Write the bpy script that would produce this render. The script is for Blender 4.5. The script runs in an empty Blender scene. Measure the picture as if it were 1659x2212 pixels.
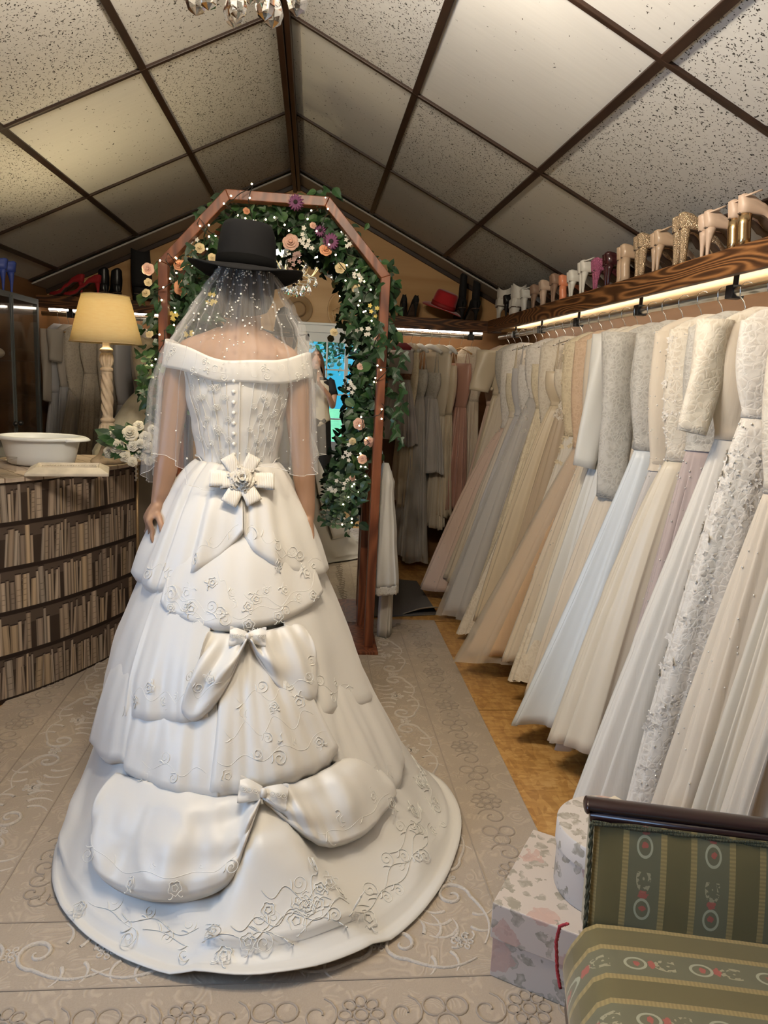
import bpy, bmesh, math, random
from mathutils import Vector, Matrix, Euler
R = math.radians
SC = bpy.context.scene
COL = SC.collection
rnd = random.Random(7)

# ------------------------------------------------------------ camera, light, exposure
F_PX = 1600.0
cam_d = bpy.data.cameras.new('camera'); cam = bpy.data.objects.new('camera', cam_d); COL.objects.link(cam)
cam_d.sensor_fit = 'HORIZONTAL'; cam_d.sensor_width = 36.0; cam_d.lens = 36.0*F_PX/1659.0
cam_d.clip_start = .01; cam_d.clip_end = 200
_M = ((0.9943089358888205, -0.09450514853625502, 0.04917841916716708),
      (0.03128148157998028, -0.1822817751702524, -0.9827486063846353),
      (0.10183913256603556, 0.9786940948738384, -0.17828813683830877))
_x, _up, _bk = Vector(_M[0]), -Vector(_M[1]), -Vector(_M[2])
cam.matrix_world = Matrix(((_x.x,_up.x,_bk.x,0),(_x.y,_up.y,_bk.y,0),(_x.z,_up.z,_bk.z,1.45),(0,0,0,1)))
SC.camera = cam
SC.view_settings.view_transform = 'Standard'; SC.view_settings.look = 'None'
SC.view_settings.gamma = 1; SC.view_settings.use_curve_mapping = False
SC.view_settings.exposure = 0.0
SC.cycles.use_denoising = True
SC.cycles.max_bounces = 8; SC.cycles.diffuse_bounces = 3; SC.cycles.glossy_bounces = 4
SC.cycles.transmission_bounces = 6; SC.cycles.transparent_max_bounces = 24
SC.cycles.caustics_reflective = False; SC.cycles.caustics_refractive = False
SC.cycles.sample_clamp_indirect = 4.0
SC.cycles.use_adaptive_sampling = True; SC.cycles.adaptive_threshold = .02

def light(name, kind, loc, energy, color, size=.1, size_y=None, rot=None, spread=None):
    d = bpy.data.lights.new(name, kind); d.energy = energy; d.color = color
    if kind == 'AREA':
        d.size = size
        if size_y: d.shape = 'RECTANGLE'; d.size_y = size_y
        if spread: d.spread = spread
    elif kind == 'SUN': d.angle = size
    else: d.shadow_soft_size = size
    o = bpy.data.objects.new(name, d); COL.objects.link(o); o.location = loc
    if rot: o.rotation_euler = rot
    return o

wd = bpy.data.worlds.new('sky'); SC.world = wd; wd.use_nodes = True
# daylight sky: deep cyan away from the sun (door side), bright haze on the sunny left side
_n = wd.node_tree.nodes; _l = wd.node_tree.links
_tc = _n.new('ShaderNodeTexCoord'); _sx = _n.new('ShaderNodeSeparateXYZ'); _l.new(_tc.outputs['Generated'], _sx.inputs[0])
_mr = _n.new('ShaderNodeMapRange'); _mr.inputs[1].default_value = -.15; _mr.inputs[2].default_value = -.8; _l.new(_sx.outputs[0], _mr.inputs[0])
_cm = _n.new('ShaderNodeMix'); _cm.data_type = 'RGBA'; _cm.inputs[6].default_value = (.05,.40,.62,1); _cm.inputs[7].default_value = (4.6,7.0,11.0,1)
_l.new(_mr.outputs[0], _cm.inputs[0]); _l.new(_cm.outputs[2], _n['Background'].inputs[0]); _n['Background'].inputs[1].default_value = 1.6

WARM = (1.0, .86, .68); LED = (1.0, .93, .80)
for _nm, _p, _s, _r in (('door_portal',(.42,-1.98,1.22),(1.1,1.42),(R(90),0,0)), ('window_portal',(-2.06,.70,1.40),(1.3,.9),(R(90),0,R(-90)))):
    _o = light(_nm, 'AREA', _p, 0, (1,1,1), _s[0], _s[1], _r); _o.data.cycles.is_portal = True
# chandelier candles
CH = (-.16, 1.55)
for _i in range(3):
    _a = 2*math.pi*_i/3 + .4
    light('chandelier_glow', 'POINT', (CH[0]+.2*math.cos(_a), CH[1]+.2*math.sin(_a), 2.47), 50, WARM, .05)
# table lamp bulb
light('table_lamp_bulb', 'POINT', (-.985,3.74,1.67), 44, (1.0,.80,.46), .035)
# ------------------------------------------------------------ object helpers
def tag(o, label=None, cat=None, group=None, kind=None):
    if label: o['label'] = label
    if cat: o['category'] = cat
    if group: o['group'] = group
    if kind: o['kind'] = kind
    return o
def thing(name, label, cat, loc=(0,0,0), rz=0, group=None):
    o = bpy.data.objects.new(name, None); COL.objects.link(o); o.location = loc; o.rotation_euler = (0,0,rz)
    o.empty_display_size = .05
    return tag(o, label, cat, group)
def copy_tree(o, parent=None, label=None):
    c = o.copy(); COL.objects.link(c)
    if parent: c.parent = parent
    if label: c['label'] = label
    for ch in list(o.children): copy_tree(ch, c)
    return c

class MB:
    def __init__(s): s.v=[]; s.f=[]; s.m=[]; s.c=None
    def add(s, vs, fs, m=0):
        b=len(s.v); s.v += [tuple(p) for p in vs]; s.f += [tuple(i+b for i in f) for f in fs]; s.m += [m]*len(fs); return s
    def box(s, c, d, rot=None, m=0, taper=1):
        hx,hy,hz = d[0]/2,d[1]/2,d[2]/2
        vs=[Vector((x*hx*(taper if z>0 else 1),y*hy*(taper if z>0 else 1),z*hz)) for z in (-1,1) for y in (-1,1) for x in (-1,1)]
        if rot is not None:
            q = rot if isinstance(rot, Matrix) else Euler(rot).to_matrix()
            vs=[q@v for v in vs]
        vs=[v+Vector(c) for v in vs]
        return s.add(vs,[(0,2,3,1),(4,5,7,6),(0,1,5,4),(2,6,7,3),(0,4,6,2),(1,3,7,5)],m)
    def bar(s, a, b, w, h, m=0, up=(0,0,1)):
        a,b=Vector(a),Vector(b); y=(b-a); L=y.length; y.normalize(); u=Vector(up)
        x=y.cross(u)
        if x.length<1e-4: x=y.cross(Vector((1,0,0)))
        x.normalize(); z=x.cross(y)
        return s.box((a+b)/2,(w,L,h),Matrix((x,y,z)).transposed(),m)
    def prism(s, pts, y0, y1, m=0):
        """polygon of (x,z) extruded along y"""
        n=len(pts); vs=[(x,y0,z) for x,z in pts]+[(x,y1,z) for x,z in pts]
        return s.add(vs,[tuple(range(n)),tuple(range(2*n-1,n-1,-1))]+[(i,i+n,(i+1)%n+n,(i+1)%n) for i in range(n)],m)
    def slab(s, pts, z0, z1, m=0):
        n=len(pts); vs=[(x,y,z0) for x,y in pts]+[(x,y,z1) for x,y in pts]
        return s.add(vs,[tuple(range(n-1,-1,-1)),tuple(range(n,2*n))]+[(i,(i+1)%n,(i+1)%n+n,i+n) for i in range(n)],m)
    def tube(s, pts, r, seg=8, m=0, caps=True, flat=1.0, up=(0,0,1), closed=False):
        P=[Vector(p) for p in pts]; n=len(P)
        if n<2: return s
        rr=r if isinstance(r,(list,tuple)) else [r]*n
        vs=[]; prev=None
        for i in range(n):
            if closed: t=P[(i+1)%n]-P[i-1]
            else: t=P[min(i+1,n-1)]-P[max(i-1,0)]
            if t.length<1e-9: t=Vector((0,0,1))
            t.normalize()
            if prev is None:
                x=t.cross(Vector(up))
                if x.length<1e-3: x=t.cross(Vector((1,.1,0)))
            else:
                x=prev-t*prev.dot(t)
                if x.length<1e-4: x=t.cross(Vector(up))
            x.normalize(); prev=x; y=t.cross(x)
            for k in range(seg):
                a=2*math.pi*k/seg; vs.append(P[i]+x*(math.cos(a)*rr[i])+y*(math.sin(a)*rr[i]*flat))
        fs=[]; N=n if closed else n-1
        for i in range(N):
            j=(i+1)%n
            for k in range(seg):
                k2=(k+1)%seg; fs.append((i*seg+k,i*seg+k2,j*seg+k2,j*seg+k))
        if caps and not closed: fs += [tuple(range(seg-1,-1,-1)),tuple(range((n-1)*seg,n*seg))]
        return s.add(vs,fs,m)
    def lathe(s, prof, c=(0,0,0), seg=24, m=0, mat=None, flute=None):
        """prof of (r,z); flute=(z0,z1,n,depth,twist)"""
        vs=[]; n=len(prof)
        for r,z in prof:
            for k in range(seg):
                a=2*math.pi*k/seg; q=r
                if flute:
                    for (z0,z1,nn,dp,tw) in flute:
                        if z0<=z<=z1:
                            e=min(1,(z-z0)/.012,(z1-z)/.012); q=r*(1-dp*e*(.5+.5*math.cos(nn*(a+tw*(z-z0)))))
                v=Vector((q*math.cos(a),q*math.sin(a),z))
                if mat is not None: v=mat@v
                vs.append(v+Vector(c))
        fs=[(i*seg+k,i*seg+(k+1)%seg,(i+1)*seg+(k+1)%seg,(i+1)*seg+k) for i in range(n-1) for k in range(seg)]
        if prof[0][0]>1e-5: fs.append(tuple(range(seg-1,-1,-1)))
        if prof[-1][0]>1e-5: fs.append(tuple(range((n-1)*seg,n*seg)))
        return s.add(vs,fs,m)
    def open_lathe(s, prof, c=(0,0,0), seg=24, m=0, mat=None):
        vs=[]; n=len(prof)
        for r,z in prof:
            for k in range(seg):
                a=2*math.pi*k/seg; v=Vector((r*math.cos(a),r*math.sin(a),z))
                if mat is not None: v=mat@v
                vs.append(v+Vector(c))
        return s.add(vs,[(i*seg+k,i*seg+(k+1)%seg,(i+1)*seg+(k+1)%seg,(i+1)*seg+k) for i in range(n-1) for k in range(seg)],m)
    def grid(s, fn, nu, nv, close=False, m=0):
        vs=[fn(u/(nu if close else nu-1), v/(nv-1)) for v in range(nv) for u in range(nu)]
        fs=[]
        for v in range(nv-1):
            for u in range(nu if close else nu-1):
                u2=(u+1)%nu; fs.append((v*nu+u,v*nu+u2,(v+1)*nu+u2,(v+1)*nu+u))
        return s.add(vs,fs,m)
    def ball(s, c, r, seg=10, rings=6, m=0, sc=(1,1,1), rot=None):
        vs=[]; c=Vector(c)
        for i in range(rings+1):
            p=math.pi*i/rings
            for k in range(seg):
                a=2*math.pi*k/seg; v=Vector((r*math.sin(p)*math.cos(a)*sc[0],r*math.sin(p)*math.sin(a)*sc[1],-r*math.cos(p)*sc[2]))
                if rot is not None: v=rot@v
                vs.append(v+c)
        return s.add(vs,[(i*seg+k,i*seg+(k+1)%seg,(i+1)*seg+(k+1)%seg,(i+1)*seg+k) for i in range(rings) for k in range(seg)],m)
    def build(s, name, mats, parent=None, smooth=True, bevel=0, solid=0, subd=0, off=-1, angle=None, local=False, label=None):
        me=bpy.data.meshes.new(name)
        vs=s.v
        if parent is not None and not local:
            L=parent
            T=Vector((0,0,0)); q=L
            while q is not None: T+=q.location; q=q.parent
            vs=[(x-T.x,y-T.y,z-T.z) for x,y,z in vs]
        me.from_pydata(vs,[],s.f)
        if not isinstance(mats,(list,tuple)): mats=[mats]
        for q in mats: me.materials.append(q)
        if len(mats)>1: me.polygons.foreach_set('material_index', s.m)
        if s.c is not None:
            a=me.color_attributes.new('paint','FLOAT_COLOR','CORNER')
            i=0
            for p in me.polygons:
                for _ in p.loop_indices: a.data[i].color=(*s.c[p.index],1); i+=1
        bm=bmesh.new(); bm.from_mesh(me); bmesh.ops.remove_doubles(bm,verts=bm.verts,dist=1e-6)
        bm.to_mesh(me); bm.free()
        if smooth:
            me.polygons.foreach_set('use_smooth',[True]*len(me.polygons))
            if angle: me.set_sharp_from_angle(angle=R(angle))
        me.update()
        o=bpy.data.objects.new(name,me); COL.objects.link(o)
        if parent is not None: o.parent=parent
        if bevel:
            b=o.modifiers.new('bevel','BEVEL'); b.width=bevel; b.segments=2; b.limit_method='ANGLE'; b.angle_limit=R(40)
        if solid:
            b=o.modifiers.new('solid','SOLIDIFY'); b.thickness=solid; b.offset=off
        if subd:
            b=o.modifiers.new('sub','SUBSURF'); b.levels=subd; b.render_levels=subd
        if label: o['label']=label
        return o

# ------------------------------------------------------------ materials
def mat(name, col, rough=.6, metal=0, spec=.5, sheen=0, sss=0, emit=None, es=1, trans=0, ior=1.45, alpha=1,
        var=None, bump=None, aniso=0, coat=0, sscol=None):
    """var=(scale,amount,(sx,sy,sz))  bump=(kind,scale,strength,(sx,sy,sz))"""
    m=bpy.data.materials.new(name); m.use_nodes=True; n=m.node_tree.nodes; l=m.node_tree.links; b=n['Principled BSDF']
    b.inputs['Base Color'].default_value=(*col,1); b.inputs['Roughness'].default_value=rough; b.inputs['Metallic'].default_value=metal
    b.inputs['Specular IOR Level'].default_value=spec; b.inputs['Sheen Weight'].default_value=sheen; b.inputs['IOR'].default_value=ior
    b.inputs['Transmission Weight'].default_value=trans; b.inputs['Alpha'].default_value=alpha; b.inputs['Coat Weight'].default_value=coat
    b.inputs['Anisotropic'].default_value=aniso
    if sheen: b.inputs['Sheen Roughness'].default_value=.4
    if sss: b.inputs['Subsurface Weight'].default_value=sss; b.inputs['Subsurface Radius'].default_value=sscol or (.02,.012,.008); b.inputs['Subsurface Scale'].default_value=1
    if emit: b.inputs['Emission Color'].default_value=(*emit,1); b.inputs['Emission Strength'].default_value=es
    if var or bump: tc=n.new('ShaderNodeTexCoord')
    def mapped(sc):
        mp=n.new('ShaderNodeMapping'); mp.inputs['Scale'].default_value=sc; l.new(tc.outputs['Object'],mp.inputs[0]); return mp.outputs[0]
    if var:
        t=n.new('ShaderNodeTexNoise'); t.inputs['Scale'].default_value=var[0]; t.inputs['Detail'].default_value=4
        l.new(mapped(var[2] if len(var)>2 else (1,1,1)),t.inputs['Vector'])
        mx=n.new('ShaderNodeMix'); mx.data_type='RGBA'; mx.blend_type='MULTIPLY'; mx.inputs[0].default_value=1
        mx.inputs[6].default_value=(*col,1)
        rp=n.new('ShaderNodeMapRange'); rp.inputs[1].default_value=.25; rp.inputs[2].default_value=.75; rp.inputs[3].default_value=1-var[1]; rp.inputs[4].default_value=1+var[1]*.4
        l.new(t.outputs[0],rp.inputs[0]); l.new(rp.outputs[0],mx.inputs[7]); l.new(mx.outputs[2],b.inputs['Base Color'])
    if bump:
        k,sc,st=bump[:3]; v=mapped(bump[3] if len(bump)>3 else (1,1,1))
        if k=='noise': t=n.new('ShaderNodeTexNoise'); t.inputs['Scale'].default_value=sc; t.inputs['Detail'].default_value=5; out=t.outputs[0]
        elif k=='voronoi': t=n.new('ShaderNodeTexVoronoi'); t.inputs['Scale'].default_value=sc; t.feature='F1'; out=t.outputs[0]
        elif k=='wave': t=n.new('ShaderNodeTexWave'); t.inputs['Scale'].default_value=sc; t.inputs['Distortion'].default_value=1; out=t.outputs[1]
        l.new(v,t.inputs['Vector'])
        bp=n.new('ShaderNodeBump'); bp.inputs['Strength'].default_value=st; bp.inputs['Distance'].default_value=.01
        l.new(out,bp.inputs['Height']); l.new(bp.outputs[0],b.inputs['Normal'])
    return m
def ramp_mat(name, build, rough=.6, spec=.4, bumpk=0.0, stops=None, sheen=0):
    """build(nodes, links, texcoord) returns a 0..1 socket; stops colour it"""
    m=bpy.data.materials.new(name); m.use_nodes=True; n=m.node_tree.nodes; l=m.node_tree.links; b=n['Principled BSDF']
    tc=n.new('ShaderNodeTexCoord'); s=build(n,l,tc.outputs['Object'])
    r=n.new('ShaderNodeValToRGB'); e=r.color_ramp.elements
    while len(e)<len(stops): e.new(.5)
    for k,(p,c) in enumerate(stops): e[k].position=p; e[k].color=(*c,1)
    l.new(s,r.inputs[0]); l.new(r.outputs[0],b.inputs['Base Color']); b.inputs['Roughness'].default_value=rough; b.inputs['Specular IOR Level'].default_value=spec
    b.inputs['Sheen Weight'].default_value=sheen
    if bumpk:
        bp=n.new('ShaderNodeBump'); bp.inputs['Strength'].default_value=bumpk; bp.inputs['Distance'].default_value=.01; l.new(s,bp.inputs['Height']); l.new(bp.outputs[0],b.inputs['Normal'])
    return m
def nd(n,l,kind,ins=None,**props):
    x=n.new(kind)
    for k,v in props.items(): setattr(x,k,v)
    for k,v in (ins or {}).items():
        if isinstance(v,bpy.types.NodeSocket): l.new(v,x.inputs[k])
        else: x.inputs[k].default_value=v
    return x
def mth(n,l,op,a,b=None,c=None):
    x=n.new('ShaderNodeMath'); x.operation=op
    for i,v in enumerate((a,b,c)):
        if v is None: continue
        if isinstance(v,bpy.types.NodeSocket): l.new(v,x.inputs[i])
        else: x.inputs[i].default_value=v
    return x.outputs[0]
def wood_fn(scale, stretch, dist=6.0, ring=1.0, bands='Y'):
    def fn(n,l,co):
        mp=nd(n,l,'ShaderNodeMapping',{0:co,'Scale':stretch})
        nz=nd(n,l,'ShaderNodeTexNoise',{'Vector':mp.outputs[0],'Scale':scale*.35,'Detail':1.0})
        v=mth(n,l,'MULTIPLY',nz.outputs[0],dist*ring)
        fr=mth(n,l,'SINE',mth(n,l,'MULTIPLY',v,6.283))
        fine=nd(n,l,'ShaderNodeTexNoise',{'Vector':mp.outputs[0],'Scale':scale*6,'Detail':3.0})
        a=mth(n,l,'MULTIPLY_ADD',fr,.38,.5)
        return mth(n,l,'ADD',a,mth(n,l,'MULTIPLY_ADD',fine.outputs[0],.4,-.2))
    return fn

BURNT = ramp_mat('burnt_pine', wood_fn(5.5,(2.5,.5,5.0),22,1), .45,.4,.12,[(0,(.035,.014,.006)),(.45,(.11,.045,.016)),(.8,(.26,.115,.04)),(1,(.36,.17,.06))])
BURNT_E = ramp_mat('burnt_pine_end', wood_fn(5.5,(.5,2.5,5.0),22,1), .5,.3,.12,[(0,(.025,.010,.005)),(.5,(.07,.028,.011)),(.85,(.18,.075,.027)),(1,(.25,.11,.04))])
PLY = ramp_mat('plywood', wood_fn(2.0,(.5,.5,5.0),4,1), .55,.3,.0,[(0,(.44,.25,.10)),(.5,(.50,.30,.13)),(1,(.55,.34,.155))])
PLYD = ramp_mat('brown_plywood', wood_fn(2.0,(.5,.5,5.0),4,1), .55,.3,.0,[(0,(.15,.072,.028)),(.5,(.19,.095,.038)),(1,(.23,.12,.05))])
PINE = mat('pale_pine',(.72,.50,.27),.5,var=(6,.25,(6,.6,6)))
BATTEN = mat('batten_dark_brown',(.030,.014,.008),.45,var=(8,.5,(1,1,6)))
RIDGE = mat('ridge_dark_brown',(.042,.018,.009),.4,var=(8,.5,(6,.5,6)))
REDWOOD = ramp_mat('stained_red_wood', wood_fn(6,(4,4,.5),9,1), .38,.45,.03,[(0,(.085,.024,.010)),(.5,(.165,.048,.019)),(1,(.25,.085,.036))])
WHITEPAINT = mat('cream_paint',(.78,.74,.64),.5)
METAL_RAIL = mat('galvanised_steel',(.62,.64,.63),.28,metal=1)
HOOK = mat('hanger_steel',(.70,.69,.66),.25,metal=1)
BLACKMETAL = mat('dark_bracket_metal',(.03,.03,.032),.4,metal=.6)
# ---- the gown's cone: angle phi (0 = centre back), t from waist 0 to hem 1
def _lerp_tab(tab, x):
    if x <= tab[0][0]: return tab[0][1]
    for (a, va), (b, vb) in zip(tab, tab[1:]):
        if x <= b: 
            k = (x-a)/(b-a); return va+(vb-va)*k
    return tab[-1][1]
G_R0 = [(0,.118),(.07,.160),(.2,.232),(.33,.300),(.5,.352),(.64,.385),(.78,.43),(.9,.45),(1,.46)]
G_Z = [(0,1.175),(.07,1.10),(.2,.92),(.33,.74),(.5,.54),(.64,.36),(.78,.17),(.9,.062),(1,.026)]
G_S = [(0,0),(.2,.0),(.33,.03),(.5,.13),(.64,.28),(.78,.5),(.9,.76),(1,1)]
G_CX = [(0,-.232),(.5,-.24),(.8,-.2),(1,-.17)]
G_RF = [(-180,.42),(-110,.44),(-90,.48),(-74,.56),(-56,.645),(-47,.70),(-36,.765),(-27,.80),(-14,.85),(-3,.89),(6,.915),(15,.91),(23,.89),(33,.855),(45,.81),(56,.77),(67,.75),(78,.71),(92,.65),(103,.56),(125,.44),(180,.42)]
def _smooth_tab(tab, x, h):
    return (_lerp_tab(tab,x-h)+2*_lerp_tab(tab,x)+_lerp_tab(tab,x+h)+_lerp_tab(tab,x-h/2)+_lerp_tab(tab,x+h/2))/6
def gown_base(phi, t, off=0.0, lift=0.0):
    """phi in degrees"""
    h = max(.0005, min(.05, (1-t)*.5))
    rf = _smooth_tab(G_RF,phi,8)*1.018; r = _smooth_tab(G_R0,t,h) + (rf-.46)*_smooth_tab(G_S,t,h)
    z = _smooth_tab(G_Z,t,h) if t < .97 else _lerp_tab(G_Z,t)
    cx = _lerp_tab(G_CX,t); cy = 2.42 + .03*t
    # slope normal
    dr = (_smooth_tab(G_R0,t+.02,h)-_smooth_tab(G_R0,t-.02,h))+(_smooth_tab(G_RF,phi,8)-.46)*(_smooth_tab(G_S,t+.02,h)-_smooth_tab(G_S,t-.02,h))
    dz = _smooth_tab(G_Z,t+.02,h)-_smooth_tab(G_Z,t-.02,h)
    l = math.hypot(dr,dz) or 1
    nr, nz = -dz/l, dr/l
    r += off*nr; z += off*nz + lift
    a = math.radians(phi)
    return (cx + r*math.sin(a), cy - r*math.cos(a)*(0.86 + .14*min(1,t*1.6)), z)
# ------------------------------------------------------------ the room
XR, XL, YB, YF = 1.66, -1.98, 5.92, -1.90
RX, RZ, SL = -.16, 2.87, .48
def ceil_z(x): return RZ - SL*abs(x-RX)
def struct(o, label=None): o['kind']='structure'; return o

# floor: chipboard
def osb(n,l,co):
    v=nd(n,l,'ShaderNodeTexVoronoi',{'Vector':nd(n,l,'ShaderNodeMapping',{0:co,'Scale':(9,3.2,1),'Rotation':(0,0,.5)}).outputs[0],'Scale':6.0})
    v2=nd(n,l,'ShaderNodeTexVoronoi',{'Vector':nd(n,l,'ShaderNodeMapping',{0:co,'Scale':(3.2,10,1),'Rotation':(0,0,-.25)}).outputs[0],'Scale':7.0})
    a=nd(n,l,'ShaderNodeSeparateColor',{0:v.outputs['Color']}).outputs[0]; b=nd(n,l,'ShaderNodeSeparateColor',{0:v2.outputs['Color']}).outputs[1]
    nz=nd(n,l,'ShaderNodeTexNoise',{'Vector':co,'Scale':40.0,'Detail':4.0}).outputs[0]
    return mth(n,l,'MULTIPLY_ADD',mth(n,l,'ADD',mth(n,l,'ADD',a,b),nz),.33,0.0)
OSB=ramp_mat('osb_board',osb,.42,.5,.08,[(0,(.28,.13,.035)),(.4,(.45,.235,.068)),(.62,(.56,.315,.10)),(1,(.68,.43,.17))])
b=MB(); b.slab([(XL,YF),(XR,YF),(XR,YB),(XL,YB)],-.06,0); struct(b.build('floor',OSB,smooth=False))
b=MB()
for y in (.62,1.84,3.06,4.28,5.5): b.box(((XL+XR)/2,y,.0004),(XR-XL,.004,.0012))
struct(b.build('trim_1',mat('board_joint',(.16,.075,.022),.7),smooth=False))
# gable walls of plywood
g=[(XL,0),(XR,0),(XR,ceil_z(XR)+.05),(RX,RZ+.05),(XL,ceil_z(XL)+.05)]
b=MB(); b.prism(g,YB,YB+.06); struct(b.build('wall_back',PLY,smooth=False))
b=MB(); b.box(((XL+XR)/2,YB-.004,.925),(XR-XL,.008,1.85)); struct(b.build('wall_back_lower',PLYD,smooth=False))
# front gable with the glazed door opening x -.12..1.02, z 0..2.0
DX0,DX1,DZ=-.16,1.06,2.02
b=MB(); b.prism([(XL,0),(DX0,0),(DX0,DZ),(RX,DZ),(RX,RZ+.05),(XL,ceil_z(XL)+.05)],YF-.06,YF)
b.prism([(RX,DZ),(DX1,DZ),(DX1,0),(XR,0),(XR,ceil_z(XR)+.05),(RX,RZ+.05)],YF-.06,YF)
struct(b.build('wall_front',PLY,smooth=False))
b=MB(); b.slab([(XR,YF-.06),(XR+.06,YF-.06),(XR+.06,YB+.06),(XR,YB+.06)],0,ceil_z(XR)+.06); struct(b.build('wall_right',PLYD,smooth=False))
WY0,WY1,WZ0,WZ1=.05,1.35,.95,1.85
b=MB()
for (y0,y1,z0,z1) in ((YF-.06,WY0,0,2.1),(WY1,YB+.06,0,2.1),(WY0,WY1,0,WZ0),(WY0,WY1,WZ1,2.1)):
    b.box((XL-.03,(y0+y1)/2,(z0+z1)/2),(.06,y1-y0,z1-z0))
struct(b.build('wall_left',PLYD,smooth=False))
# ceiling tiles
def tile_mat(name, thr, keep, col=(.66,.65,.62)):
    m=bpy.data.materials.new(name); m.use_nodes=True; n=m.node_tree.nodes; l=m.node_tree.links; p=n['Principled BSDF']
    tc=n.new('ShaderNodeTexCoord'); co=tc.outputs['Object']
    wob=nd(n,l,'ShaderNodeTexNoise',{'Vector':co,'Scale':9.0,'Detail':3.0})
    mp=nd(n,l,'ShaderNodeMapping',{0:co,'Scale':(1.25,.9,.9),'Rotation':(0,0,.5)})
    add=nd(n,l,'ShaderNodeMix',{0:.035,6:mp.outputs[0],7:nd(n,l,'ShaderNodeTexNoise',{'Vector':co,'Scale':60.0}).outputs['Color']},data_type='RGBA')
    v=nd(n,l,'ShaderNodeTexVoronoi',{'Vector':add.outputs[2],'Scale':88.0,'Randomness':1.0})
    sp=nd(n,l,'ShaderNodeSeparateColor',{0:v.outputs['Color']})
    big=nd(n,l,'ShaderNodeTexNoise',{'Vector':co,'Scale':3.0,'Detail':2.0}).outputs[0]
    size=mth(n,l,'MULTIPLY_ADD',sp.outputs[1],.16,thr)
    dot=mth(n,l,'LESS_THAN',v.outputs['Distance'],size)
    kp=mth(n,l,'LESS_THAN',sp.outputs[0],mth(n,l,'MULTIPLY_ADD',big,keep*1.0,keep*.5))
    k=mth(n,l,'MULTIPLY',dot,kp)
    fib=nd(n,l,'ShaderNodeTexNoise',{'Vector':nd(n,l,'ShaderNodeMapping',{0:co,'Scale':(3,40,3)}).outputs[0],'Scale':2.0,'Detail':3.0}).outputs[0]
    base=nd(n,l,'ShaderNodeMix',{0:fib,6:(*[c*.93 for c in col],1),7:(*[min(1,c*1.04) for c in col],1)},data_type='RGBA')
    mx=nd(n,l,'ShaderNodeMix',{0:k,6:base.outputs[2],7:(.055,.050,.043,1)},data_type='RGBA'); l.new(mx.outputs[2],p.inputs['Base Color'])
    p.inputs['Roughness'].default_value=.9; p.inputs['Specular IOR Level'].default_value=.1
    bp=nd(n,l,'ShaderNodeBump',{'Height':k,'Strength':.5,'Distance':.004}); bp.invert=True; l.new(bp.outputs[0],p.inputs['Normal'])
    return m
TM=[tile_mat('tile_speckled',.19,1.0),tile_mat('tile_medium',.18,.6),tile_mat('tile_sparse',.18,.09),tile_mat('tile_faint',.12,.035)]
YT=[YF-.02,-1.26,-.13,1.00,2.14,3.28,4.42,5.56,YB]
TW=.545  # horizontal run of a tile
#       rows from the ridge outwards, columns from the front gable to the back one
PAT_R=[[0,2,0,0,0,2,0,2],[2,1,2,2,3,0,2,0],[0,3,0,0,0,2,0,0],[1,3,0,3,2,2,0,0]]
PAT_L=[[0,2,0,0,1,0,0,3],[2,0,1,3,0,2,2,3],[0,0,2,1,0,0,2,3],[1,2,0,2,0,2,3,3]]
for nm,sgn,pat in (('ceiling_right',1,PAT_R),('ceiling_left',-1,PAT_L)):
    b=MB()
    lim=(XR-RX+.03) if sgn>0 else (RX-XL+.03)
    for k in range(4):
        x0,x1=k*TW,min((k+1)*TW,lim)
        if x0>=lim: break
        for j in range(8):
            y0,y1=YT[j],YT[j+1]
            vs=[(RX+sgn*x0,y0,RZ-SL*x0),(RX+sgn*x1,y0,RZ-SL*x1),(RX+sgn*x1,y1,RZ-SL*x1),(RX+sgn*x0,y1,RZ-SL*x0)]
            vs+= [(x,y,z+.03) for x,y,z in vs]
            fs=[(0,1,2,3),(4,5,6,7),(0,1,5,4),(1,2,6,5),(2,3,7,6),(3,0,4,7)]
            b.add(vs,fs,pat[k][j])
    struct(b.build(nm,TM,smooth=False))
# battens
tr=2
def trim(b,m,bev=.003):
    global tr
    o=struct(b.build('trim_%d'%tr,m,smooth=False,bevel=bev)); tr+=1
for sgn in (1,-1):
    lim=(XR-RX) if sgn>0 else (RX-XL)
    for k in (1,2,3):
        x=RX+sgn*k*TW
        if k*TW<lim:
            b=MB(); b.bar((x,YF,RZ-SL*k*TW-.004),(x,YB,RZ-SL*k*TW-.004),.030,.014,up=(sgn*SL,0,1)); trim(b,BATTEN)
    for y in YT[1:-1]:
        b=MB(); b.bar((RX,y,RZ-.005),(RX+sgn*lim,y,RZ-SL*lim-.005),.022,.014,up=(sgn*SL,0,1)); trim(b,BATTEN)
    b=MB(); b.bar((RX,YB-.16,RZ-.02),(RX+sgn*lim,YB-.16,RZ-SL*lim-.02),.30,.012,up=(sgn*SL,0,1)); trim(b,mat('grey_board',(.42,.40,.37),.7))
    b=MB(); b.bar((RX,YB-.012,RZ-.045),(RX+sgn*lim,YB-.012,RZ-SL*lim-.045),.02,.03,up=(sgn*SL,0,1)); trim(b,BATTEN)
b=MB(); b.box((RX-.012,(YF+YB)/2,RZ-.05),(.028,YB-YF,.09)); b.box((RX+.017,(YF+YB)/2,RZ-.045),(.026,YB-YF,.075)); trim(b,RIDGE,.004)

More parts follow.
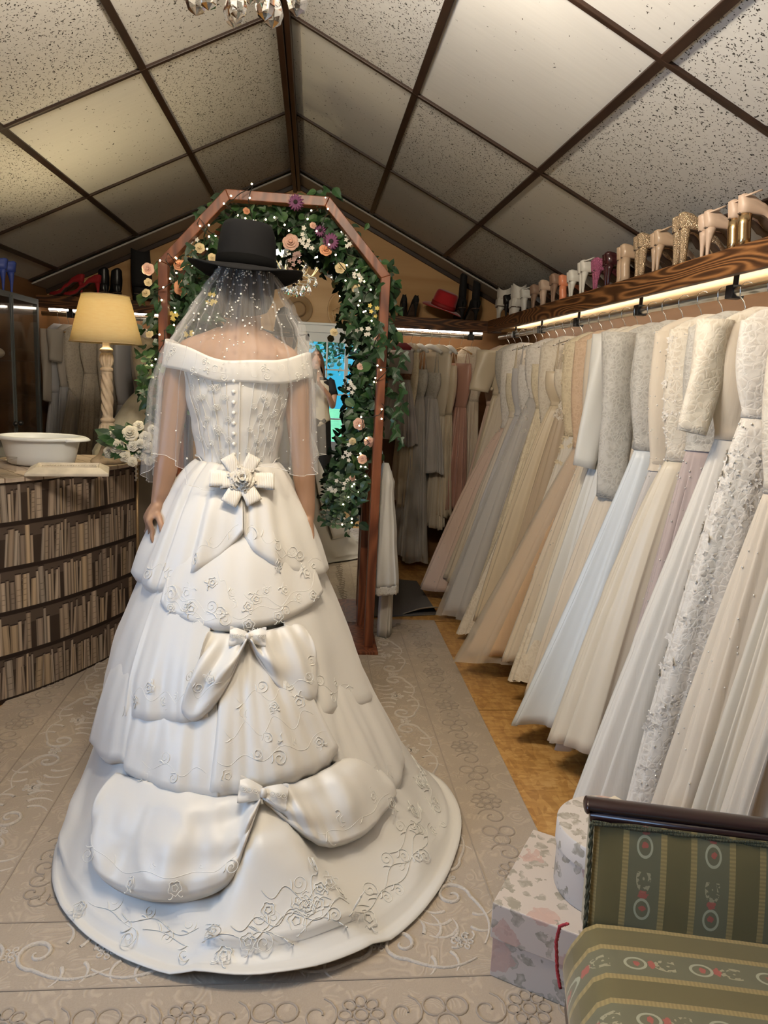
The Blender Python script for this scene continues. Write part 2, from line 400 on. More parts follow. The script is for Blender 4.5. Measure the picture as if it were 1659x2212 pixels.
# glazed door behind the camera, cream frame
GLASS=bpy.data.materials.new('window_glass'); GLASS.use_nodes=True
_n=GLASS.node_tree.nodes; _l=GLASS.node_tree.links; _n.remove(_n['Principled BSDF'])
_t=_n.new('ShaderNodeBsdfTransparent'); _t.inputs[0].default_value=(.93,.97,.98,1); _g=_n.new('ShaderNodeBsdfGlossy'); _g.inputs['Roughness'].default_value=.02
_x=_n.new('ShaderNodeMixShader'); _x.inputs[0].default_value=.06
_l.new(_t.outputs[0],_x.inputs[1]); _l.new(_g.outputs[0],_x.inputs[2]); _l.new(_x.outputs[0],_n['Material Output'].inputs[0])
d=bpy.data.objects.new('door_1',None); COL.objects.link(d); d.location=(.45,YF-.03,0); d['kind']='structure'
b=MB()
b.box((.45,YF-.01,2.05),(1.40,.06,.10)); b.box((.45,YF+.03,2.11),(1.5,.05,.03))
b.box((-.16,YF-.01,1.0),(.10,.06,2.0)); b.box((1.06,YF-.01,1.0),(.10,.06,2.0))
b.build('door_frame',WHITEPAINT,d,smooth=False,bevel=.004)
b=MB()
b.box((.45,YF-.03,1.945),(1.12,.04,.13)); b.box((.45,YF-.03,.30),(1.12,.04,.50)); b.box((-.085,YF-.03,1.0),(.06,.04,1.95)); b.box((.985,YF-.03,1.0),(.06,.04,1.95)); b.box((.45,YF-.03,1.0),(.05,.04,1.95))
for x in (.185,.715): b.box((x,YF-.03,1.2),(.022,.03,1.4))
for z in (.86,1.19,1.52): b.box((.45,YF-.03,z),(1.1,.03,.022))
b.build('door_leaf',WHITEPAINT,d,smooth=False,bevel=.003)
b=MB(); b.box((.45,YF-.035,1.22),(1.05,.005,1.38)); b.build('pane',GLASS,d,smooth=False)
# window in the left wall
d=bpy.data.objects.new('window_1',None); COL.objects.link(d); d.location=(XL-.03,.7,.95); d['kind']='structure'
b=MB(); yc=(WY0+WY1)/2
for z in (WZ0+.02,WZ1-.02): b.box((XL-.02,yc,z),(.07,WY1-WY0,.04))
for y in (WY0+.02,WY1-.02,yc): b.box((XL-.02,y,(WZ0+WZ1)/2),(.07,.04,WZ1-WZ0))
b.build('window_frame',WHITEPAINT,d,smooth=False,bevel=.003)
b=MB(); b.box((XL-.03,yc,(WZ0+WZ1)/2),(.004,WY1-WY0-.04,WZ1-WZ0-.04)); b.build('pane',GLASS,d,smooth=False)
# outside: lawn and a tree seen through the door
b=MB(); b.slab([(-14,-26),(16,-26),(16,YF-.1),(-14,YF-.1)],-.12,-.06)
o=b.build('lawn',mat('lawn_grass',(.22,.42,.12),.9,var=(3,.4)),smooth=False); o['kind']='structure'
# ------------------------------------------------------------ shelves, rails, led strips
LEDM = mat('led_strip_light',(1,1,1),.5,emit=LED,es=16)
def shelf(name, label, lip_a, lip_b, wall_off, nrm, m):
    """lip runs a->b; nrm points to the wall"""
    t=thing(name,label,'shelf',(lip_a[0],lip_a[1],1.82))
    a,b_=Vector((*lip_a,1.86)),Vector((*lip_b,1.86)); n=Vector((*nrm,0))
    q=MB(); q.bar(a+n*.012,b_+n*.012,.024,.085); q.build('front_board',m,t,smooth=False,bevel=.003)
    q=MB(); q.bar(a+n*(.024+wall_off/2)+Vector((0,0,.012)),b_+n*(.024+wall_off/2)+Vector((0,0,.012)),wall_off,.03); q.build('shelf_plank',PINE,t,smooth=False)
    return t
shelf('shoe_shelf','long burnt-wood shelf on the right wall carrying the row of heels',(1.285,-.2),(1.285,5.575),XR-1.309,(1,0),BURNT)
shelf('shoe_shelf','dark burnt-wood shelf across the back gable with hats and boots',(-1.95,5.60),(1.40,5.60),YB-5.624,(0,1),BURNT_E)
def rail(name,label,a,b,brs,out):
    t=thing(name,label,'clothes rail',(a[0],a[1],1.78))
    q=MB(); q.tube([(*a,1.785),(*b,1.785)],.0165,16); q.build('rail_tube',METAL_RAIL,t)
    for s in brs:
        p=Vector((*a,1.785)).lerp(Vector((*b,1.785)),s); o=Vector((*out,0))
        q=MB(); q.bar(p+Vector((0,0,-.02)),p+Vector((0,0,.06)),.03 if out[1] else .006,.03 if out[0] else .006,up=(0,1,0)); q.box(p+Vector((0,0,.0)),(.044,.044,.044)); 
        q.build('bracket',BLACKMETAL,t,smooth=False,bevel=.003)
    return t
rail('clothes_rail','long steel clothes rail under the right-hand shoe shelf',(1.38,.2),(1.38,5.55),(.12,.28,.415,.55,.69,.81,.92),(1,0))
rail('clothes_rail','short steel clothes rail right of the arch, below the red hat',(.40,5.71),(1.28,5.71),(.1,.9),(0,1))
rail('clothes_rail','steel clothes rail in the left corner behind the table lamp',(-1.95,5.71),(-.70,5.71),(.16,.45,.9),(0,1))
for nm,a,b,lb in (('led_strip',(1.50,.3),(1.50,5.50),'glowing white light strip under the long right-hand shelf'),('led_strip',(.45,5.80),(1.30,5.80),'glowing white light strip under the back shelf right of the arch'),('led_strip',(-1.93,5.80),(-.75,5.80),'glowing white light strip under the back shelf left of the arch')):
    q=MB(); q.tube([(*a,1.822),(*b,1.822)],.007,8); o=q.build(nm,LEDM); tag(o,lb,'light strip')

# ------------------------------------------------------------ shoes
def lerp_tab(tab,x):
    if x<=tab[0][0]: return tab[0][1]
    for (a,va),(b,vb) in zip(tab,tab[1:]):
        if x<=b:
            k=(x-a)/(b-a); k=k*k*(3-2*k); return va+(vb-va)*k
    return tab[-1][1]
def pump(name,label,group,m,h=.095,heel='thin',loc=(0,0,0),rz=0,plat=0,strap=False,lining=None,open_=False,hm=None):
    t=thing(name,label,'shoe',loc,rz,group)
    zs=[(-.02,h),(.045,h*.97),(.10,h*.62),(.15,.022+plat),(.19,.010+plat),(.245,.016+plat)]
    W=[(-.022,.004),(-.016,.018),(0,.026),(.05,.028),(.10,.029),(.155,.038),(.19,.037),(.225,.023),(.248,.004)]
    Hh=[(-.022,.052),(0,.060),(.05,.036),(.10,.026),(.15,.034),(.19,.040),(.225,.026),(.248,.010)]
    W=[(-.024,.0),(-.021,.011),(-.014,.019),(-.004,.0235),(.02,.025),(.05,.027),(.10,.029),(.155,.038),(.19,.037),(.225,.023),(.248,.004)]
    Hh=[(-.024,.050),(-.01,.058),(.01,.055),(.05,.036),(.10,.027),(.15,.030),(.19,.034),(.225,.024),(.248,.008)]
    b=MB()
    def fn(u,v):
        x=-.024+.272*v; s=2*u-1; a=abs(s); w=lerp_tab(W,x); hh=lerp_tab(Hh,x); c=lerp_tab([(.135,0),(.175,1)],x); z0=lerp_tab(zs,x)
        inw=lerp_tab([(-.024,.80),(.03,.84),(.12,.96)],x)
        tp=lerp_tab([(.02,.70),(.08,.86)],x)
        if a<.45: y=w*tp*a/.45; z=z0
        else:
            k=(a-.45)/.55; y=w*(tp+(1.02-tp)*math.sin(math.pi*min(k*1.25,1))); y=y*(1-k)+y*inw*k
            if c>0: y*=math.cos(math.pi/2*min(1,c*k))**.7
            z=z0+hh*(k if c<.01 else (1-c)*k+c*math.sin(math.pi/2*k))
        return (x-lerp_tab([(.0,.006),(.03,0)],x)*max(0,(z-z0)/hh),math.copysign(y,s),z)
    b.grid(fn,25,30); b.build('upper',m,t,local=True,solid=.0015)
    b=MB()
    def so(u,v):
        x=-.022+.268*v; w=lerp_tab(W,x)*lerp_tab([(.02,.60),(.09,.88)],x)
        return (x,w*(2*u-1),lerp_tab(zs,x)-.002)
    b.grid(so,5,18); b.build('sole',lining or SOLE,t,local=True,solid=.004+plat,off=-1)
    b=MB()
    if heel=='thin':
        b.tube([(.001,0,h*1.0),(-.001,0,h*.82),(-.002,0,h*.5),(-.001,0,h*.2),(0,0,0)],[.0195,.0150,.0085,.006,.0055],10,up=(1,0,0))
    elif heel=='block':
        b.tube([(.001,0,h*1.0),(.001,0,h*.7),(.006,0,h*.3),(.006,0,0)],[.0205,.0205,.0205,.022],12,up=(1,0,0))
    else:
        b.tube([(.001,0,h*1.0),(.001,0,h*.75),(.004,0,h*.35),(.004,0,0)],[.0195,.0165,.013,.012],12,up=(1,0,0))
    b.build('heel',hm or m,t,local=True)
    if strap:
        b=MB(); b.tube([(.012+.028*math.cos(a),.031*math.sin(a),h+.06+.012*math.cos(a)) for a in [2*math.pi*k/18 for k in range(18)]],.004,6,closed=True,flat=.5); b.build('ankle_strap',m,t,local=True)
    return t
def boot(name,label,group,m,h=.08,shaft=.16,loc=(0,0,0),rz=0,heel='block',rx=.042,laces=None):
    t=thing(name,label,'boot',loc,rz,group)
    zs=[(-.03,h),(.05,h*.95),(.11,h*.55),(.16,.014),(.25,.012)]
    W=[(-.032,.004),(-.024,.022),(0,.033),(.06,.034),(.12,.034),(.165,.040),(.20,.037),(.235,.022),(.252,.004)]
    T=[(-.032,h+.05),(0,h+.085),(.07,h+.085),(.12,h*.55+.075),(.17,.07),(.22,.046),(.252,.022)]
    b=MB()
    def fn(u,v):
        x=-.032+.284*v; a=2*math.pi*u; z0=lerp_tab(zs,x); z1=lerp_tab(T,x); 
        return (x,lerp_tab(W,x)*math.copysign(abs(math.sin(a))**.75,math.sin(a)),z0+(z1-z0)*(.5-.5*math.cos(a)))
    b.grid(fn,16,22,close=True)
    n=8
    def sh(u,v):
        a=2*math.pi*u; z=h+.05+(shaft)*v; k=1+.10*math.sin(v*5)*.5
        top=.012*math.cos(2*a)*(v**4)
        return (.030+(rx*1.15*k)*math.cos(a)-.01*v,rx*.92*k*math.sin(a),z+top)
    b.grid(sh,20,10,close=True)
    b.build('upper',m,t,local=True,solid=.002)
    b=MB()
    if heel=='block': b.tube([(.006,0,h+.004),(.0,0,h*.5),(.0,0,0)],[.033,.028,.027],12,up=(1,0,0))
    else: b.tube([(.004,0,h+.004),(-.006,0,h*.6),(-.006,0,0)],[.030,.012,.008],10,up=(1,0,0))
    b.build('heel',m,t,local=True)
    b=MB(); b.grid(lambda u,v:(-.028+.276*v,lerp_tab(W,-.028+.276*v)*(2*u-1),lerp_tab(zs,-.028+.276*v)-.001),5,16); b.build('sole',SOLE,t,local=True,solid=.006)
    if laces:
        b=MB()
        for k in range(5): b.tube([(.075-.004*k,-.018,h+.07+.022*k),(.082-.004*k,0,h+.075+.022*k),(.075-.004*k,.018,h+.07+.022*k)],.003,6)
        b.build('laces',laces,t,local=True)
    return t
SOLE=mat('shoe_sole',(.09,.06,.045),.5)
TAN=mat('tan_patent',(.52,.37,.25),.28,coat=.4); NUDE=mat('nude_leather',(.60,.44,.33),.4); GOLD=mat('gold_heel',(.78,.56,.30),.22,metal=1)
GLIT=mat('tan_glitter',(.60,.44,.28),.3,metal=.5,bump=('voronoi',220,.5)); WHITE=mat('white_satin_shoe',(.74,.71,.65),.4,sheen=.2); SILV=mat('pearl_shoe',(.78,.75,.68),.3)
BLK=mat('black_suede',(.008,.008,.009),.85); BLKG=mat('black_leather',(.010,.010,.011),.35); REDM=mat('red_suede',(.30,.012,.016),.8); BLUE=mat('blue_satin',(.03,.055,.26),.5)
PINK=mat('pink_glitter',(.50,.15,.27),.35,metal=.3,bump=('voronoi',240,.6)); ORNG=mat('orange_patent',(.80,.29,.15),.3,coat=.4); DKBR=mat('dark_plum_patent',(.045,.012,.014),.2,coat=.6); BROWN=mat('brown_leather',(.30,.19,.13),.45)
SY=1.902
SHX=1.325
def pair(kind,y,dy,gname,lab,**k):
    for s,w in ((-1,'nearer'),(1,'farther')):
        fn=pump if kind=='pump' else boot
        kk=dict(k); nm=kk.pop('name','high_heel_shoe' if kind=='pump' else 'ankle_boot')
        fn(nm,lab.replace('@',w),gname,loc=(SHX+kk.pop('dx',0)+(.012 if s>0 else 0),y+s*dy/2,SY),rz=R(kk.pop('turn',0)+rnd.uniform(-5,5)),**kk)
GR='heels on the long right-hand shelf'
pair('pump',2.13,.085,GR,'@ of the nude pointed stilettos at the frame edge, end of the shelf',m=NUDE,h=.125,strap=True)
pair('pump',2.36,.075,GR,'@ of the sandals with shiny gold block heels on the shelf',m=NUDE,h=.105,heel='block',strap=True,hm=GOLD)
pair('pump',2.555,.06,GR,'@ of the slim nude heels just left of the gold block heels',m=NUDE,h=.10,heel='thin',strap=True)
pair('pump',2.745,.075,GR,'@ of the tall tan glitter platforms between two nude pairs',m=GLIT,h=.13,heel='mid',plat=.012)
pair('pump',2.93,.06,GR,'@ of the tan stilettos left of the glitter platforms',m=TAN,h=.105,strap=True)
pair('pump',3.085,.065,GR,'@ of the tan crackle-glitter heels with thick ankle piece',m=GLIT,h=.12,heel='mid')
pair('pump',3.255,.07,GR,'@ of the shiny tan block heels beside the dark plum pair',m=TAN,h=.105,heel='block')
pair('pump',3.42,.06,GR,'@ of the dark plum patent heels right of the pink glitter pair',m=DKBR,h=.10,heel='thin')
pair('pump',3.565,.06,GR,'@ of the pink glitter high heels on the shelf',m=PINK,h=.095)
pair('pump',3.745,.07,GR,'@ of the gleaming white stilettos left of the pink glitter pair',m=SILV,h=.11,strap=True)
pair('pump',3.905,.06,GR,'@ of the small pearl-white heels beside the orange shoe',m=SILV,h=.085)
pump('high_heel_shoe','single orange patent shoe with block heel on the shelf',GR,ORNG,.08,'block',loc=(SHX,4.03,SY),rz=R(3))
pair('pump',4.20,.065,GR,'@ of the brown heels left of the orange shoe',m=BROWN,h=.105)
pair('pump',4.40,.06,GR,'@ of the taupe heels, second pair left of the orange shoe',m=NUDE,h=.095,heel='mid')
pair('pump',4.58,.065,GR,'@ of the brown heels beside the white frilled shoes',m=BROWN,h=.09)
pair('pump',4.80,.07,GR,'@ of the white frilled sandals near the back corner',m=WHITE,h=.09,heel='mid',strap=True)
pair('boot',5.03,.085,GR,'@ of the upright white ankle boots near the back corner',m=WHITE,h=.05,shaft=.09)
pair('pump',5.235,.05,GR,'@ of the black strappy sandals left of the white ankle boots',m=BLKG,h=.095,strap=True)
pair('boot',5.42,.085,GR,'@ of the white high-heeled ankle boots in the shelf corner',m=WHITE,h=.09,shaft=.07,heel='thin',turn=-20)
GB='footwear on the back gable shelf'
for s,w in ((-1,'left'),(1,'right')):
    pump('high_heel_shoe',w+' one of the black suede heels right of the arch post',GB,BLK,.105,loc=(.705+s*.045,5.66,SY),rz=R(90+s*4))
    boot('tall_boot',w+' one of the slender black boots right of the red hat',GB,BLK,.09,.20,loc=(1.155+s*.053,5.67,SY),rz=R(90+s*3),heel='thin',rx=.030)
    pump('high_heel_shoe',w+' one of the red heels on the shelf behind the lamp',GB,REDM,.11,loc=(-1.60+s*.06,5.655-.01*s,SY),rz=R(170+s*4))
    boot('ankle_boot',w+' one of the black ankle boots between red heels and tall boots',GB,BLKG,.05,.11,loc=(-1.455+s*.045,5.67,SY),rz=R(115),laces=BLK)
boot('tall_boot','front one of the tall black suede boots behind the lampshade',GB,BLK,.05,.25,loc=(-1.265,5.66,SY),rz=R(20),rx=.06)
boot('tall_boot','rear one of the tall black suede boots behind the lampshade',GB,BLK,.05,.22,loc=(-1.30,5.79,SY),rz=R(20),rx=.055)
# red hat on the back shelf
def hat(name,label,m,loc,rz,tilt,rb=.16,rc=.085,hc=.12,band=None,dent=.02,flop=.02,rcy=1.1,roll=0,bow=0):
    t=thing(name,label,'hat',loc,rz); t.rotation_euler=(R(roll),R(tilt),rz)
    b=MB(); prof=[(.0,hc-dent*1.2),(rc*.45,hc-dent),(rc*.82,hc),(rc*.95,hc-.012),(rc*1.0,hc*.5),(rc*1.04,.012)]
    b.open_lathe(prof,seg=32)
    b.v=[(x,y*rcy,z-(dent*1.2*max(0,1-abs(x)/.03) if z>hc-.045 else 0)) for x,y,z in b.v]
    b.build('crown',m,t,local=True,solid=.003,subd=1)
    b=MB()
    def br(u,v):
        a=2*math.pi*u; r=rc*1.03+(rb-rc*1.03)*v; w=v*v
        return (r*math.cos(a),r*math.sin(a)*(1+(rcy-1)*(1-v*.5)),.012+w*(flop*math.cos(2*a)+bow*math.cos(a)-.012)+ (.006*v))
    b.grid(br,40,9,close=True); b.build('brim',m,t,local=True,solid=.004)
    if band:
        b=MB(); b.open_lathe([(rc*1.05,.014),(rc*1.045,.05)],seg=32); b.v=[(x,y*rcy,z) for x,y,z in b.v]; b.build('band',band,t,local=True,solid=.003,off=1)
    return t
hat('felt_hat','red felt hat with tall crown on the back shelf right of the arch',mat('red_felt',(.40,.012,.018),.85,sheen=.3),(.955,5.70,1.975),0,16,.155,.088,.135,mat('red_band',(.25,.01,.012),.6),.0,-.01,1.0,roll=14)
# cream wrap draped on the shelf by the arch
b=MB()
def wrap(u,v):
    a=2*math.pi*u; z=1.905+.27*v; r=.085+.02*math.sin(3*a+4*v)+.015*math.sin(7*v+a); r*=(1.1-.45*v*v) if v<.97 else .2
    return (-1.03+r*1.15*math.cos(a),5.76+r*.8*math.sin(a),z+.01*math.sin(5*a))
b.grid(wrap,28,18,close=True); o=b.build('satin_wrap',mat('cream_satin_wrap',(.62,.54,.42),.5,bump=('noise',14,.4)),subd=1); tag(o,'crumpled cream satin wrap on the back shelf left of the arch','wrap')
# ------------------------------------------------------------ bridal mannequin, gown, veil, hat
SATIN=mat('ivory_satin',(.70,.675,.625),.40,spec=.5,sheen=.25,bump=('noise',9,.12))
EMB=mat('ivory_embroidery_thread',(.76,.74,.68),.3,spec=.6)
RIBBON=mat('cream_ribbon',(.74,.69,.60),.42,sheen=.3,bump=('wave',60,.25))
PEARL=mat('pearl',(.86,.82,.74),.18,coat=.6)
MSKIN=mat('mannequin_skin',(.34,.20,.125),.42,spec=.4)
HAIR=mat('dark_hair',(.03,.024,.022),.5,bump=('wave',60,.4,(1,1,.1)))
def body_mesh(name, chains, rings, m, parent, vox=.006, smooth=10, extra=None):
    b=MB()
    for ch in chains:
        pts=[Vector(p[:3]) for p in ch]; rr=[p[3] for p in ch]
        P=[];Q=[]
        for i in range(len(pts)-1):
            for k in range(4): P.append(pts[i].lerp(pts[i+1],k/4)); Q.append(rr[i]+(rr[i+1]-rr[i])*k/4)
        P.append(pts[-1]); Q.append(rr[-1])
        b.tube(P,Q,12)
        b.ball(P[0],Q[0]*.98,12,8); b.ball(P[-1],Q[-1]*.98,12,8)
    for rg in rings:
        n=len(rg)
        vs=[(cx+a*math.cos(2*math.pi*k/28),cy+bb*math.sin(2*math.pi*k/28),z) for (z,a,bb,cx,cy) in rg for k in range(28)]
        b.add(vs,[(i*28+k,i*28+(k+1)%28,(i+1)*28+(k+1)%28,(i+1)*28+k) for i in range(n-1) for k in range(28)]+[tuple(range(27,-1,-1)),tuple(range((n-1)*28,n*28))])
    if extra: extra(b)
    o=b.build(name,m,parent)
    r=o.modifiers.new('remesh','REMESH'); r.mode='VOXEL'; r.voxel_size=vox; r.use_smooth_shade=True
    s=o.modifiers.new('smooth','SMOOTH'); s.iterations=smooth; s.factor=.5
    return o
BX,BY=-.232,2.41
man=thing('bridal_mannequin','flesh-toned dress mannequin wearing the white gown, black hat and veil','mannequin',(BX,BY,0))
def hand(wr, kn, tips, thumb, r=.0095, spread=(0,1,0)):
    """palm and five fingers as chains"""
    wr,kn=Vector(wr),Vector(kn); sp=Vector(spread); ch=[]
    for i,tp in enumerate(tips):
        o=sp*((i-1.5)*.0215); base=kn+o; tp=Vector(tp)
        mid=base.lerp(tp,.45)+(tp-base).cross(sp).normalized()*.006
        rr=r*(1.0,1.05,1.0,.85)[i]
        ch.append([(*(wr+o*.45),.017),(*wr.lerp(base,.55),.0155),(*base,rr*1.25),(*mid,rr*1.0),(*base.lerp(tp,.75),rr*.9),(*tp,rr*.72)])
    ch.append([(*wr.lerp(kn,.25),.014),(*Vector(thumb[0]),.0115),(*Vector(thumb[1]),.0098),(*Vector(thumb[2]),.008)])
    return ch
# arms: shoulder, elbow, wrist
armL=[(BX-.05,2.405,1.535,.048),(-.315,2.408,1.522,.046),(-.375,2.41,1.495,.050),(-.408,2.405,1.44,.049),(-.424,2.40,1.35,.043),(-.438,2.39,1.25,.037),(-.445,2.385,1.19,.036),(-.452,2.38,1.13,.037),(-.464,2.37,1.06,.029),(-.476,2.365,1.02,.021)]
armR=[(BX+.06,2.405,1.535,.048),(-.145,2.408,1.520,.046),(-.088,2.41,1.485,.049),(-.055,2.405,1.43,.048),(-.044,2.40,1.34,.043),(-.034,2.39,1.25,.037),(-.025,2.385,1.19,.036),(-.016,2.375,1.12,.036),(-.004,2.365,1.03,.027),(.0,2.36,.99,.021)]
hL=hand((-.478,2.365,1.015),(-.505,2.355,.975),[(-.480,2.318,.908),(-.494,2.345,.893),(-.506,2.368,.897),(-.516,2.392,.912)],[(-.462,2.325,.985),(-.452,2.31,.962),(-.449,2.305,.94)],r=.0085,spread=(-.35,.93,0))
hR=hand((.0,2.36,.985),(.012,2.352,.93),[(.002,2.325,.862),(.006,2.345,.855),(.008,2.365,.858),(.010,2.38,.868)],[(-.012,2.33,.95),(-.018,2.322,.92),(-.016,2.322,.895)])
legs=[[(-.30,2.43,.95,.085),(-.30,2.43,.70,.075),(-.30,2.43,.50,.05),(-.30,2.43,.35,.052),(-.30,2.44,.10,.030),(-.30,2.46,.045,.03),(-.30,2.55,.03,.025)],
      [(-.16,2.43,.95,.085),(-.16,2.43,.70,.075),(-.16,2.43,.50,.05),(-.16,2.43,.35,.052),(-.16,2.44,.10,.030),(-.16,2.46,.045,.03),(-.16,2.55,.03,.025)]]
tor=[(.86,.14,.10,BX,2.43),(.95,.172,.118,BX,2.43),(1.05,.160,.105,BX,2.43),(1.13,.128,.088,BX,2.42),(1.19,.113,.08,BX,2.42),(1.28,.134,.093,BX,2.42),(1.38,.158,.105,BX,2.42),(1.45,.168,.100,BX,2.41),(1.50,.165,.078,BX,2.405),(1.535,.118,.062,BX+.004,2.40),(1.565,.066,.056,BX+.01,2.40),(1.60,.052,.054,BX+.014,2.405),(1.66,.050,.054,BX+.018,2.415)]
HX=-.213
def headx(b):
    b.ball((HX,2.415,1.715),.1,16,12,sc=(.78,.93,1.14)); b.ball((HX,2.46,1.65),.06,12,8,sc=(.85,.8,.9))
    b.ball((HX,2.515,1.695),.014,8,6,sc=(.8,1.3,1.7)); b.ball((HX,2.51,1.655),.012,8,6,sc=(1.6,.7,.5)); b.ball((HX,2.508,1.643),.011,8,6,sc=(1.3,.7,.6))
    for s in (-1,1):
        b.ball((HX+s*.032,2.495,1.718),.014,8,6,sc=(1.1,.7,.7)); b.ball((HX+s*.078,2.42,1.70),.02,8,6,sc=(.4,.8,1.4))
body_mesh('body',[armL,armR]+hL+hR+legs,[tor],MSKIN,man,.0042,8,headx)
b=MB()
def hairf(u,v):
    a=2*math.pi*u; z=1.60+.235*v
    fr=.5+.5*math.sin(a)  # 1 at the front
    r=math.sin(math.pi*(.22+.76*v))**.6
    zz=z+ (.045*fr*(1-v)**2) + .012*math.sin(a+2.2)*(1-v)
    return (HX+.088*r*math.cos(a),2.405+(.098 if math.sin(a)<0 else .088)*r*math.sin(a),zz)
b.grid(hairf,40,20,close=True); b.build('hair',HAIR,man)
# stand
b=MB(); b.lathe([(.0,0.0),(.14,0.0),(.14,.008),(.015,.014),(.012,.9)],(BX,2.43,.0),24); b.build('stand',mat('chrome_stand',(.7,.7,.7),.2,metal=1),man)

gown=thing('wedding_gown','white satin off-shoulder wedding gown with tiered bustle and long train, on the mannequin','wedding gown',(BX,BY,0))
def VB(phi,t,off=0.0,lift=0.0): return Vector(gown_base(phi,t,off,lift))
def resamp(pl,u):
    n=len(pl)-1; x=u*n; i=min(int(x),n-1); k=x-i
    # catmull-rom
    p0=pl[max(i-1,0)];p1=pl[i];p2=pl[i+1];p3=pl[min(i+2,n)]
    return tuple(.5*((2*p1[j])+(-p0[j]+p2[j])*k+(2*p0[j]-5*p1[j]+4*p2[j]-p3[j])*k*k+(-p0[j]+3*p1[j]-3*p2[j]+p3[j])*k**3) for j in (0,1))
def wn(x,seed): return math.sin(x*1.0+seed)+.6*math.sin(x*2.3+seed*2.1)+.35*math.sin(x*4.1+seed*1.3)
from mathutils import noise as mnoise
def crinkle(p,seed,amp=.006):
    q=Vector((p.x*5.2+p.z*2.4+seed*3.1,p.y*4.0-p.z*1.6,p.z*3.2-p.x*2.2))
    a=mnoise.noise(q); b=mnoise.noise(q*2.3+Vector((7,3,1)))
    return amp*(1.2*(1-2.2*abs(a))*.7+.6*b)
# base skirt with train
def train_fold(phi,t):
    if t<.68: return 0
    k=(t-.68)/.32; pl=11-17*k**.8; pr=13+13*k**.6; w=4+1*k
    a=(phi-pl)/w; c=(pr-phi)/w
    s=max(0,min(1,a+.5))*max(0,min(1,c+.5))
    s=s*s*(3-2*s)
    return .075*s*min(1,k*4)*(1-.55*k)
def skirt_off(phi,t):
    f=.5+.5*min(1,max(0,(t-.25)/.3))
    w=.010*f*math.sin(math.radians(phi)*9+.6)*(1 if t<.75 else max(0,1-(t-.75)/.2))
    w+=.012*max(0,min(1,(t-.72)/.15))*(1-max(0,(t-.93)/.07))*wn(phi*.09+t*3,1.7)*.5
    # long soft ripple at the left of the train
    w+=.03*math.exp(-((phi+58-(t-.85)*70)/7)**2)*max(0,min(1,(t-.75)/.1))*(1-max(0,(t-.97)/.03))
    if t>.70: w+=crinkle(Vector(gown_base(phi,t)),2.0,.010)*min(1,(t-.70)/.08)*(1 if t<.95 else .4)
    return w+train_fold(phi,t)
b=MB()
def basef(u,v):
    phi=-180+360*u; t=v
    o=max(skirt_off(phi,t),-.02 if t<.7 else -.002)
    p=VB(phi,t,o if t<.93 else 0,(o*.6 if t>=.93 else 0))
    if t>.955: p.z=max(.021,.024+max(0,o)*.7+.010*max(0,math.sin(math.radians(phi)*5+1.2))*(t-.96)/.04)
    return p
b.grid(basef,181,84,close=False); 
b.build('skirt_and_train',SATIN,gown,solid=.003)
# embroidery
def emb_on(b,P,us,vs,size,seed,rad=.0010,rose=True,flip=1):
    """a vine of spirals and little roses along the polyline (us,vs) of the surface P"""
    rg=random.Random(seed); n=len(us)
    def pt(u,v,lift=.0022):
        e=.01; p=P(u,v); du=P(u+e,v)-p; dv=P(u,v+e)-p; nn=du.cross(dv)
        if nn.length<1e-9: nn=Vector((0,-1,0))
        nn.normalize()
        if nn.y>0 and abs(nn.y)>.2: nn=-nn
        elif nn.z<0 and abs(nn.z)>.5: nn=-nn
        return p,du/e,dv/e,nn
    path=[]
    for u,v in zip(us,vs):
        p,du,dv,nn=pt(u,v); path.append(p+nn*.002)
    b.tube(path,rad,4,caps=False)
    L=0; last=path[0]; side=1; nxt=size*.6
    for i in range(1,n):
        L+=(path[i]-last).length; last=path[i]
        if L>nxt:
            nxt=L+size*rg.uniform(1.0,1.6); side=-side
            p,du,dv,nn=pt(us[i],vs[i])
            x=(path[min(i+1,n-1)]-path[i-1]).normalized(); y=nn.cross(x)*side
            kind=rg.random()
            s=size*rg.uniform(.7,1.05)
            if rose and kind<.38:
                c=p+y*s*.55
                for q in range(2):
                    r0=s*(.36,.17)[q]
                    pts=[c+nn*(.002+.001*q)+x*(r0*(1+.16*math.sin(5*a+q))*math.cos(a))+y*(r0*(1+.16*math.sin(5*a+q))*math.sin(a)) for a in [2*math.pi*k/16 for k in range(17)]]
                    b.tube(pts,rad*1.15,4,caps=False)
                for q in (-1,1):
                    pts=[c+y*s*.3+x*q*s*(.1+.3*k/4)+y*(s*.22*math.sin(k/4*2.2))+nn*.002 for k in range(5)]
                    b.tube(pts,rad*1.3,4,caps=False)
            else:
                pts=[]
                for k in range(22):
                    a=k/21*math.pi*3.1; r0=s*.46*(1-k/21*.86)
                    pts.append(p+x*(r0*math.sin(a)+s*.12)+y*(s*.46-r0*math.cos(a))+nn*.0022)
                b.tube(pts,rad,4,caps=False)
                pts=[p+x*(-s*.4*k/4)+y*(s*.3*math.sin(k/4*1.8))+nn*.002 for k in range(5)]
                b.tube(pts,[rad*1.4,rad*2,rad*2,rad*1.4,rad*.5],4,caps=False)
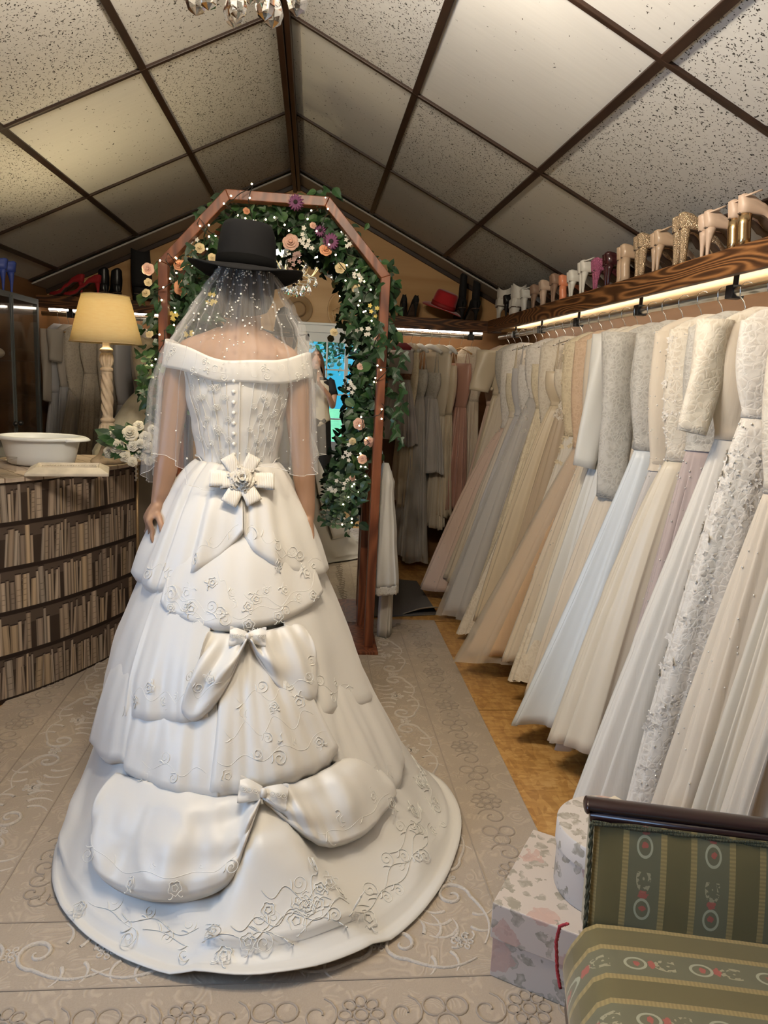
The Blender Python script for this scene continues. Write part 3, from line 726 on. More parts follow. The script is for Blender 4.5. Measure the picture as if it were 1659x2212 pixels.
def tier(name,low,up,o0,o1,bulge=.01,rip=(),nu=48,nv=22,emb=None,seed=1,curl=.6,power=.5,edge=0,crk=.005):
    def S(u,v,extra=0):
        a=resamp(up,min(max(u,0),1)); c=resamp(low,min(max(u,0),1)); vv=min(v,1)
        phi=a[0]+(c[0]-a[0])*vv; t=a[1]+(c[1]-a[1])*vv
        o=o0+(o1-o0)*min(1,vv*1.02)**power+bulge*math.sin(math.pi*min(1,vv))
        for (k,am,ph,mode) in rip:
            if mode in ('bow','wob'):
                q=u if mode=='bow' else 1-u
                o+=am*(q**2.2)*math.sin(2*math.pi*k*vv+ph)*min(1,8*(1-q)+.3); continue
            w={'top':(1-vv)**1.2,'low':vv**1.5,'all':.3+.7*vv,'mid':math.sin(math.pi*vv)}[mode]
            o+=am*w*math.sin(2*math.pi*k*u+ph+vv*1.1)
        if edge: 
            e=min(u,1-u)/edge
            if e<1: o*= .35+.65*math.sin(math.pi/2*max(e,0))
        if vv>.955: o-= (o1*curl)*((vv-.955)/.045)**2
        if crk: o+=crinkle(VB(phi,t),seed,crk)*min(1,6*min(vv,1.02-vv))*min(1,8*min(u,1-u)+.15)
        p=VB(phi,t,max(o,.002)+extra)
        if p.z<.026: p.z=.026+max(0,o)*.4
        return p
    b=MB(); b.grid(S,nu,nv); ob=b.build(name,SATIN,gown,solid=.0022)
    if emb:
        e=MB()
        for (u0,u1,v0,v1,amp,kk,size,sd) in emb:
            N=90; us=[u0+(u1-u0)*i/N for i in range(N+1)]; vs_=[v0+(v1-v0)*i/N+amp*math.sin(kk*2*math.pi*i/N) for i in range(N+1)]
            emb_on(e,S,us,vs_,size,sd)
        e.build('embroidery',EMB,ob)
    return ob,S
tier('side_panel',[(-125,.66),(-90,.65),(-62,.64),(-44,.615),(-36,.62),(-29,.62)],[(-125,.25),(-90,.25),(-62,.25),(-44,.25),(-36,.25),(-29,.25)],.006,.018,.006,[(3,.006,.3,'low'),(7,.003,1,'all')],emb=[(.45,.9,.86,.9,.03,3,.045,5)])
tier('lower_left_tier',[(-60,.70),(-44,.69),(-34,.668),(-31,.68),(-23,.685),(-14,.69),(-7,.69),(0,.69)],[(-60,.48),(-48,.48),(-38,.48),(-30,.48),(-23,.48),(-14,.48),(-7,.48),(0,.48)],.012,.030,.010,[(4,.006,1,'low'),(9,.0025,1,'all')],emb=[(.55,.92,.82,.80,.04,2,.045,7)])
tier('left_tier',[(-35,.592),(-31,.587),(-24,.582),(-16,.576),(-11,.57),(-3,.56)],[(-40,.27),(-36,.27),(-30,.27),(-22,.27),(-14,.27),(-6,.27)],.018,.040,.012,[(2.3,.007,2.0,'low'),(5,.003,.3,'low')],emb=[(.08,.9,.80,.83,.035,3,.045,9)])
tier('right_tier',[(28,.57),(36,.585),(43,.585),(55,.60),(71,.625),(90,.64),(125,.65)],[(30,.27),(40,.27),(50,.27),(62,.27),(78,.27),(100,.27),(125,.27)],.010,.022,.010,[(3,.012,1.2,'low')],emb=[(.1,.55,.8,.86,.03,2,.04,11)])
tier('lower_right_tier',[(32,.64),(39,.685),(45,.728),(52,.775),(57,.785),(66,.772),(80,.775),(120,.77)],[(36,.50),(42,.50),(48,.5),(54,.5),(62,.5),(74,.5),(92,.5),(120,.5)],.008,.022,.008,[(3,.008,.2,'low'),(8,.003,.2,'all')],emb=[(.3,.6,.8,.84,.03,2,.05,13)])
CPL=[(-3,.688),(3,.686),(9,.685),(16,.677),(24,.675),(32,.67),(39,.65)]; CPU=[(3,.388),(7,.387),(11,.387),(15,.387),(19,.388),(24,.392),(31,.41)]
ob_cp,CPS=tier('centre_panel',CPL,CPU,.02,.042,.012,[(2,.007,.5,'low'),(5,.004,1.4,'top'),(8,.0025,1.4,'all')],emb=[(.06,.94,.80,.80,.03,3,.05,15),(.1,.9,.62,.64,.05,3,.05,16),(.2,.8,.42,.45,.04,2,.045,17)],edge=.05)
T5LL=[(-35,.78),(-32,.83),(-28,.868),(-21,.875),(-13,.870),(-7,.855),(-1,.835),(3,.81),(5.5,.765),(8,.725),(10.6,.692)]
T5LU=[(-36,.69),(-31,.685),(-23,.68),(-15,.68),(-8,.68),(-1,.682),(4,.683),(8,.684),(10,.684),(11,.685)]
tier('lower_left_swag',T5LL,T5LU,.022,.050,.022,[(2.5,.014,.4,'mid'),(5,.006,1.1,'mid'),(2.5,.012,.3,'bow'),(9,.003,.5,'all'),(4.3,.007,2.0,'low')],nu=90,nv=44,crk=.017,seed=4,emb=[(.10,.72,.80,.78,.03,4,.055,19)],power=.7,edge=.05)
T5RL=[(11.6,.695),(16,.73),(20,.76),(24,.785),(28,.795),(36,.80),(44,.79),(54,.78)]
T5RU=[(11.4,.685),(13,.682),(16,.677),(20,.675),(26,.674),(33,.67),(42,.672),(54,.72)]
tier('lower_right_swag',T5RL,T5RU,.022,.040,.016,[(3,.008,.6,'mid'),(6,.005,.2,'top'),(2,.010,1.3,'wob'),(9,.003,.5,'all')],nu=90,nv=40,crk=.011,seed=6,emb=[(.4,.92,.80,.78,.03,3,.055,21)],edge=.05)
T3LL=[(-5,.405),(-8,.47),(-11.5,.525),(-12,.548),(-9,.56),(-5,.55),(2,.505),(7,.44),(10.5,.395)]
T3LU=[(-6,.372),(-5,.372),(-3,.373),(0,.375),(3,.378),(6,.38),(8.5,.383),(10,.385),(10.9,.386)]
tier('upper_left_swag',T3LL,T3LU,.028,.050,.028,[(3,.010,.5,'mid'),(2.2,.011,.7,'bow')],nu=80,nv=40,crk=.009,seed=8,emb=[(.15,.7,.72,.70,.05,2,.04,23)],edge=.06)
T3RL=[(11.6,.395),(17,.455),(22,.50),(28,.53),(34,.548),(38,.525),(40,.465)]
T3RU=[(11.2,.386),(12.5,.384),(15,.380),(20,.376),(27,.372),(35,.37),(41,.38)]
tier('upper_right_swag',T3RL,T3RU,.028,.042,.024,[(3,.009,.9,'mid'),(2.2,.010,.2,'wob'),(6,.004,.2,'top')],nu=80,nv=40,crk=.009,seed=9,emb=[(.45,.9,.76,.74,.05,2,.04,25)],edge=.06)
T2L=[(-33,.33),(-29,.346),(-21,.357),(-10,.370),(0,.375),(10,.372),(23,.366),(37,.355),(52,.336),(58,.322)]
T2U=[(-38,.12),(-33,.12),(-24,.12),(-12,.12),(0,.12),(11,.12),(24,.12),(38,.12),(52,.12),(62,.12)]
tier('middle_tier',T2L,T2U,.006,.044,.006,[(2,.005,.8,'low'),(7,.0025,.8,'all')],nu=64,nv=26,emb=[(.04,.48,.74,.86,.035,3,.05,27),(.5,.97,.88,.76,.035,3,.05,28),(.40,.52,.52,.80,.03,2,.04,29),(.10,.45,.86,.92,.02,3,.042,30),(.55,.8,.70,.90,.03,2,.045,31)],power=.9,edge=.04)
T1LL=[(-150,.30),(-112,.305),(-80,.31),(-59,.311),(-49,.312),(-41,.315),(-35,.308),(-24,.28),(-16,.256),(-3,.22),(9.6,.173)]
T1LU=[(-150,.0),(-112,.0),(-84,.0),(-62,.0),(-52,.0),(-43,.0),(-35,.0),(-24,.0),(-14,.01),(-2,.03),(9.6,.05)]
tier('upper_left_tier',T1LL,T1LU,.005,.034,.014,[(5,.010,.7,'all'),(9,.004,.2,'all')],nu=130,nv=26,emb=[(.52,.62,.80,.88,.04,1.5,.045,33),(.70,.97,.84,.80,.04,2,.05,34),(.40,.5,.8,.85,.04,1,.045,35)],power=.9)
T1RL=[(10.0,.173),(16,.21),(28,.245),(43,.27),(63,.29),(80,.293),(112,.30),(150,.30)]
T1RU=[(10.0,.05),(16,.03),(28,.015),(43,.0),(63,.0),(80,.0),(112,.0),(150,.0)]
tier('upper_right_tier',T1RL,T1RU,.005,.038,.012,[(3,.007,2.2,'all'),(7,.004,.2,'all')],nu=110,nv=26,emb=[(.04,.45,.72,.82,.05,2.5,.05,36),(.3,.58,.86,.88,.03,2,.045,37)],power=.9)
tier('front_tier',[(150,.30),(170,.32),(190,.32),(210,.30)],[(150,0),(170,0),(190,0),(210,0)],.006,.035,.012,[(3,.006,0,'low')])
# train embroidery
e=MB()
def TB(u,v): 
    phi=-90+180*u; o=skirt_off(phi,v); p=VB(phi,v,o if v<.93 else 0,o*.6 if v>=.93 else 0)
    if v>.96: p.z=max(.021,.024+max(0,o)*.7)
    return p+Vector((0,0,.003))
for (p0,t0,p1,t1,amp,kk,size,sd) in ((2,.90,20,.885,.012,3,.055,48),(-20,.915,0,.90,.01,2,.05,49),(8,.84,20,.87,.012,2,.05,50),(64,.885,88,.84,.012,3,.05,151),(30,.90,52,.885,.012,2,.055,152),(-32,.93,4,.925,.008,3,.06,41),(0,.925,28,.92,.012,3,.065,42),(24,.92,60,.90,.008,3,.06,43),(20,.80,14,.93,.012,2,.055,44),(60,.92,84,.86,.01,2,.05,45),(5,.90,24,.90,.014,2,.06,46),(40,.86,66,.86,.01,2,.055,47)):
    N=110; us=[(p0+(p1-p0)*i/N+90)/180 for i in range(N+1)]; vs_=[t0+(t1-t0)*i/N+amp*math.sin(kk*2*math.pi*i/N) for i in range(N+1)]
    emb_on(e,TB,us,vs_,size,sd,rad=.0012)
e.build('train_embroidery',EMB,gown)
# bodice
def bod(phi,z,off=.008):
    tabA=[(1.06,.152),(1.12,.140),(1.18,.122),(1.28,.138),(1.38,.163),(1.46,.178),(1.52,.18)]; tabB=[(1.06,.11),(1.12,.098),(1.18,.088),(1.28,.099),(1.38,.112),(1.46,.112),(1.52,.09)]
    a=R(phi); A=lerp_tab(tabA,z)+off; Bq=lerp_tab(tabB,z)+off
    return Vector((BX+A*math.sin(a),2.418-Bq*math.cos(a),z))
def bod_low(phi):
    d=abs((phi-5+180)%360-180)
    return 1.175-.075*max(0,math.cos(R(min(d*1.35,90))))**1.4
def bodf(u,v):
    phi=-180+360*u; z0=bod_low(phi); z1=1.462+.02*abs(math.sin(R(phi)))
    z=z0+(z1-z0)*v
    return bod(phi,z,.008+.0015*math.cos(R(phi)*10))
b=MB(); b.grid(bodf,97,34); bo=b.build('bodice',SATIN,gown,solid=.003)
b=MB()
for ph in (-58,-40,-24,-9,19,34,50,68):
    b.tube([bod(ph*(.75+.25*(z-1.1)/.36),z,.0105) for z in [bod_low(ph)+(1.455-bod_low(ph))*k/16 for k in range(17)]],.0016,5,caps=False)
b.tube([bod(5,z,.012) for z in [1.105+.355*k/12 for k in range(13)]],.003,6,flat=.5)
b.tube([bod(p,bod_low(p)+.002,.011) for p in range(-100,111,5)],.0022,5,caps=False)
b.build('seam_piping',SATIN,bo)
e=MB()
for ph,sd in ((-49,51),(-31,52),(-15,53),(27,54),(42,55),(59,56)):
    N=70; zz=[bod_low(ph)+.03+(1.44-bod_low(ph)-.03)*i/N for i in range(N+1)]
    P=lambda u,v: bod(-180+360*u,1.05+.45*v,.0105)
    us=[(ph*(.75+.25*(z-1.1)/.36)+1.5*math.sin(i*.35)+180)/360 for i,z in enumerate(zz)]; vs_=[(z-1.05)/.45 for z in zz]
    emb_on(e,P,us,vs_,.026,sd,rad=.0008)
e.build('bodice_embroidery',EMB,bo)
for k in range(10):
    z=1.13+.032*k; p=bod(5-6,z,.012); q=MB(); q.ball(p,.006,8,6,sc=(1,.6,1)); q.build('button',PEARL,bo)
# off-shoulder band
def band(u,v):
    phi=-180+360*u; s=abs(math.sin(R(phi))); a=R(phi)
    top=1.478+.046*s*s-.010*math.sin(a); h=.062+.016*s
    z=top-h*v
    A=.188+.034*s**3+.010*s*v; Bq=.112+.012*s+.004*math.sin(math.pi*v)
    return (BX+A*math.sin(a)*(1 if s<.3 else 1),2.412-Bq*math.cos(a)-.004,z+.004*math.sin(6*a))
b=MB(); b.grid(band,97,9); bd=b.build('off_shoulder_band',SATIN,gown,solid=.003)
e=MB()
for (u0,u1,sd) in ((.27,.36,61),(.64,.73,62),(.38,.48,63),(.53,.62,64)):
    N=50; us=[u0+(u1-u0)*i/N for i in range(N+1)]; vs_=[.5+.12*math.sin(i*.4) for i in range(N+1)]
    emb_on(e,lambda u,v:Vector(band(u,v)),us,vs_,.028,sd,rad=.001)
e.build('band_embroidery',EMB,bd)
# bows and rosette
def frame(phi,t,off):
    p=VB(phi,t,off); du=(VB(phi+1,t,off)-p).normalized(); dv=(VB(phi,t+.01,off)-p).normalized(); n=du.cross(dv); n.normalize()
    if n.y>0: n=-n
    return p,du,dv,n
def small_bow(phi,t,off,s,tilt):
    p,x,y,n=frame(phi,t,off); q=Matrix.Rotation(R(tilt),3,n); x=q@x; y=q@y
    g=None
    b=MB()
    for sg in (-1,1):
        def lobe(u,v):
            a=2*math.pi*u; L=s*v; w=s*(.16+.34*v**.8)*(1 if v<.97 else .94); th=s*.20*math.sin(math.pi*min(v,.93))*(.5+.5*v)
            return p+x*(sg*L)+y*(w*math.cos(a)+.004*math.cos(3*a))+n*(.006+th*math.sin(a)+.05*s*math.sin(a*4)*v)
        b.grid(lobe,24,10,close=True)
    o=b.build('bow',RIBBON if False else SATIN,gown)
    e=MB(); e.ball(p+n*.010,s*.2,12,8,sc=(.8,1,1.0)); e.build('knot',SATIN,o)
    e=MB()
    for sg in (-1,1):
        for k in (0,1,2):
            c=p+x*(sg*s*(.35+.24*k))+n*(.008+s*.2*math.sin(math.pi*(.35+.24*k)))
            r=s*.13
            e.tube([c+x*(r*(1-i/17)*math.cos(i*.7))+y*(r*(1-i/17)*math.sin(i*.7))+n*.003 for i in range(15)],.0011,4,caps=False)
    e.build('bow_embroidery',EMB,o)
small_bow(11.0,.388,.056,.052,-4)
small_bow(11.2,.684,.056,.066,-16)
def rose_petals(b,c,n,r,layers=4,seed=0,m=0,openk=1.0):
    rg=random.Random(seed); n=Vector(n).normalized(); x=n.cross(Vector((.3,.2,1)));
    if x.length<.1: x=n.cross(Vector((1,0,0)))
    x.normalize(); y=n.cross(x); c=Vector(c)
    for L in range(layers):
        k=L/(max(1,layers-1)); num=3+L; rr=r*(.22+.78*k)
        for i in range(num):
            a0=2*math.pi*i/num+L*.7+rg.uniform(-.2,.2); wd=2*math.pi/num*.72
            def pf(u,v,a0=a0,wd=wd,rr=rr,k=k):
                a=a0+wd*(2*u-1); e=1-(2*u-1)**2*.25
                rad=rr*(.25+.75*v**.8)*e*(.75+.25*k*openk); h=r*(.75*(1-k*.75*openk))*v**(1.1)+ r*.10*(1-k) - r*.10*k*v*v*openk*(.4+v)
                curl=r*.10*(v**4)
                return c+x*((rad+curl)*math.cos(a))+y*((rad+curl)*math.sin(a))+n*h
            b.grid(pf,7,5,m=m)
    b.ball(c+n*r*.45,r*.22,8,6,m=m)
p,x,y,n=frame(9,.062,.030)
ro=None
b=MB(); rose_petals(b,p+n*.012,n,.046,5,3); 
for k in range(6):
    a=2*math.pi*k/6+.3; rose_petals(b,p+x*(.034*math.cos(a))+y*(.030*math.sin(a))+n*.012,n+x*(.5*math.cos(a))+y*(.5*math.sin(a)),.022,3,k)
ro=b.build('rosette',RIBBON,gown,solid=.001)
for (ang,L,w,sd) in ((178,.095,.052,1),(-2,.098,.052,2),(122,.085,.044,3),(62,.085,.044,4),(-118,.085,.05,5),(-62,.08,.05,6),(184,.065,.05,7)):
    a=R(ang); d=x*math.cos(a)-y*math.sin(a); s=x*math.sin(a)+y*math.cos(a)
    b=MB()
    def lp(u,v):
        q=2*math.pi*u; return p+d*(L*.5*(1-math.cos(q))*(1 if True else 1))+n*(.006+.010*math.sin(q)+.006*(1-math.cos(q)))+s*(w*(v-.5)*(.8+.2*(1-math.cos(q))/2))
    b.grid(lp,26,5,close=True); b.build('ribbon_loop',RIBBON,ro,solid=.0008)
b=MB(); b.tube([VB(9.8,.09+.008*k,.026) for k in range(11)],.0022,5); b.build('zip_fastening',mat('zip_cord',(.45,.40,.35),.5),gown)

# veil
VEIL=bpy.data.materials.new('tulle_veil'); VEIL.use_nodes=True
_n=VEIL.node_tree.nodes; _l=VEIL.node_tree.links; _n.remove(_n['Principled BSDF'])
_d=_n.new('ShaderNodeBsdfDiffuse'); _d.inputs[0].default_value=(.85,.83,.79,1); _t=_n.new('ShaderNodeBsdfTransparent')
_tr=_n.new('ShaderNodeBsdfTranslucent'); _tr.inputs[0].default_value=(.8,.78,.74,1); _a=_n.new('ShaderNodeMixShader'); _a.inputs[0].default_value=.35
_l.new(_d.outputs[0],_a.inputs[1]); _l.new(_tr.outputs[0],_a.inputs[2])
_x2=_n.new('ShaderNodeMixShader'); _x2.inputs[0].default_value=.17; _l.new(_t.outputs[0],_x2.inputs[1]); _l.new(_a.outputs[0],_x2.inputs[2]); _l.new(_x2.outputs[0],_n['Material Output'].inputs[0])
veil=thing('bridal_veil','sheer pearl-dotted tulle veil hanging from under the black hat','veil',(BX,2.38,1.6))
def veilf(u,v,off=0):
    s=2*u-1; phi=s*108; a=R(phi)
    zt=1.755; 
    zb=1.135-.02*math.cos(phi*.06)+ (.055*max(0,s)**2) + .035*math.sin(s*9)
    z=zt+(zb-zt)*v
    A=lerp_tab([(0,.080),(.10,.118),(.2,.152),(.3,.186),(.42,.226),(.6,.250),(1,.258)],v); Bq=lerp_tab([(0,.092),(.14,.122),(.30,.138),(.42,.150),(.7,.155),(1,.160)],v)
    A+=.022*max(0,-s)*v
    pl=(.007+.008*v)*(math.sin(phi*.21+.6)+.6*math.sin(phi*.47+2*v)+.4*math.sin(phi*.9))
    A+=pl+off; Bq+=pl+off
    cx=HX+(BX-HX)*min(1,v*2)
    return Vector((cx+A*math.sin(a),2.402-Bq*math.cos(a),z))
b=MB(); b.grid(veilf,150,40); vo=b.build('tulle',VEIL,veil)
b=MB(); b.tube([veilf(k/150,1) for k in range(151)],.0007,4,caps=False); b.tube([veilf(0,k/40) for k in range(41)],.0007,4,caps=False); b.tube([veilf(1,k/40) for k in range(41)],.0007,4,caps=False)
b.build('veil_edging',mat('veil_edge',(.8,.78,.73),.5),veil)
b=MB(); rg=random.Random(3)
for k in range(420):
    v=rg.random()**1.9; u=(.42+rg.gauss(0,.17)) if v<.42 else rg.random(); u=min(.98,max(.02,u)); r=rg.choice((.0013,.0017,.0020,.0026,.0034))
    if v>.4 and rg.random()<.55: continue
    b.ball(veilf(u,v,.001),r,6,4)
b.build('pearl_beading',PEARL,veil)['kind']='stuff'
# black hat
HB=mat('black_felt',(.004,.004,.0045),.9,spec=.15)
h=hat('felt_hat','black felt hat with wide brim on the mannequin head',HB,(-.214,2.40,1.735),R(90),0,.180,.092,.155,mat('black_hat_band',(.002,.002,.002),.9,spec=.05),.026,-.02,.94)
h.rotation_euler=(R(3),R(3),R(90))
# ------------------------------------------------------------ mirror arch
AF,AM=3.75,4.16
OUT=[(-.745,0),(-.745,1.945),(-.435,2.285),(.055,2.285),(.365,1.945),(.365,0)]
arch=thing('arch_mirror','tall standing mirror in a deep reddish wooden arch behind the bride','mirror',(-.19,AF,0))
def inset(k):
    return [(-.745+k,0),(-.745+k,1.945-.37*k),(-.435+.45*k,2.285-k),(.055-.45*k,2.285-k),(.365-k,1.945-.37*k),(.365-k,0)]
def frame_ring(name,y0,y1,k0,k1,m):
    A,B=inset(k0),inset(k1)
    for i in range(5):
        q=MB(); pts=[A[i],A[i+1],B[i+1],B[i]]
        if i in (0,4): pts=[(x,max(z,.03)) for x,z in pts]
        q.prism(pts,y0,y1); q.build(name if i in (0,4) else name.replace('post','segment'),m,arch,smooth=False,bevel=.003)
frame_ring('front_post',AF,AF+.075,0,.045,REDWOOD)
frame_ring('rear_post',AM-.06,AM+.03,.022,.062,REDWOOD)
q=MB(); q.box((-.19,(AF+AM)/2,.015),(1.16,AM-AF+.14,.03)); q.build('base_board',REDWOOD,arch,smooth=False,bevel=.004)
for z in (.6,1.3,1.85):
    for x in (-.735,.355):
        q=MB(); q.box((x,(AF+.075+AM-.06)/2,z),(.018,AM-.06-AF-.075,.04)); q.build('side_rail',REDWOOD,arch,smooth=False,bevel=.002)
MIR=mat('mirror_glass',(.88,.90,.88),.0,metal=1)
I=inset(.05)
q=MB(); q.prism([(x,max(z,.032)) for x,z in I],AM-.012,AM-.006); q.build('mirror_glass',MIR,arch,smooth=False)
q=MB(); q.prism([(x,max(z,.03)) for x,z in inset(.03)],AM+.005,AM+.02); q.build('backing',PINE,arch,smooth=False)

# ------------------------------------------------------------ leaves and flowers
def leaf_mat(name,c):
    return mat(name,c,.42,spec=.5,var=(30,.35),coat=.1)
LEAFM=[leaf_mat('leaf_dark',(.016,.050,.018)),leaf_mat('leaf_mid',(.022,.070,.020)),leaf_mat('leaf_pale',(.05,.12,.035)),leaf_mat('leaf_grey',(.045,.080,.045)),mat('vine_stem',(.035,.05,.02),.6)]
def leaf(b,p,d,n,s,m,kind='ovate',fold=.25):
    d=Vector(d).normalized(); n=Vector(n); x=d.cross(n)
    if x.length<.05: x=d.cross(Vector((.3,.5,.8)))
    x.normalize(); n=x.cross(d)
    if kind=='ivy': O=[(0,0),(.10,.34),(.30,.40),(.38,.20),(.72,.16),(1,0)]
    elif kind=='ovate': O=[(0,0),(.14,.24),(.38,.35),(.65,.25),(.86,.10),(1,0)]
    else: O=[(0,0),(.15,.10),(.4,.14),(.7,.10),(1,0)]
    vs=[];fs=[];k=len(O)
    for t,w in O:
        bend=-.35*t*t*.5
        vs.append(Vector(p)+d*(t*s)+n*(bend*s))
    for sg in (-1,1):
        for t,w in O[1:-1]:
            vs.append(Vector(p)+d*((t-(.06 if kind=='ivy' else 0))*s)+x*(sg*w*s)+n*((-.35*t*t*.5+fold*w)*s))
    for sg,off in ((0,k),(1,k+k-2)):
        q=[0]+[off+i for i in range(k-2)]+[k-1]
        for i in range(k-1):
            a,c=i,i+1; f=[a,c]+([q[i+1]] if i+1<k-1 else [])+([q[i]] if 0<i else [])
            f=[a,c,q[c],q[a]]; f2=[]
            for z in f:
                if z not in f2: f2.append(z)
            if len(f2)>=3: fs.append(tuple(f2 if sg else f2[::-1]))
    b.add(vs,fs,m)
ROSE_P=mat('peach_rose',(.80,.40,.23),.6,sss=.0,spec=.3); ROSE_C=mat('cream_rose',(.80,.66,.40),.6,spec=.3); ROSE_B=mat('blush_rose',(.78,.50,.40),.6,spec=.3); PURP=mat('purple_daisy',(.17,.045,.13),.6); YEL=mat('yellow_petals',(.75,.60,.16),.6); WHT=mat('white_petals',(.80,.78,.70),.6); PINKISH=mat('dusty_blossom',(.42,.27,.24),.7)
gar=thing('flower_garland','ivy garland with peach roses and purple daisies wound around the mirror arch','garland',(-.19,AF,1.9))
# garland path: spots (x,z,depth,thickness,density)
def dens_path():
    P=[]
    def seg(a,b,n,w,y=(.02,.36)):
        for i in range(n):
            k=rnd.random(); P.append((a[0]+(b[0]-a[0])*k+rnd.gauss(0,w),AF+rnd.uniform(*y),a[1]+(b[1]-a[1])*k+rnd.gauss(0,w)))
    seg((-.72,1.25),(-.72,1.95),150,.045,(-.02,.30)); seg((-.80,1.25),(-.78,1.85),70,.035,(0,.25)); seg((-.62,1.78),(-.42,2.18),150,.065,(.06,.34)); seg((-.68,1.55),(-.60,1.90),110,.05,(.08,.3)); seg((-.42,2.20),(.03,2.215),190,.035,(.06,.34)); seg((-.15,2.10),(.05,2.12),50,.035,(.08,.2))
    seg((.05,2.19),(.31,1.90),150,.042,(.06,.34)); seg((.18,2.0),(.24,1.93),30,.04,(.08,.2)); seg((.32,1.92),(.29,1.1),330,.042,(.04,.34)); seg((.27,1.45),(.25,.95),150,.042,(.06,.22)); seg((.385,1.95),(.39,1.25),45,.02,(0,.25)); seg((.24,.98),(.17,.75),110,.045,(.04,.2)); seg((-.05,2.30),(.05,2.30),16,.02,(0,.1)); seg((.36,2.05),(.40,1.85),22,.025,(0,.2)); seg((-.56,2.16),(-.46,2.28),12,.02,(.03,.2))
    return P
b=MB()
for (x,y,z) in dens_path():
    a=rnd.uniform(0,2*math.pi); d=Vector((math.cos(a)*.8,rnd.uniform(-.5,.15),-.45+math.sin(a)*.7)); n=Vector((rnd.uniform(-.6,.6),-1,rnd.uniform(-.1,.8)))
    kind=rnd.choice(('ovate','ivy','ovate','ivy')); m=rnd.choice((0,0,0,1,1,2,3))
    leaf(b,(x,y,z),d,n,rnd.uniform(.035,.075),m,kind,rnd.uniform(.1,.4))
# hanging ivy tails
for (x,y,z,L) in ((.20,AF+.05,1.92,.30),(.16,AF+.12,1.95,.2),(.33,AF-.02,1.72,.15),(-.60,AF-.03,2.02,.28),(-.58,AF-.02,1.96,.2),(-.80,AF+.05,1.50,.28),(.43,AF+.02,1.60,.2),(.44,AF+.05,1.35,.22),(.20,AF+.06,.92,.22)):
    pts=[(x+.02*math.sin(k*.9+x*30),y-.01*k,z-L*k/8) for k in range(9)]
    b.tube(pts,.0018,5,m=4)
    for k in range(9):
        sg=1 if k%2 else -1; leaf(b,pts[k],(sg*rnd.uniform(.2,.9),rnd.uniform(-.6,.1),-.8),(rnd.uniform(-.6,.6),-1,rnd.uniform(-.2,.7)),rnd.uniform(.045,.075),rnd.choice((0,0,1)),'ivy',.25)
# olive-like sprays at the bottom right
for k in range(9):
    x0,z0=.18+rnd.uniform(-.05,.05),.92; dx=rnd.uniform(-.10,.05); dz=rnd.uniform(-.05,-.28); y0=AF+rnd.uniform(.05,.2)
    pts=[(x0+dx*i/9,y0-.03*i/9,z0+dz*i/9) for i in range(10)]
    b.tube(pts,.0014,5,m=4)
    for i in range(10):
        for sg in (-1,1): leaf(b,pts[i],(sg*.9,-.3,.1),(0,-1,.5),rnd.uniform(.022,.036),rnd.choice((3,2,3)),'ovate',.1)
# main vines
for (pl) in ([(-.73,AF+.1,1.2),(-.70,AF+.12,1.9),(-.42,AF+.14,2.22),(.03,AF+.14,2.22),(.32,AF+.12,1.9),(.31,AF+.14,1.2),(.2,AF+.1,.9)],):
    P=[]
    for i in range(len(pl)-1):
        for k in range(12):
            q=Vector(pl[i]).lerp(Vector(pl[i+1]),k/12); P.append(q+Vector((.02*math.sin(k*1.3+i),.02*math.cos(k+i),.02*math.sin(k*.9))))
    b.tube(P,.004,6,m=4)
b.build('foliage',LEAFM,gar,smooth=False)
def rose(x,z,y,r,m,n=(0,-1,.2),lab=None):
    q=MB(); rose_petals(q,(x,y,z),n,r,4,int(abs(x*1000+z*977)))
    q.build('rose',m,gar,solid=.0006,label=lab)
for (px,pz,r,m,lb) in ((-.655,1.935,.028,ROSE_P,'peach rose in the garland'),(-.645,1.83,.036,ROSE_P,'peach rose in the garland'),(-.79,1.90,.028,ROSE_B,'blush rose'),(-.79,1.84,.018,ROSE_C,'cream rosebud'),(-.80,1.79,.02,ROSE_C,'cream rosebud'),(-.785,1.60,.018,ROSE_C,'cream rosebud'),
    (-.125,2.075,.038,ROSE_B,'pale blush rose'),(.045,2.05,.030,ROSE_P,'peach rose'),(-.56,2.02,.024,ROSE_C,'cream rose'),(-.50,1.98,.02,ROSE_C,'cream rose'),(.12,1.97,.026,ROSE_C,'cream rose'),(.20,1.88,.022,ROSE_C,'cream rose'),(.325,1.64,.022,ROSE_B,'blush rose'),(.24,1.50,.018,ROSE_B,'blush rose'),(.245,1.21,.030,ROSE_B,'blush rose'),(.30,1.12,.026,ROSE_B,'blush rose'),(.215,1.12,.018,ROSE_C,'cream rosebud'),(.27,1.03,.024,ROSE_B,'blush rose'),(.22,.93,.018,ROSE_B,'blush rose'),(-.02,2.16,.016,ROSE_B,'blush rosebud'),(-.34,2.205,.016,ROSE_P,'peach rosebud'),(.10,1.66,.02,ROSE_C,'cream rosebud')):
    rose(px,pz,AF+(.0 if abs(px+.19)>.55 else .06),r,m,(rnd.uniform(-.3,.3),-1,rnd.uniform(0,.4)))
def daisy(x,z,y,r,m,cm):
    q=MB(); n=Vector((rnd.uniform(-.2,.2),-1,-.1)).normalized(); ax=n.cross(Vector((0,0,1))).normalized(); ay=n.cross(ax)
    for L in range(2):
        for k in range(14):
            a=2*math.pi*(k+L*.5)/14; leaf(q,Vector((x,y,z))+n*(.004*L),ax*math.cos(a)+ay*math.sin(a)+n*(-.25 if L==0 else .25),n,r*(1-.15*L),0,'slim',.15)
    q.ball((x,y-.008,z),r*.24,10,6,m=1,sc=(1,.6,1)); q.build('daisy',[m,cm],gar,smooth=False)
DK=mat('daisy_centre',(.02,.015,.012),.8)
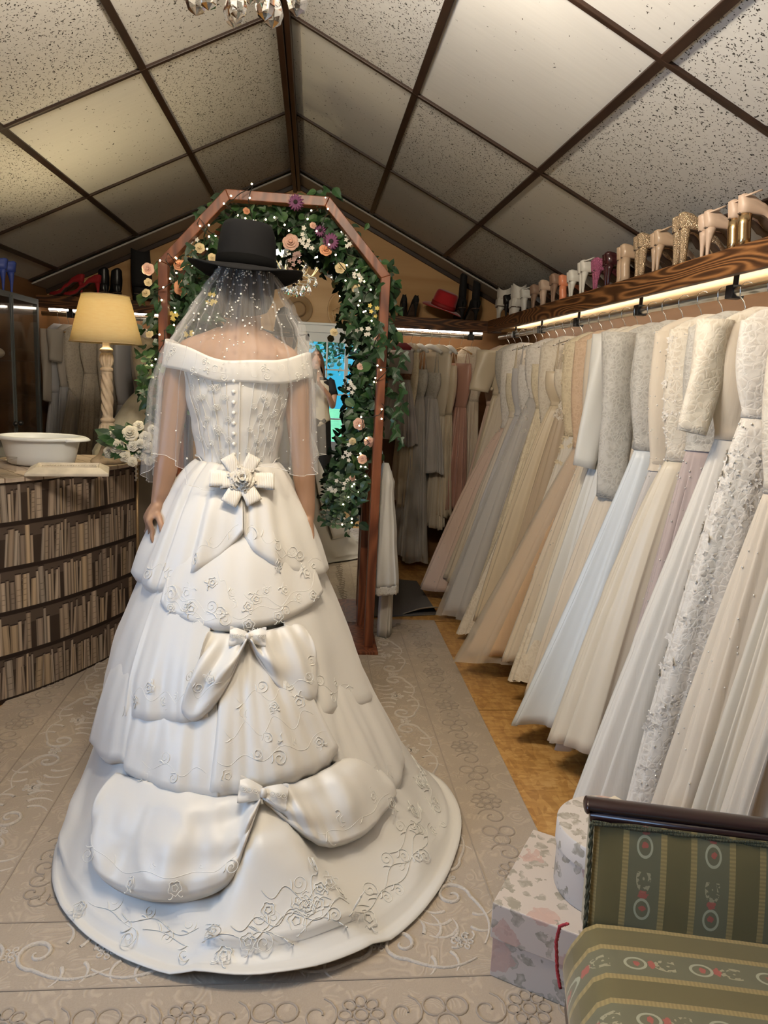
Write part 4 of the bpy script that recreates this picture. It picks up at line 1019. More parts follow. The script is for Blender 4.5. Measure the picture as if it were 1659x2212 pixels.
daisy(-.105,2.245,AF-.015,.044,PURP,DK); daisy(.07,2.09,AF+.05,.048,PURP,DK); daisy(.015,2.14,AF+.07,.034,PURP,DK)
def small(x,z,y,r,m,n=6):
    q=MB()
    for i in range(n):
        c=Vector((x+rnd.gauss(0,r),y+rnd.uniform(-.01,.02),z+rnd.gauss(0,r)))
        for k in range(5):
            a=2*math.pi*k/5; leaf(q,c,(math.cos(a),-.25,math.sin(a)),(0,-1,0),.013,0,'ovate',.1)
    q.build('blossom',m,gar,smooth=False)
for (x,z,m) in ((-.09,2.02,PINKISH),(-.11,1.99,PINKISH),(-.07,2.12,WHT),(-.60,2.05,WHT),(-.58,1.95,YEL),(-.50,1.78,YEL),(-.45,1.28,YEL),(-.62,1.62,YEL),(.16,2.10,WHT),(.21,1.93,WHT),(.20,1.40,WHT),(.19,1.06,WHT),(.17,.90,WHT),(.25,1.68,WHT),(-.30,2.14,WHT),(.30,1.77,YEL),(-.68,1.70,YEL),(.13,.86,WHT),(-.05,2.08,WHT)): small(x,z,AF+(.05 if abs(x+.19)<.5 else .02),.016,m)

# fairy lights
fl=thing('fairy_lights','string of warm white fairy lights wound around the arch and garland','fairy lights',(-.19,AF,1.9))
BULB=mat('fairy_bulb',(1,.95,.8),.4,emit=(1,.80,.45),es=24)
CORD=mat('black_cord',(.012,.012,.012),.6)
wp=[(-.70,1.22),(-.66,1.40),(-.765,1.47),(-.70,1.62),(-.64,1.72),(-.76,1.80),(-.66,1.87),(-.70,1.97),(-.60,1.93),(-.50,2.06),(-.56,2.14),(-.44,2.08),(-.36,2.18),(-.43,2.22),(-.30,2.30),(-.33,2.15),(-.22,2.2),(-.14,2.12),(-.05,2.19),(.04,2.29),(.03,2.12),(.10,2.02),(.17,1.92),(.21,1.98),(.27,1.86),(.19,1.80),(.30,1.76),(.33,1.66),(.26,1.55),(.36,1.50),(.30,1.40),(.37,1.30),(.24,1.25),(.30,1.12),(.22,1.05),(.30,.98),(.20,.92),(.27,.85),(.17,.82),(.25,.74),(.16,.72)]
P=[]
for i in range(len(wp)-1):
    for k in range(6):
        s=k/6; x=wp[i][0]+(wp[i+1][0]-wp[i][0])*s; z=wp[i][1]+(wp[i+1][1]-wp[i][1])*s
        P.append(Vector((x+.012*math.sin(i*2+s*6),AF-.005+.05*math.sin(i*1.7+s*3)-(.02 if abs(x+.19)>.5 or z>2.2 else -.03),z-.02*math.sin(math.pi*s))))
b=MB(); b.tube(P,.0022,5); b.build('cord',CORD,fl)
for i in range(2,len(P),3):
    p=P[i]+Vector((rnd.uniform(-.025,.025),rnd.uniform(-.03,.01),rnd.uniform(-.02,.025)))
    q=MB(); q.ball(p,.0042,8,6); q.build('bulb',BULB,fl)
# garments on the right side of the arch
slipm=mat('white_cotton_slip',(.76,.755,.73),.7,var=(3,.08))
lacem=ramp_mat('white_lace',lambda n,l,co: nd(n,l,'ShaderNodeTexVoronoi',{'Vector':co,'Scale':90.0},feature='DISTANCE_TO_EDGE').outputs[0],.7,.2,.4,[(0,(.80,.78,.74)),(.25,(.70,.68,.63)),(1,(.55,.52,.47))])
t=thing('white_slip','white slip with lace hem hanging on the right side of the arch','slip',(.41,3.95,1.0))
b=MB()
def sl(u,v):
    a=2*math.pi*u; z=1.0-.66*v; w=lerp_tab([(0,.016),(.08,.034),(.16,.050),(.22,.046),(.6,.066),(1,.085)],v); d=lerp_tab([(0,.02),(.16,.045),(.22,.040),(1,.075)],v)
    return (.405+.015*v+w*math.cos(a)*(1+.08*math.sin(3*a)+.05*math.sin(9*a+3*v)*min(1,v*3)),3.93-.03*v+d*math.sin(a)+.008*math.sin(4*a)*v+.006*math.sin(8*a+2)*v,z)
b.grid(sl,64,28,close=True); b.build('skirt',slipm,t,solid=.001)
b=MB()
def lh(u,v):
    a=2*math.pi*u; z=.345-.05*v+.004*math.sin(14*a)*v; w=.086+.002*v; d=.076
    return (.42+w*math.cos(a)*(1+.08*math.sin(3*a)),3.90+d*math.sin(a)+.008*math.sin(4*a),z)
b.grid(lh,56,5,close=True); b.build('lace_hem',lacem,t,solid=.001)
b=MB(); b.tube([(.395,3.93,1.0),(.385,3.95,1.06),(.375,3.98,1.08)],.003,6); b.build('strap',slipm,t)
b=MB()
def under(u,v):
    a=2*math.pi*u; z=.62-.60*v; return (.45+(.030+.008*v)*math.cos(a)+.005*math.sin(3*a)+.003*math.sin(7*a+v),3.98+.05*math.sin(a)+.006*math.sin(6*a+2*v),z)
b.grid(under,48,12,close=True); o=b.build('white_underskirt',mat('white_underskirt',(.70,.67,.61),.6),solid=.001); tag(o,'narrow white skirt reaching the floor below the lace-hemmed slip','skirt')
# ------------------------------------------------------------ curved counter with book wallpaper
CZ=.972
CT=[(-1.975,2.62),(-1.70,2.74),(-1.45,2.92),(-1.27,3.09),(-1.13,3.27),(-1.03,3.45),(-.945,3.64),(-.875,3.84)]
def cpt(s):
    n=len(CT)-1; x=s*n; return resamp(CT,s)
NS=80
front=[Vector((*cpt(i/NS),0)) for i in range(NS+1)]
acc=[0]
for i in range(NS): acc.append(acc[-1]+(front[i+1]-front[i]).length)
LT=acc[-1]
def at(d):
    d=max(0,min(LT-1e-6,d))
    for i in range(NS):
        if acc[i+1]>=d:
            k=(d-acc[i])/(acc[i+1]-acc[i]); return front[i].lerp(front[i+1],k), (front[i+1]-front[i]).normalized()
cnt=thing('reception_counter','curved counter papered with a bookshelf print, left of the bride','counter',(-1.35,3.4,0))
paint=bpy.data.materials.new('book_wallpaper'); paint.use_nodes=True
_n=paint.node_tree.nodes; _l=paint.node_tree.links; _at=_n.new('ShaderNodeAttribute'); _at.attribute_name='paint'
_l.new(_at.outputs[0],_n['Principled BSDF'].inputs[0]); _n['Principled BSDF'].inputs['Roughness'].default_value=.55; _n['Principled BSDF'].inputs['Specular IOR Level'].default_value=.25
b=MB(); b.c=[]
def patch(d0,d1,z0,z1,c,lift=.0,lean=0):
    """a rectangle printed on the curved front"""
    k=max(1,int((d1-d0)/.02)); vs=[]
    for i in range(k+1):
        for z in (z0,z1):
            p,t=at(d0+(d1-d0)*i/k+(lean if z==z1 else 0)); nrm=Vector((t.y,-t.x,0)); q=p+nrm*lift; vs.append((q.x,q.y,z))
    b.add(vs,[(2*i,2*i+2,2*i+3,2*i+1) for i in range(k)]); b.c += [c]*k
patch(0,LT,.0,CZ-.02,(.042,.029,.022))
rg=random.Random(12)
rows=[(.012,.205),(.205,.395),(.395,.585),(.585,.775),(.775,.955)]
for (z0,z1) in rows:
    patch(0,LT,z0-.006,z0+.010,(.022,.014,.011),.0006)
    patch(0,LT,z0+.13,z1-.008,(.085,.062,.050),.0004)
    d=.01
    while d<LT-.03:
        w=rg.choice((.009,.011,.014,.017,.022,.027,.034)); h=(z1-z0)*rg.uniform(.62,.90)
        if rg.random()<.07: d+=rg.uniform(.015,.035); continue
        base=rg.choice(((.34,.265,.20),(.29,.225,.17),(.40,.32,.25),(.255,.20,.16),(.37,.28,.19),(.31,.26,.215)))
        f=rg.uniform(.95,1.40); c=tuple(q*f for q in base); ln=rg.choice((0,0,0,0,.006,-.006,.012))
        w=min(w,LT-d-.002)
        if w<.006: break
        k=4 if w>.012 else 3
        for i in range(k):
            s=(.62,1.0,1.05,.72)[i] if k==4 else (.68,1.05,.74)[i]
            patch(d+w*i/k,d+w*(i+1)/k-(0.0006 if i==k-1 else 0),z0+.012,z0+.012+h,tuple(q*s for q in c),.0010,ln)
        if w>.02:
            for q in range(rg.choice((0,3,5))):
                zz=z0+.03+h*(q+.5)/6; patch(d+.001,d+w-.001,zz,zz+.003,tuple(x*.55 for x in c),.0014,ln*.5)
        patch(d,d+w,z0+.012+h,z0+.018+h,(.03,.02,.016),.0008,ln)
        d+=w+rg.choice((.0005,.001,.002))
wp_=b.build('bookshelf_wallpaper',paint,cnt,smooth=False)
BACK=[(-.80,3.98),(-.82,4.04),(-1.2,4.04),(-1.50,3.95),(-1.53,3.69),(-1.975,3.69)]
outl=[(p.x,p.y) for p in front[::4]]+BACK
b=MB(); ins=[]
for x,y in outl: ins.append((x-.012 if x>-.9 else x, y+.012 if y<3.9 else y))
b.slab(ins,.0,CZ-.02); b.build('carcass',mat('grey_green_panel',(.20,.17,.13),.6),cnt,smooth=False)
def planks(n,l,co):
    br=nd(n,l,'ShaderNodeTexBrick',{'Vector':nd(n,l,'ShaderNodeMapping',{0:co,'Rotation':(0,0,.9)}).outputs[0],'Scale':3.0,'Mortar Size':.008,'Color1':(.62,.62,.62,1),'Color2':(.78,.78,.78,1),'Mortar':(0,0,0,1)})
    g=nd(n,l,'ShaderNodeTexNoise',{'Vector':nd(n,l,'ShaderNodeMapping',{0:co,'Scale':(4,30,4),'Rotation':(0,0,.9)}).outputs[0],'Scale':2.0,'Detail':4.0})
    return mth(n,l,'MULTIPLY',br.outputs[0],mth(n,l,'MULTIPLY_ADD',g.outputs[0],.7,.65))
b=MB(); o2=[]
for i,(x,y) in enumerate(outl): o2.append((x+.012 if y<3.98 else x+.008,y-.012 if y<3.98 else y))
b.slab(o2,CZ-.02,CZ); b.build('counter_top',ramp_mat('whitewashed_planks',planks,.5,.4,.05,[(0,(.18,.12,.08)),(.35,(.42,.32,.24)),(1,(.70,.61,.51))]),cnt,smooth=False,bevel=.003)
b=MB(); b.tube([(front[-1].x+.004,front[-1].y-.004,z) for z in (0,.5,CZ-.02)],.008,8); b.build('edge_strip',mat('brass_edge',(.36,.24,.12),.4,metal=.5),cnt)
b=MB(); 
for k in range(9): b.ball((front[-1].x+.004+.004*(k%2),front[-1].y-.03,CZ-.004-.011*k),.007,8,6)
o=b.build('pearl_strand',PEARL); tag(o,'short strand of white beads hanging off the counter corner','bead strand')

# table lamp
LX,LY=-.985,3.74
lamp=thing('table_lamp','turned whitewashed table lamp with lit cream shade on the counter','lamp',(LX,LY,CZ))
WASH=mat('whitewashed_turned_wood',(.56,.45,.33),.6,var=(40,.35,(1,1,.3)))
b=MB(); b.lathe([(0,0),(.082,0),(.084,.010),(.074,.020),(.060,.030),(.045,.045),(.036,.07),(.030,.085)],(LX,LY,CZ),32); b.build('lamp_base',WASH,lamp)
b=MB(); 
prof=[(.030,.085),(.022,.095),(.026,.11),(.040,.135),(.044,.16),(.038,.185),(.026,.195),(.034,.205),(.034,.212),(.024,.222),(.026,.24),(.029,.27),(.030,.31),(.030,.35),(.029,.39),(.026,.43),(.024,.44),(.030,.447),(.030,.455),(.022,.462),(.029,.475),(.034,.495),(.030,.520),(.022,.530),(.031,.538),(.031,.545),(.018,.555),(.016,.60)]
pp=[]
for i in range(len(prof)-1):
    for k in range(4): pp.append((prof[i][0]+(prof[i+1][0]-prof[i][0])*k/4,prof[i][1]+(prof[i+1][1]-prof[i][1])*k/4))
pp.append(prof[-1])
b.lathe(pp,(LX,LY,CZ),64,flute=[(.10,.19,12,.22,0),(.225,.435,5,.28,22),(.465,.528,12,.22,0)]); b.build('lamp_column',WASH,lamp)
SHADE=bpy.data.materials.new('linen_lampshade'); SHADE.use_nodes=True
_n=SHADE.node_tree.nodes; _l=SHADE.node_tree.links; _n.remove(_n['Principled BSDF'])
_d=_n.new('ShaderNodeBsdfDiffuse'); _d.inputs[0].default_value=(.84,.74,.52,1); _tr=_n.new('ShaderNodeBsdfTranslucent')
_tc=_n.new('ShaderNodeTexCoord'); _nz=_n.new('ShaderNodeTexNoise'); _mp=_n.new('ShaderNodeMapping'); _mp.inputs['Scale'].default_value=(30,30,160); _l.new(_tc.outputs['Object'],_mp.inputs[0]); _l.new(_mp.outputs[0],_nz.inputs[0]); _nz.inputs['Scale'].default_value=1.0
_rp=_n.new('ShaderNodeValToRGB'); _rp.color_ramp.elements[0].position=.3; _rp.color_ramp.elements[0].color=(.95,.82,.52,1); _rp.color_ramp.elements[1].position=.6; _rp.color_ramp.elements[1].color=(1.0,.90,.62,1); _l.new(_nz.outputs[0],_rp.inputs[0]); _l.new(_rp.outputs[0],_tr.inputs[0])
_x3=_n.new('ShaderNodeMixShader'); _x3.inputs[0].default_value=.62; _l.new(_d.outputs[0],_x3.inputs[1]); _l.new(_tr.outputs[0],_x3.inputs[2]); _l.new(_x3.outputs[0],_n['Material Output'].inputs[0])
b=MB(); b.open_lathe([(.165,.575),(.150,.635),(.135,.695),(.120,.755),(.108,.795)],(LX,LY,CZ),48); b.build('lamp_shade',SHADE,lamp,solid=.0015)
b=MB()
for z,r in ((.795,.109),(.575,.166)): b.tube([(LX+r*math.cos(2*math.pi*k/40),LY+r*math.sin(2*math.pi*k/40),CZ+z) for k in range(40)],.002,6,closed=True)
b.build('shade_trim',mat('shade_trim',(.50,.38,.22),.6),lamp)
b=MB(); b.ball((LX,LY,CZ+.69),.03,16,10,sc=(1,1,1.2)); b.build('light_bulb',mat('lamp_bulb',(1,.9,.7),.3,emit=(1,.75,.42),es=6),lamp)

# white plastic basin
bas=thing('plastic_basin','white oval plastic basin with moulded handles on the counter','basin',(-1.245,3.58,CZ+.001))
PLW=mat('white_plastic',(.80,.84,.87),.28,spec=.5)
b=MB(); W=[]
prof=[(.0,.004),(.125,.004),(.140,.012),(.150,.05),(.168,.128),(.172,.134),(.184,.132),(.185,.124),(.180,.122)]
b.open_lathe(prof,(-1.245,3.58,CZ),48); b.v=[(-1.245+(x+1.245)*1.04,3.58+(y-3.58)*.80,z) for x,y,z in b.v]; b.build('tub',PLW,bas,solid=.003)
for s in (-1,1):
    b=MB()
    def hd(u,v):
        a=-R(42)+R(84)*u; r=.183+.026*math.cos((u-.5)*math.pi)*v
        return (-1.245+s*1.04*r*math.cos(a),3.58+.8*r*math.sin(a),CZ+.129-.012*v*v)
    b.grid(hd,17,5); b.build('handle',PLW,bas,solid=.006)
# picture frame lying on the counter
FRM=mat('distressed_cream_frame',(.66,.60,.50),.5,var=(14,.3))
fr=thing('picture_frame','empty cream distressed picture frame lying flat on the counter','picture frame',(-1.045,3.33,CZ+.001),R(14))
A=(.165,.12); 
def fring(prof):
    vs=[];n=len(prof)
    for (o,z) in prof:
        for sx,sy in ((-1,-1),(1,-1),(1,1),(-1,1)): vs.append((sx*(A[0]+o),sy*(A[1]+o),z))
    return vs,[(i*4+k,i*4+(k+1)%4,((i+1)%n)*4+(k+1)%4,((i+1)%n)*4+k) for i in range(n) for k in range(4)]
b=MB(); b.add(*fring([(0,0),(.0,.012),(-.040,.036),(-.046,.026),(-.054,.022),(-.054,.0)])); b.build('moulding',FRM,fr,smooth=False,bevel=.003,local=True)
b=MB()
for k in range(34):
    x=-.110+.0066*k
    b.ball((x,.067,.025),.0025,5,4); b.ball((x,-.067,.025),.0025,5,4)
b.build('beading',FRM,fr,local=True)
# clear plastic box with a small card
CLEAR=bpy.data.materials.new('clear_plastic'); CLEAR.use_nodes=True
_n=CLEAR.node_tree.nodes; _l=CLEAR.node_tree.links; _n.remove(_n['Principled BSDF'])
_t=_n.new('ShaderNodeBsdfTransparent'); _t.inputs[0].default_value=(.93,.93,.92,1); _g=_n.new('ShaderNodeBsdfGlossy'); _g.inputs['Roughness'].default_value=.05
_x4=_n.new('ShaderNodeMixShader'); _x4.inputs[0].default_value=.10; _l.new(_t.outputs[0],_x4.inputs[1]); _l.new(_g.outputs[0],_x4.inputs[2]); _l.new(_x4.outputs[0],_n['Material Output'].inputs[0])
cb=thing('plastic_tub','small clear plastic tub with its lid, in front of the basin','tub',(-1.34,3.27,CZ+.001))
b=MB()
def rr(w,d,r,z,n=6):
    return [(-1.34+sx*(w-r)+r*math.cos(a0+math.pi/2*k/n),3.27+sy*(d-r)+r*math.sin(a0+math.pi/2*k/n),CZ+z) for sx,sy,a0 in ((1,1,0),(-1,1,math.pi/2),(-1,-1,math.pi),(1,-1,1.5*math.pi)) for k in range(n+1)]
L=[rr(.085,.05,.02,.002),rr(.09,.055,.022,.062)]
n=len(L[0]); b.add(L[0]+L[1],[tuple(range(n-1,-1,-1))]+[(i,(i+1)%n,n+(i+1)%n,n+i) for i in range(n)]); b.build('tub_body',CLEAR,cb)
b=MB(); b.tube([Vector(p) for p in rr(.09,.055,.022,.062)],.002,6,closed=True); b.build('rim',CLEAR,cb)
b=MB(); b.box((-1.375,3.262,CZ+.022),(.075,.035,.036)); o=b.build('soap_box',mat('buff_card',(.52,.38,.22),.6,var=(60,.2)),smooth=False,bevel=.002); tag(o,'small buff cardboard box inside the clear plastic tub','box')
b=MB(); b.lathe([(0,0),(.07,0),(.071,.004),(.066,.004),(.065,.0015),(0,.0015)],(-1.25,3.17,CZ+.001),40); o=b.build('clear_cover',CLEAR); tag(o,'round clear plastic cover lying on the counter edge','cover')
# bouquet
bq=thing('bouquet','white rose bouquet with dark green leaves at the counter corner','bouquet',(-.83,3.56,CZ))
BC=Vector((-.850,3.60,CZ+.105))
b=MB(); rg=random.Random(5)
for k in range(80):
    a=rg.uniform(0,6.28); e=rg.uniform(-.5,1.0); d=Vector((math.cos(a)*math.cos(e),math.sin(a)*math.cos(e),math.sin(e)))
    if d.y>.6: continue
    p=BC+d*.06+Vector((rg.uniform(-.04,.05),0,0)); leaf(b,p,d+Vector((-.3,-.2,.1)),(0,-1,.6),rg.uniform(.045,.085) if d.x<0 else rg.uniform(.03,.05),rg.choice((0,0,1,3)),'ovate',.2)
b.v=[(x,y,max(z,CZ+.004)) for x,y,z in b.v]
b.build('leaves',LEAFM,bq,smooth=False)
CREAMF=mat('ivory_flower',(.80,.76,.64),.6)
for (dx,dy,dz,r,m) in ((-.075,-.04,-.03,.028,WHT),(.12,-.03,.02,.026,WHT),(-.035,-.07,.0,.034,CREAMF),(.018,-.065,.055,.036,CREAMF),(.03,-.08,.005,.026,WHT),(.0,-.085,-.04,.026,CREAMF),(.055,-.06,-.03,.028,WHT),(.075,-.05,.04,.028,WHT),(.085,-.06,.0,.026,WHT),(.03,-.09,-.06,.022,CREAMF),(.06,-.075,.015,.022,WHT),(.09,-.05,-.055,.024,WHT),(-.06,-.03,.045,.022,CREAMF),(.045,-.03,.085,.024,CREAMF),(.10,-.02,.07,.024,WHT)):
    q=MB(); rose_petals(q,BC+Vector((dx*1.12,dy,dz*1.12)),(dx*4,-1,.3+dz*3),r,4,int(r*9999+dx*500)); q.build('rose',m,bq,solid=.0006)
b=MB()
for k in range(3):
    def org(u,v,k=k):
        return BC+Vector((.09+.05*u+.02*k,-.05-.02*math.sin(5*u+k)+.03*v,-.04+.12*v+.02*math.sin(7*u+3*v+k)))
    b.grid(org,14,10)
b.build('tulle_wrap',VEIL,bq)
# ------------------------------------------------------------ hanging gowns
def satin(n,c,r=.38): return mat(n,c,r,sheen=.3,bump=('noise',7,.15,(1,1,.25)))
def tulle(n,c): return mat(n,c,.75,spec=.2,sheen=.35,bump=('noise',11,.55,(1.6,1.6,.06)))
def lace(n,c,c2,sc=70):
    def fn(N,L,co):
        wp=nd(N,L,'ShaderNodeMix',{0:.035,6:co,7:nd(N,L,'ShaderNodeTexNoise',{'Vector':co,'Scale':22.0,'Detail':2.0}).outputs['Color']},data_type='RGBA').outputs[2]
        ed=nd(N,L,'ShaderNodeTexVoronoi',{'Vector':wp,'Scale':sc*.75},feature='DISTANCE_TO_EDGE').outputs[0]
        net=nd(N,L,'ShaderNodeTexVoronoi',{'Vector':co,'Scale':sc*3.0},feature='DISTANCE_TO_EDGE').outputs[0]
        fl=nd(N,L,'ShaderNodeTexVoronoi',{'Vector':wp,'Scale':sc*.32}).outputs[0]
        line=mth(N,L,'MULTIPLY',ed,2.6); flo=mth(N,L,'MULTIPLY_ADD',fl,1.7,-.28)
        return mth(N,L,'MINIMUM',mth(N,L,'MINIMUM',line,flo),mth(N,L,'MULTIPLY_ADD',net,2.0,.32))
    return ramp_mat(n,fn,.55,.4,.22,[(0,c),(.2,c),(.5,tuple(.45*p+.55*q for p,q in zip(c,c2))),(1,c2)],sheen=.2)
IV=satin('gown_ivory_satin',(.70,.62,.49)); CR=satin('gown_cream_satin',(.66,.56,.41)); WHS=satin('gown_white_satin',(.72,.70,.64)); BLW=satin('gown_cool_white_satin',(.66,.69,.70)); TAU=satin('gown_taupe_silk',(.48,.39,.29),.3)
TI=tulle('gown_ivory_tulle',(.69,.60,.48)); TW_=tulle('gown_white_tulle',(.72,.68,.61)); TG=tulle('gown_grey_tulle',(.55,.52,.49)); TC=tulle('gown_champagne_tulle',(.66,.47,.30)); TB_=tulle('gown_blush_tulle',(.66,.50,.41)); MAU=tulle('gown_mauve_chiffon',(.50,.41,.38))
LI=lace('gown_ivory_lace',(.76,.69,.57),(.60,.51,.39)); LW=lace('gown_white_lace',(.78,.73,.65),(.60,.54,.46)); LS=lace('gown_silver_beading',(.55,.52,.46),(.36,.33,.28),90); LY_=lace('gown_buttery_lace',(.76,.66,.47),(.60,.49,.33)); LC=lace('gown_champagne_lace',(.70,.52,.36),(.58,.40,.26)); LM=lace('gown_mauve_beading',(.56,.48,.44),(.46,.37,.34),60)
SHEER=bpy.data.materials.new('sheer_tulle_overlay'); SHEER.use_nodes=True
_n=SHEER.node_tree.nodes; _l=SHEER.node_tree.links; _n.remove(_n['Principled BSDF'])
_d=_n.new('ShaderNodeBsdfDiffuse'); _d.inputs[0].default_value=(.78,.72,.64,1); _t=_n.new('ShaderNodeBsdfTransparent'); _x5=_n.new('ShaderNodeMixShader'); _x5.inputs[0].default_value=.35
_l.new(_t.outputs[0],_x5.inputs[1]); _l.new(_d.outputs[0],_x5.inputs[2]); _l.new(_x5.outputs[0],_n['Material Output'].inputs[0])
SPARK=mat('sparkle_beads',(.9,.87,.8),.12,metal=.4,coat=.5)
HANGW=mat('wooden_hanger',(.55,.33,.13),.4); HANGP=mat('padded_white_hanger',(.74,.72,.68),.7,sheen=.3)
def hanger(loc,rz,label,group,bar='wire',w=.19,tilt=0):
    t=thing('clothes_hanger',label,'hanger',loc,rz,group)
    b=MB(); r=.024
    P=[(r*math.cos(a),0,r*math.sin(a)) for a in [R(-20+ (k*230/14)) for k in range(15)]]
    P=[(-x,0,z) for x,_,z in P]
    # hook drops to the neck below the rail
    P=P[::-1]; P=[(p[0],0,p[2]) for p in P]
    P+= [(-.022,0,-.022),(-.008,0,-.038),(0,0,-.055),(0,0,-.085)]
    P=[p for p in P]
    b.tube(P,.0019,6); b.build('hook',HOOK,t,local=True)
    b=MB(); B=[(w*s,0,-.085-.045*abs(s)**1.5) for s in [k/8-1 for k in range(17)]]
    if bar=='pad': b.tube(B,[.012+.008*math.cos(k/16*math.pi-math.pi/2) for k in range(17)],10); b.build('padded_bar',HANGP,t,local=True)
    elif bar=='wood': b.tube(B,.009,8,flat=.7); b.build('wooden_bar',HANGW,t,local=True)
    else: b.tube(B,.003,6); b.build('wire_bar',HOOK,t,local=True)
    return t
def hlab(pre,lab): return ' '.join((pre+lab).split()[:16])
def gown_hang(loc,rz,label,group,cfg,seed):
    """x across the hanger (minus x = room side), y along the rail, z down from the rail"""
    rg=random.Random(seed); g=lambda k,d: cfg.get(k,d)
    t=thing('bridal_gown' if not g('name',None) else cfg['name'],label,g('cat','gown'),loc,rz,group)
    top=g('top',-.125); wz=g('waist',-.50+rg.uniform(-.12,.12) if 'belt' not in cfg else -.5); hz=g('hem',-1.64); AL=g('AL',.45); AR=g('AR',.22); B=g('B',.085); bw=g('bw',.16); th=g('th',.045)
    n1=rg.randint(3,4); n2=rg.randint(6,8); p1,p2,p3=[rg.uniform(0,6.28) for _ in range(3)]; fl=g('flare',1.0); sway=g('sway',0)
    curve=g('curve',rg.uniform(.92,1.2)); f1,f2=rg.randint(15,20),rg.randint(27,34); m1,m2,m3=rg.uniform(5,8),rg.uniform(11,15),rg.uniform(19,26)
    def ring(a,z):
        """half widths at height z"""
        if z>wz:
            k=(top-z)/(top-wz); sh=g('sh',.17)
            w=sh+(bw*.80-sh)*k**.8 + .02*math.sin(math.pi*k); d=th*(.55+.6*math.sin(math.pi*min(1,.15+k*.85))); return w,w,d
        k=(wz-z)/(wz-hz); e=k**(1/curve) if fl==1.0 else k**fl
        wl=bw*.80+(AL-bw*.80)*e; wr=bw*.80+(AR-bw*.80)*min(1,e*1.3); d=th*.8+(B-th*.8)*k**.7
        return wl,wr,d
    def surf(u,z,off=0.0,seedp=0):
        a=2*math.pi*u; wl,wr,d=ring(a,z); ca=math.cos(a); w=wr if ca>0 else wl
        k=max(0,min(1,(wz-z)/(wz-hz)))
        fo=k**.8*(.11*math.sin(n1*a+p1+.5*k)+.07*math.sin(n2*a+p2-1.2*k)+.035*math.sin((n1+n2)*a+p3))*g('fold',1)
        fo=fo if w<.3 else fo*.6
        x=ca*(w+off)*(1+fo*.5)
        pl=g('fold',1)*k**.9*(.024*math.sin(m1*ca+p1+.8*k)+.017*math.sin(m2*ca+p2)+.008*math.sin(m3*ca+p3))
        y=math.sin(a)*(d+off)*(1+fo*1.2)+pl*(.4+.6*abs(math.sin(a)))
        rp=g('fold',1)*k**.7*(.0085*math.sin(f1*a+p2+.6*k)+.006*math.sin(f2*a+p1))
        x+=ca*rp*1.6; y+=math.sin(a)*rp+(.5*rp if abs(ca)>.7 else rp)
        y=max(-B*1.5,min(B*1.5,y))
        x+=sway*k; 
        return (x,y+.012*math.sin(3*z+p1)*k,z)
    ms=cfg['skirt']; mb=cfg['bodice']
    sk=MB()
    def skf(u,v):
        a=2*math.pi*u; h=hz-g('dip',.04)*(-math.cos(a))*.5+.012*math.sin(5*a+p2)
        return surf(u,wz+(h-wz)*v)
    sk.grid(skf,160,26,close=True); so=sk.build('skirt',ms,t,local=True,solid=.0015)
    bo=MB()
    ps=g('point',0)
    bo.grid(lambda u,v: surf(u,top+(wz-.012-ps*(.5-.5*math.cos(4*math.pi*u))-top)*v,.003),40,14,close=True); bo.build('bodice',mb,t,local=True,solid=.0015)
    if g('straps',False):
        for sx in (-1,1):
            q=MB(); x0=sx*g('sh',.17)*.75
            q.tube([(x0,-.02,top-.01),(x0*.95,-.012,(top-.10)/2),(x0*.92,0,-.10),(x0*.95,.012,(top-.10)/2),(x0,.02,top-.01)],.003,5); q.build('strap',mb,t,local=True)
    if g('neck',False):
        q=MB()
        def nk(u,v):
            a=2*math.pi*u; r=.165-.10*v; return (r*math.cos(a),(.035-.008*v)*math.sin(a),top+.055*v**.7)
        q.grid(nk,28,6,close=True); q.build('shoulders',g('neckm',mb),t,local=True)
    for sd in g('sleeves',()):
        q=MB(); L=g('sl',.50); m=g('slm',mb); sw=g('slw',.05)
        def slv(u,v,sd=sd):
            a=2*math.pi*u; w=sw*(1-.25*v)+.006*math.sin(3*a+5*v)
            return (sd*(.175+.03*v)+ (g('slout',-.02)*v) + w*math.cos(a), -.02*v*g('sly',1)+w*.55*math.sin(a), -.115-L*v-.008*math.cos(a)*v)
        q.grid(slv,22,14,close=True); q.build('sleeve',m,t,local=True,solid=.001)
    if g('belt',None):
        q=MB(); q.grid(lambda u,v: surf(u,wz+.022-.044*v-(g('beltdrop',0)),.008),48,4,close=True); q.build('belt',g('belt',None),t,local=True)
    if g('hemlace',None):
        q=MB()
        def hl(u,v):
            a=2*math.pi*u; x,y,z=skf(u,.80+.22*v); s=.010*abs(math.sin(22*a))*v
            return (x*(1.012+.004*v),y*1.03,z-s)
        q.grid(hl,150,7,close=True); q.build('lace_hem',g('hemlace',None),t,local=True)
    if g('sheer',False):
        q=MB()
        def sh(u,v):
            a=2*math.pi*u; x,y,z=skf(u,v); k=v
            return (x*(1.05+.05*k)+.008*math.sin(9*a)*k,y*(1.08+.16*k*math.sin(7*a+p3)),z-.035*k)
        q.grid(sh,80,18,close=True); q.build('tulle_overlay',SHEER,t,local=True)
    if g('beads',0):
        q=MB()
        for _ in range(g('beads',0)):
            u=rg.uniform(.3,.72); v=rg.random()**g('bpow',1.0); z=(wz+(hz-wz)*v) if g('bskirt',True) else top+(wz-top)*v*1.2
            x,y,z=surf(u,z,.004); q.ball((x,y,z),rg.choice((.002,.0026,.0034)),5,4)
        q.build('bead_trim',SPARK,t,local=True)['kind']='stuff'
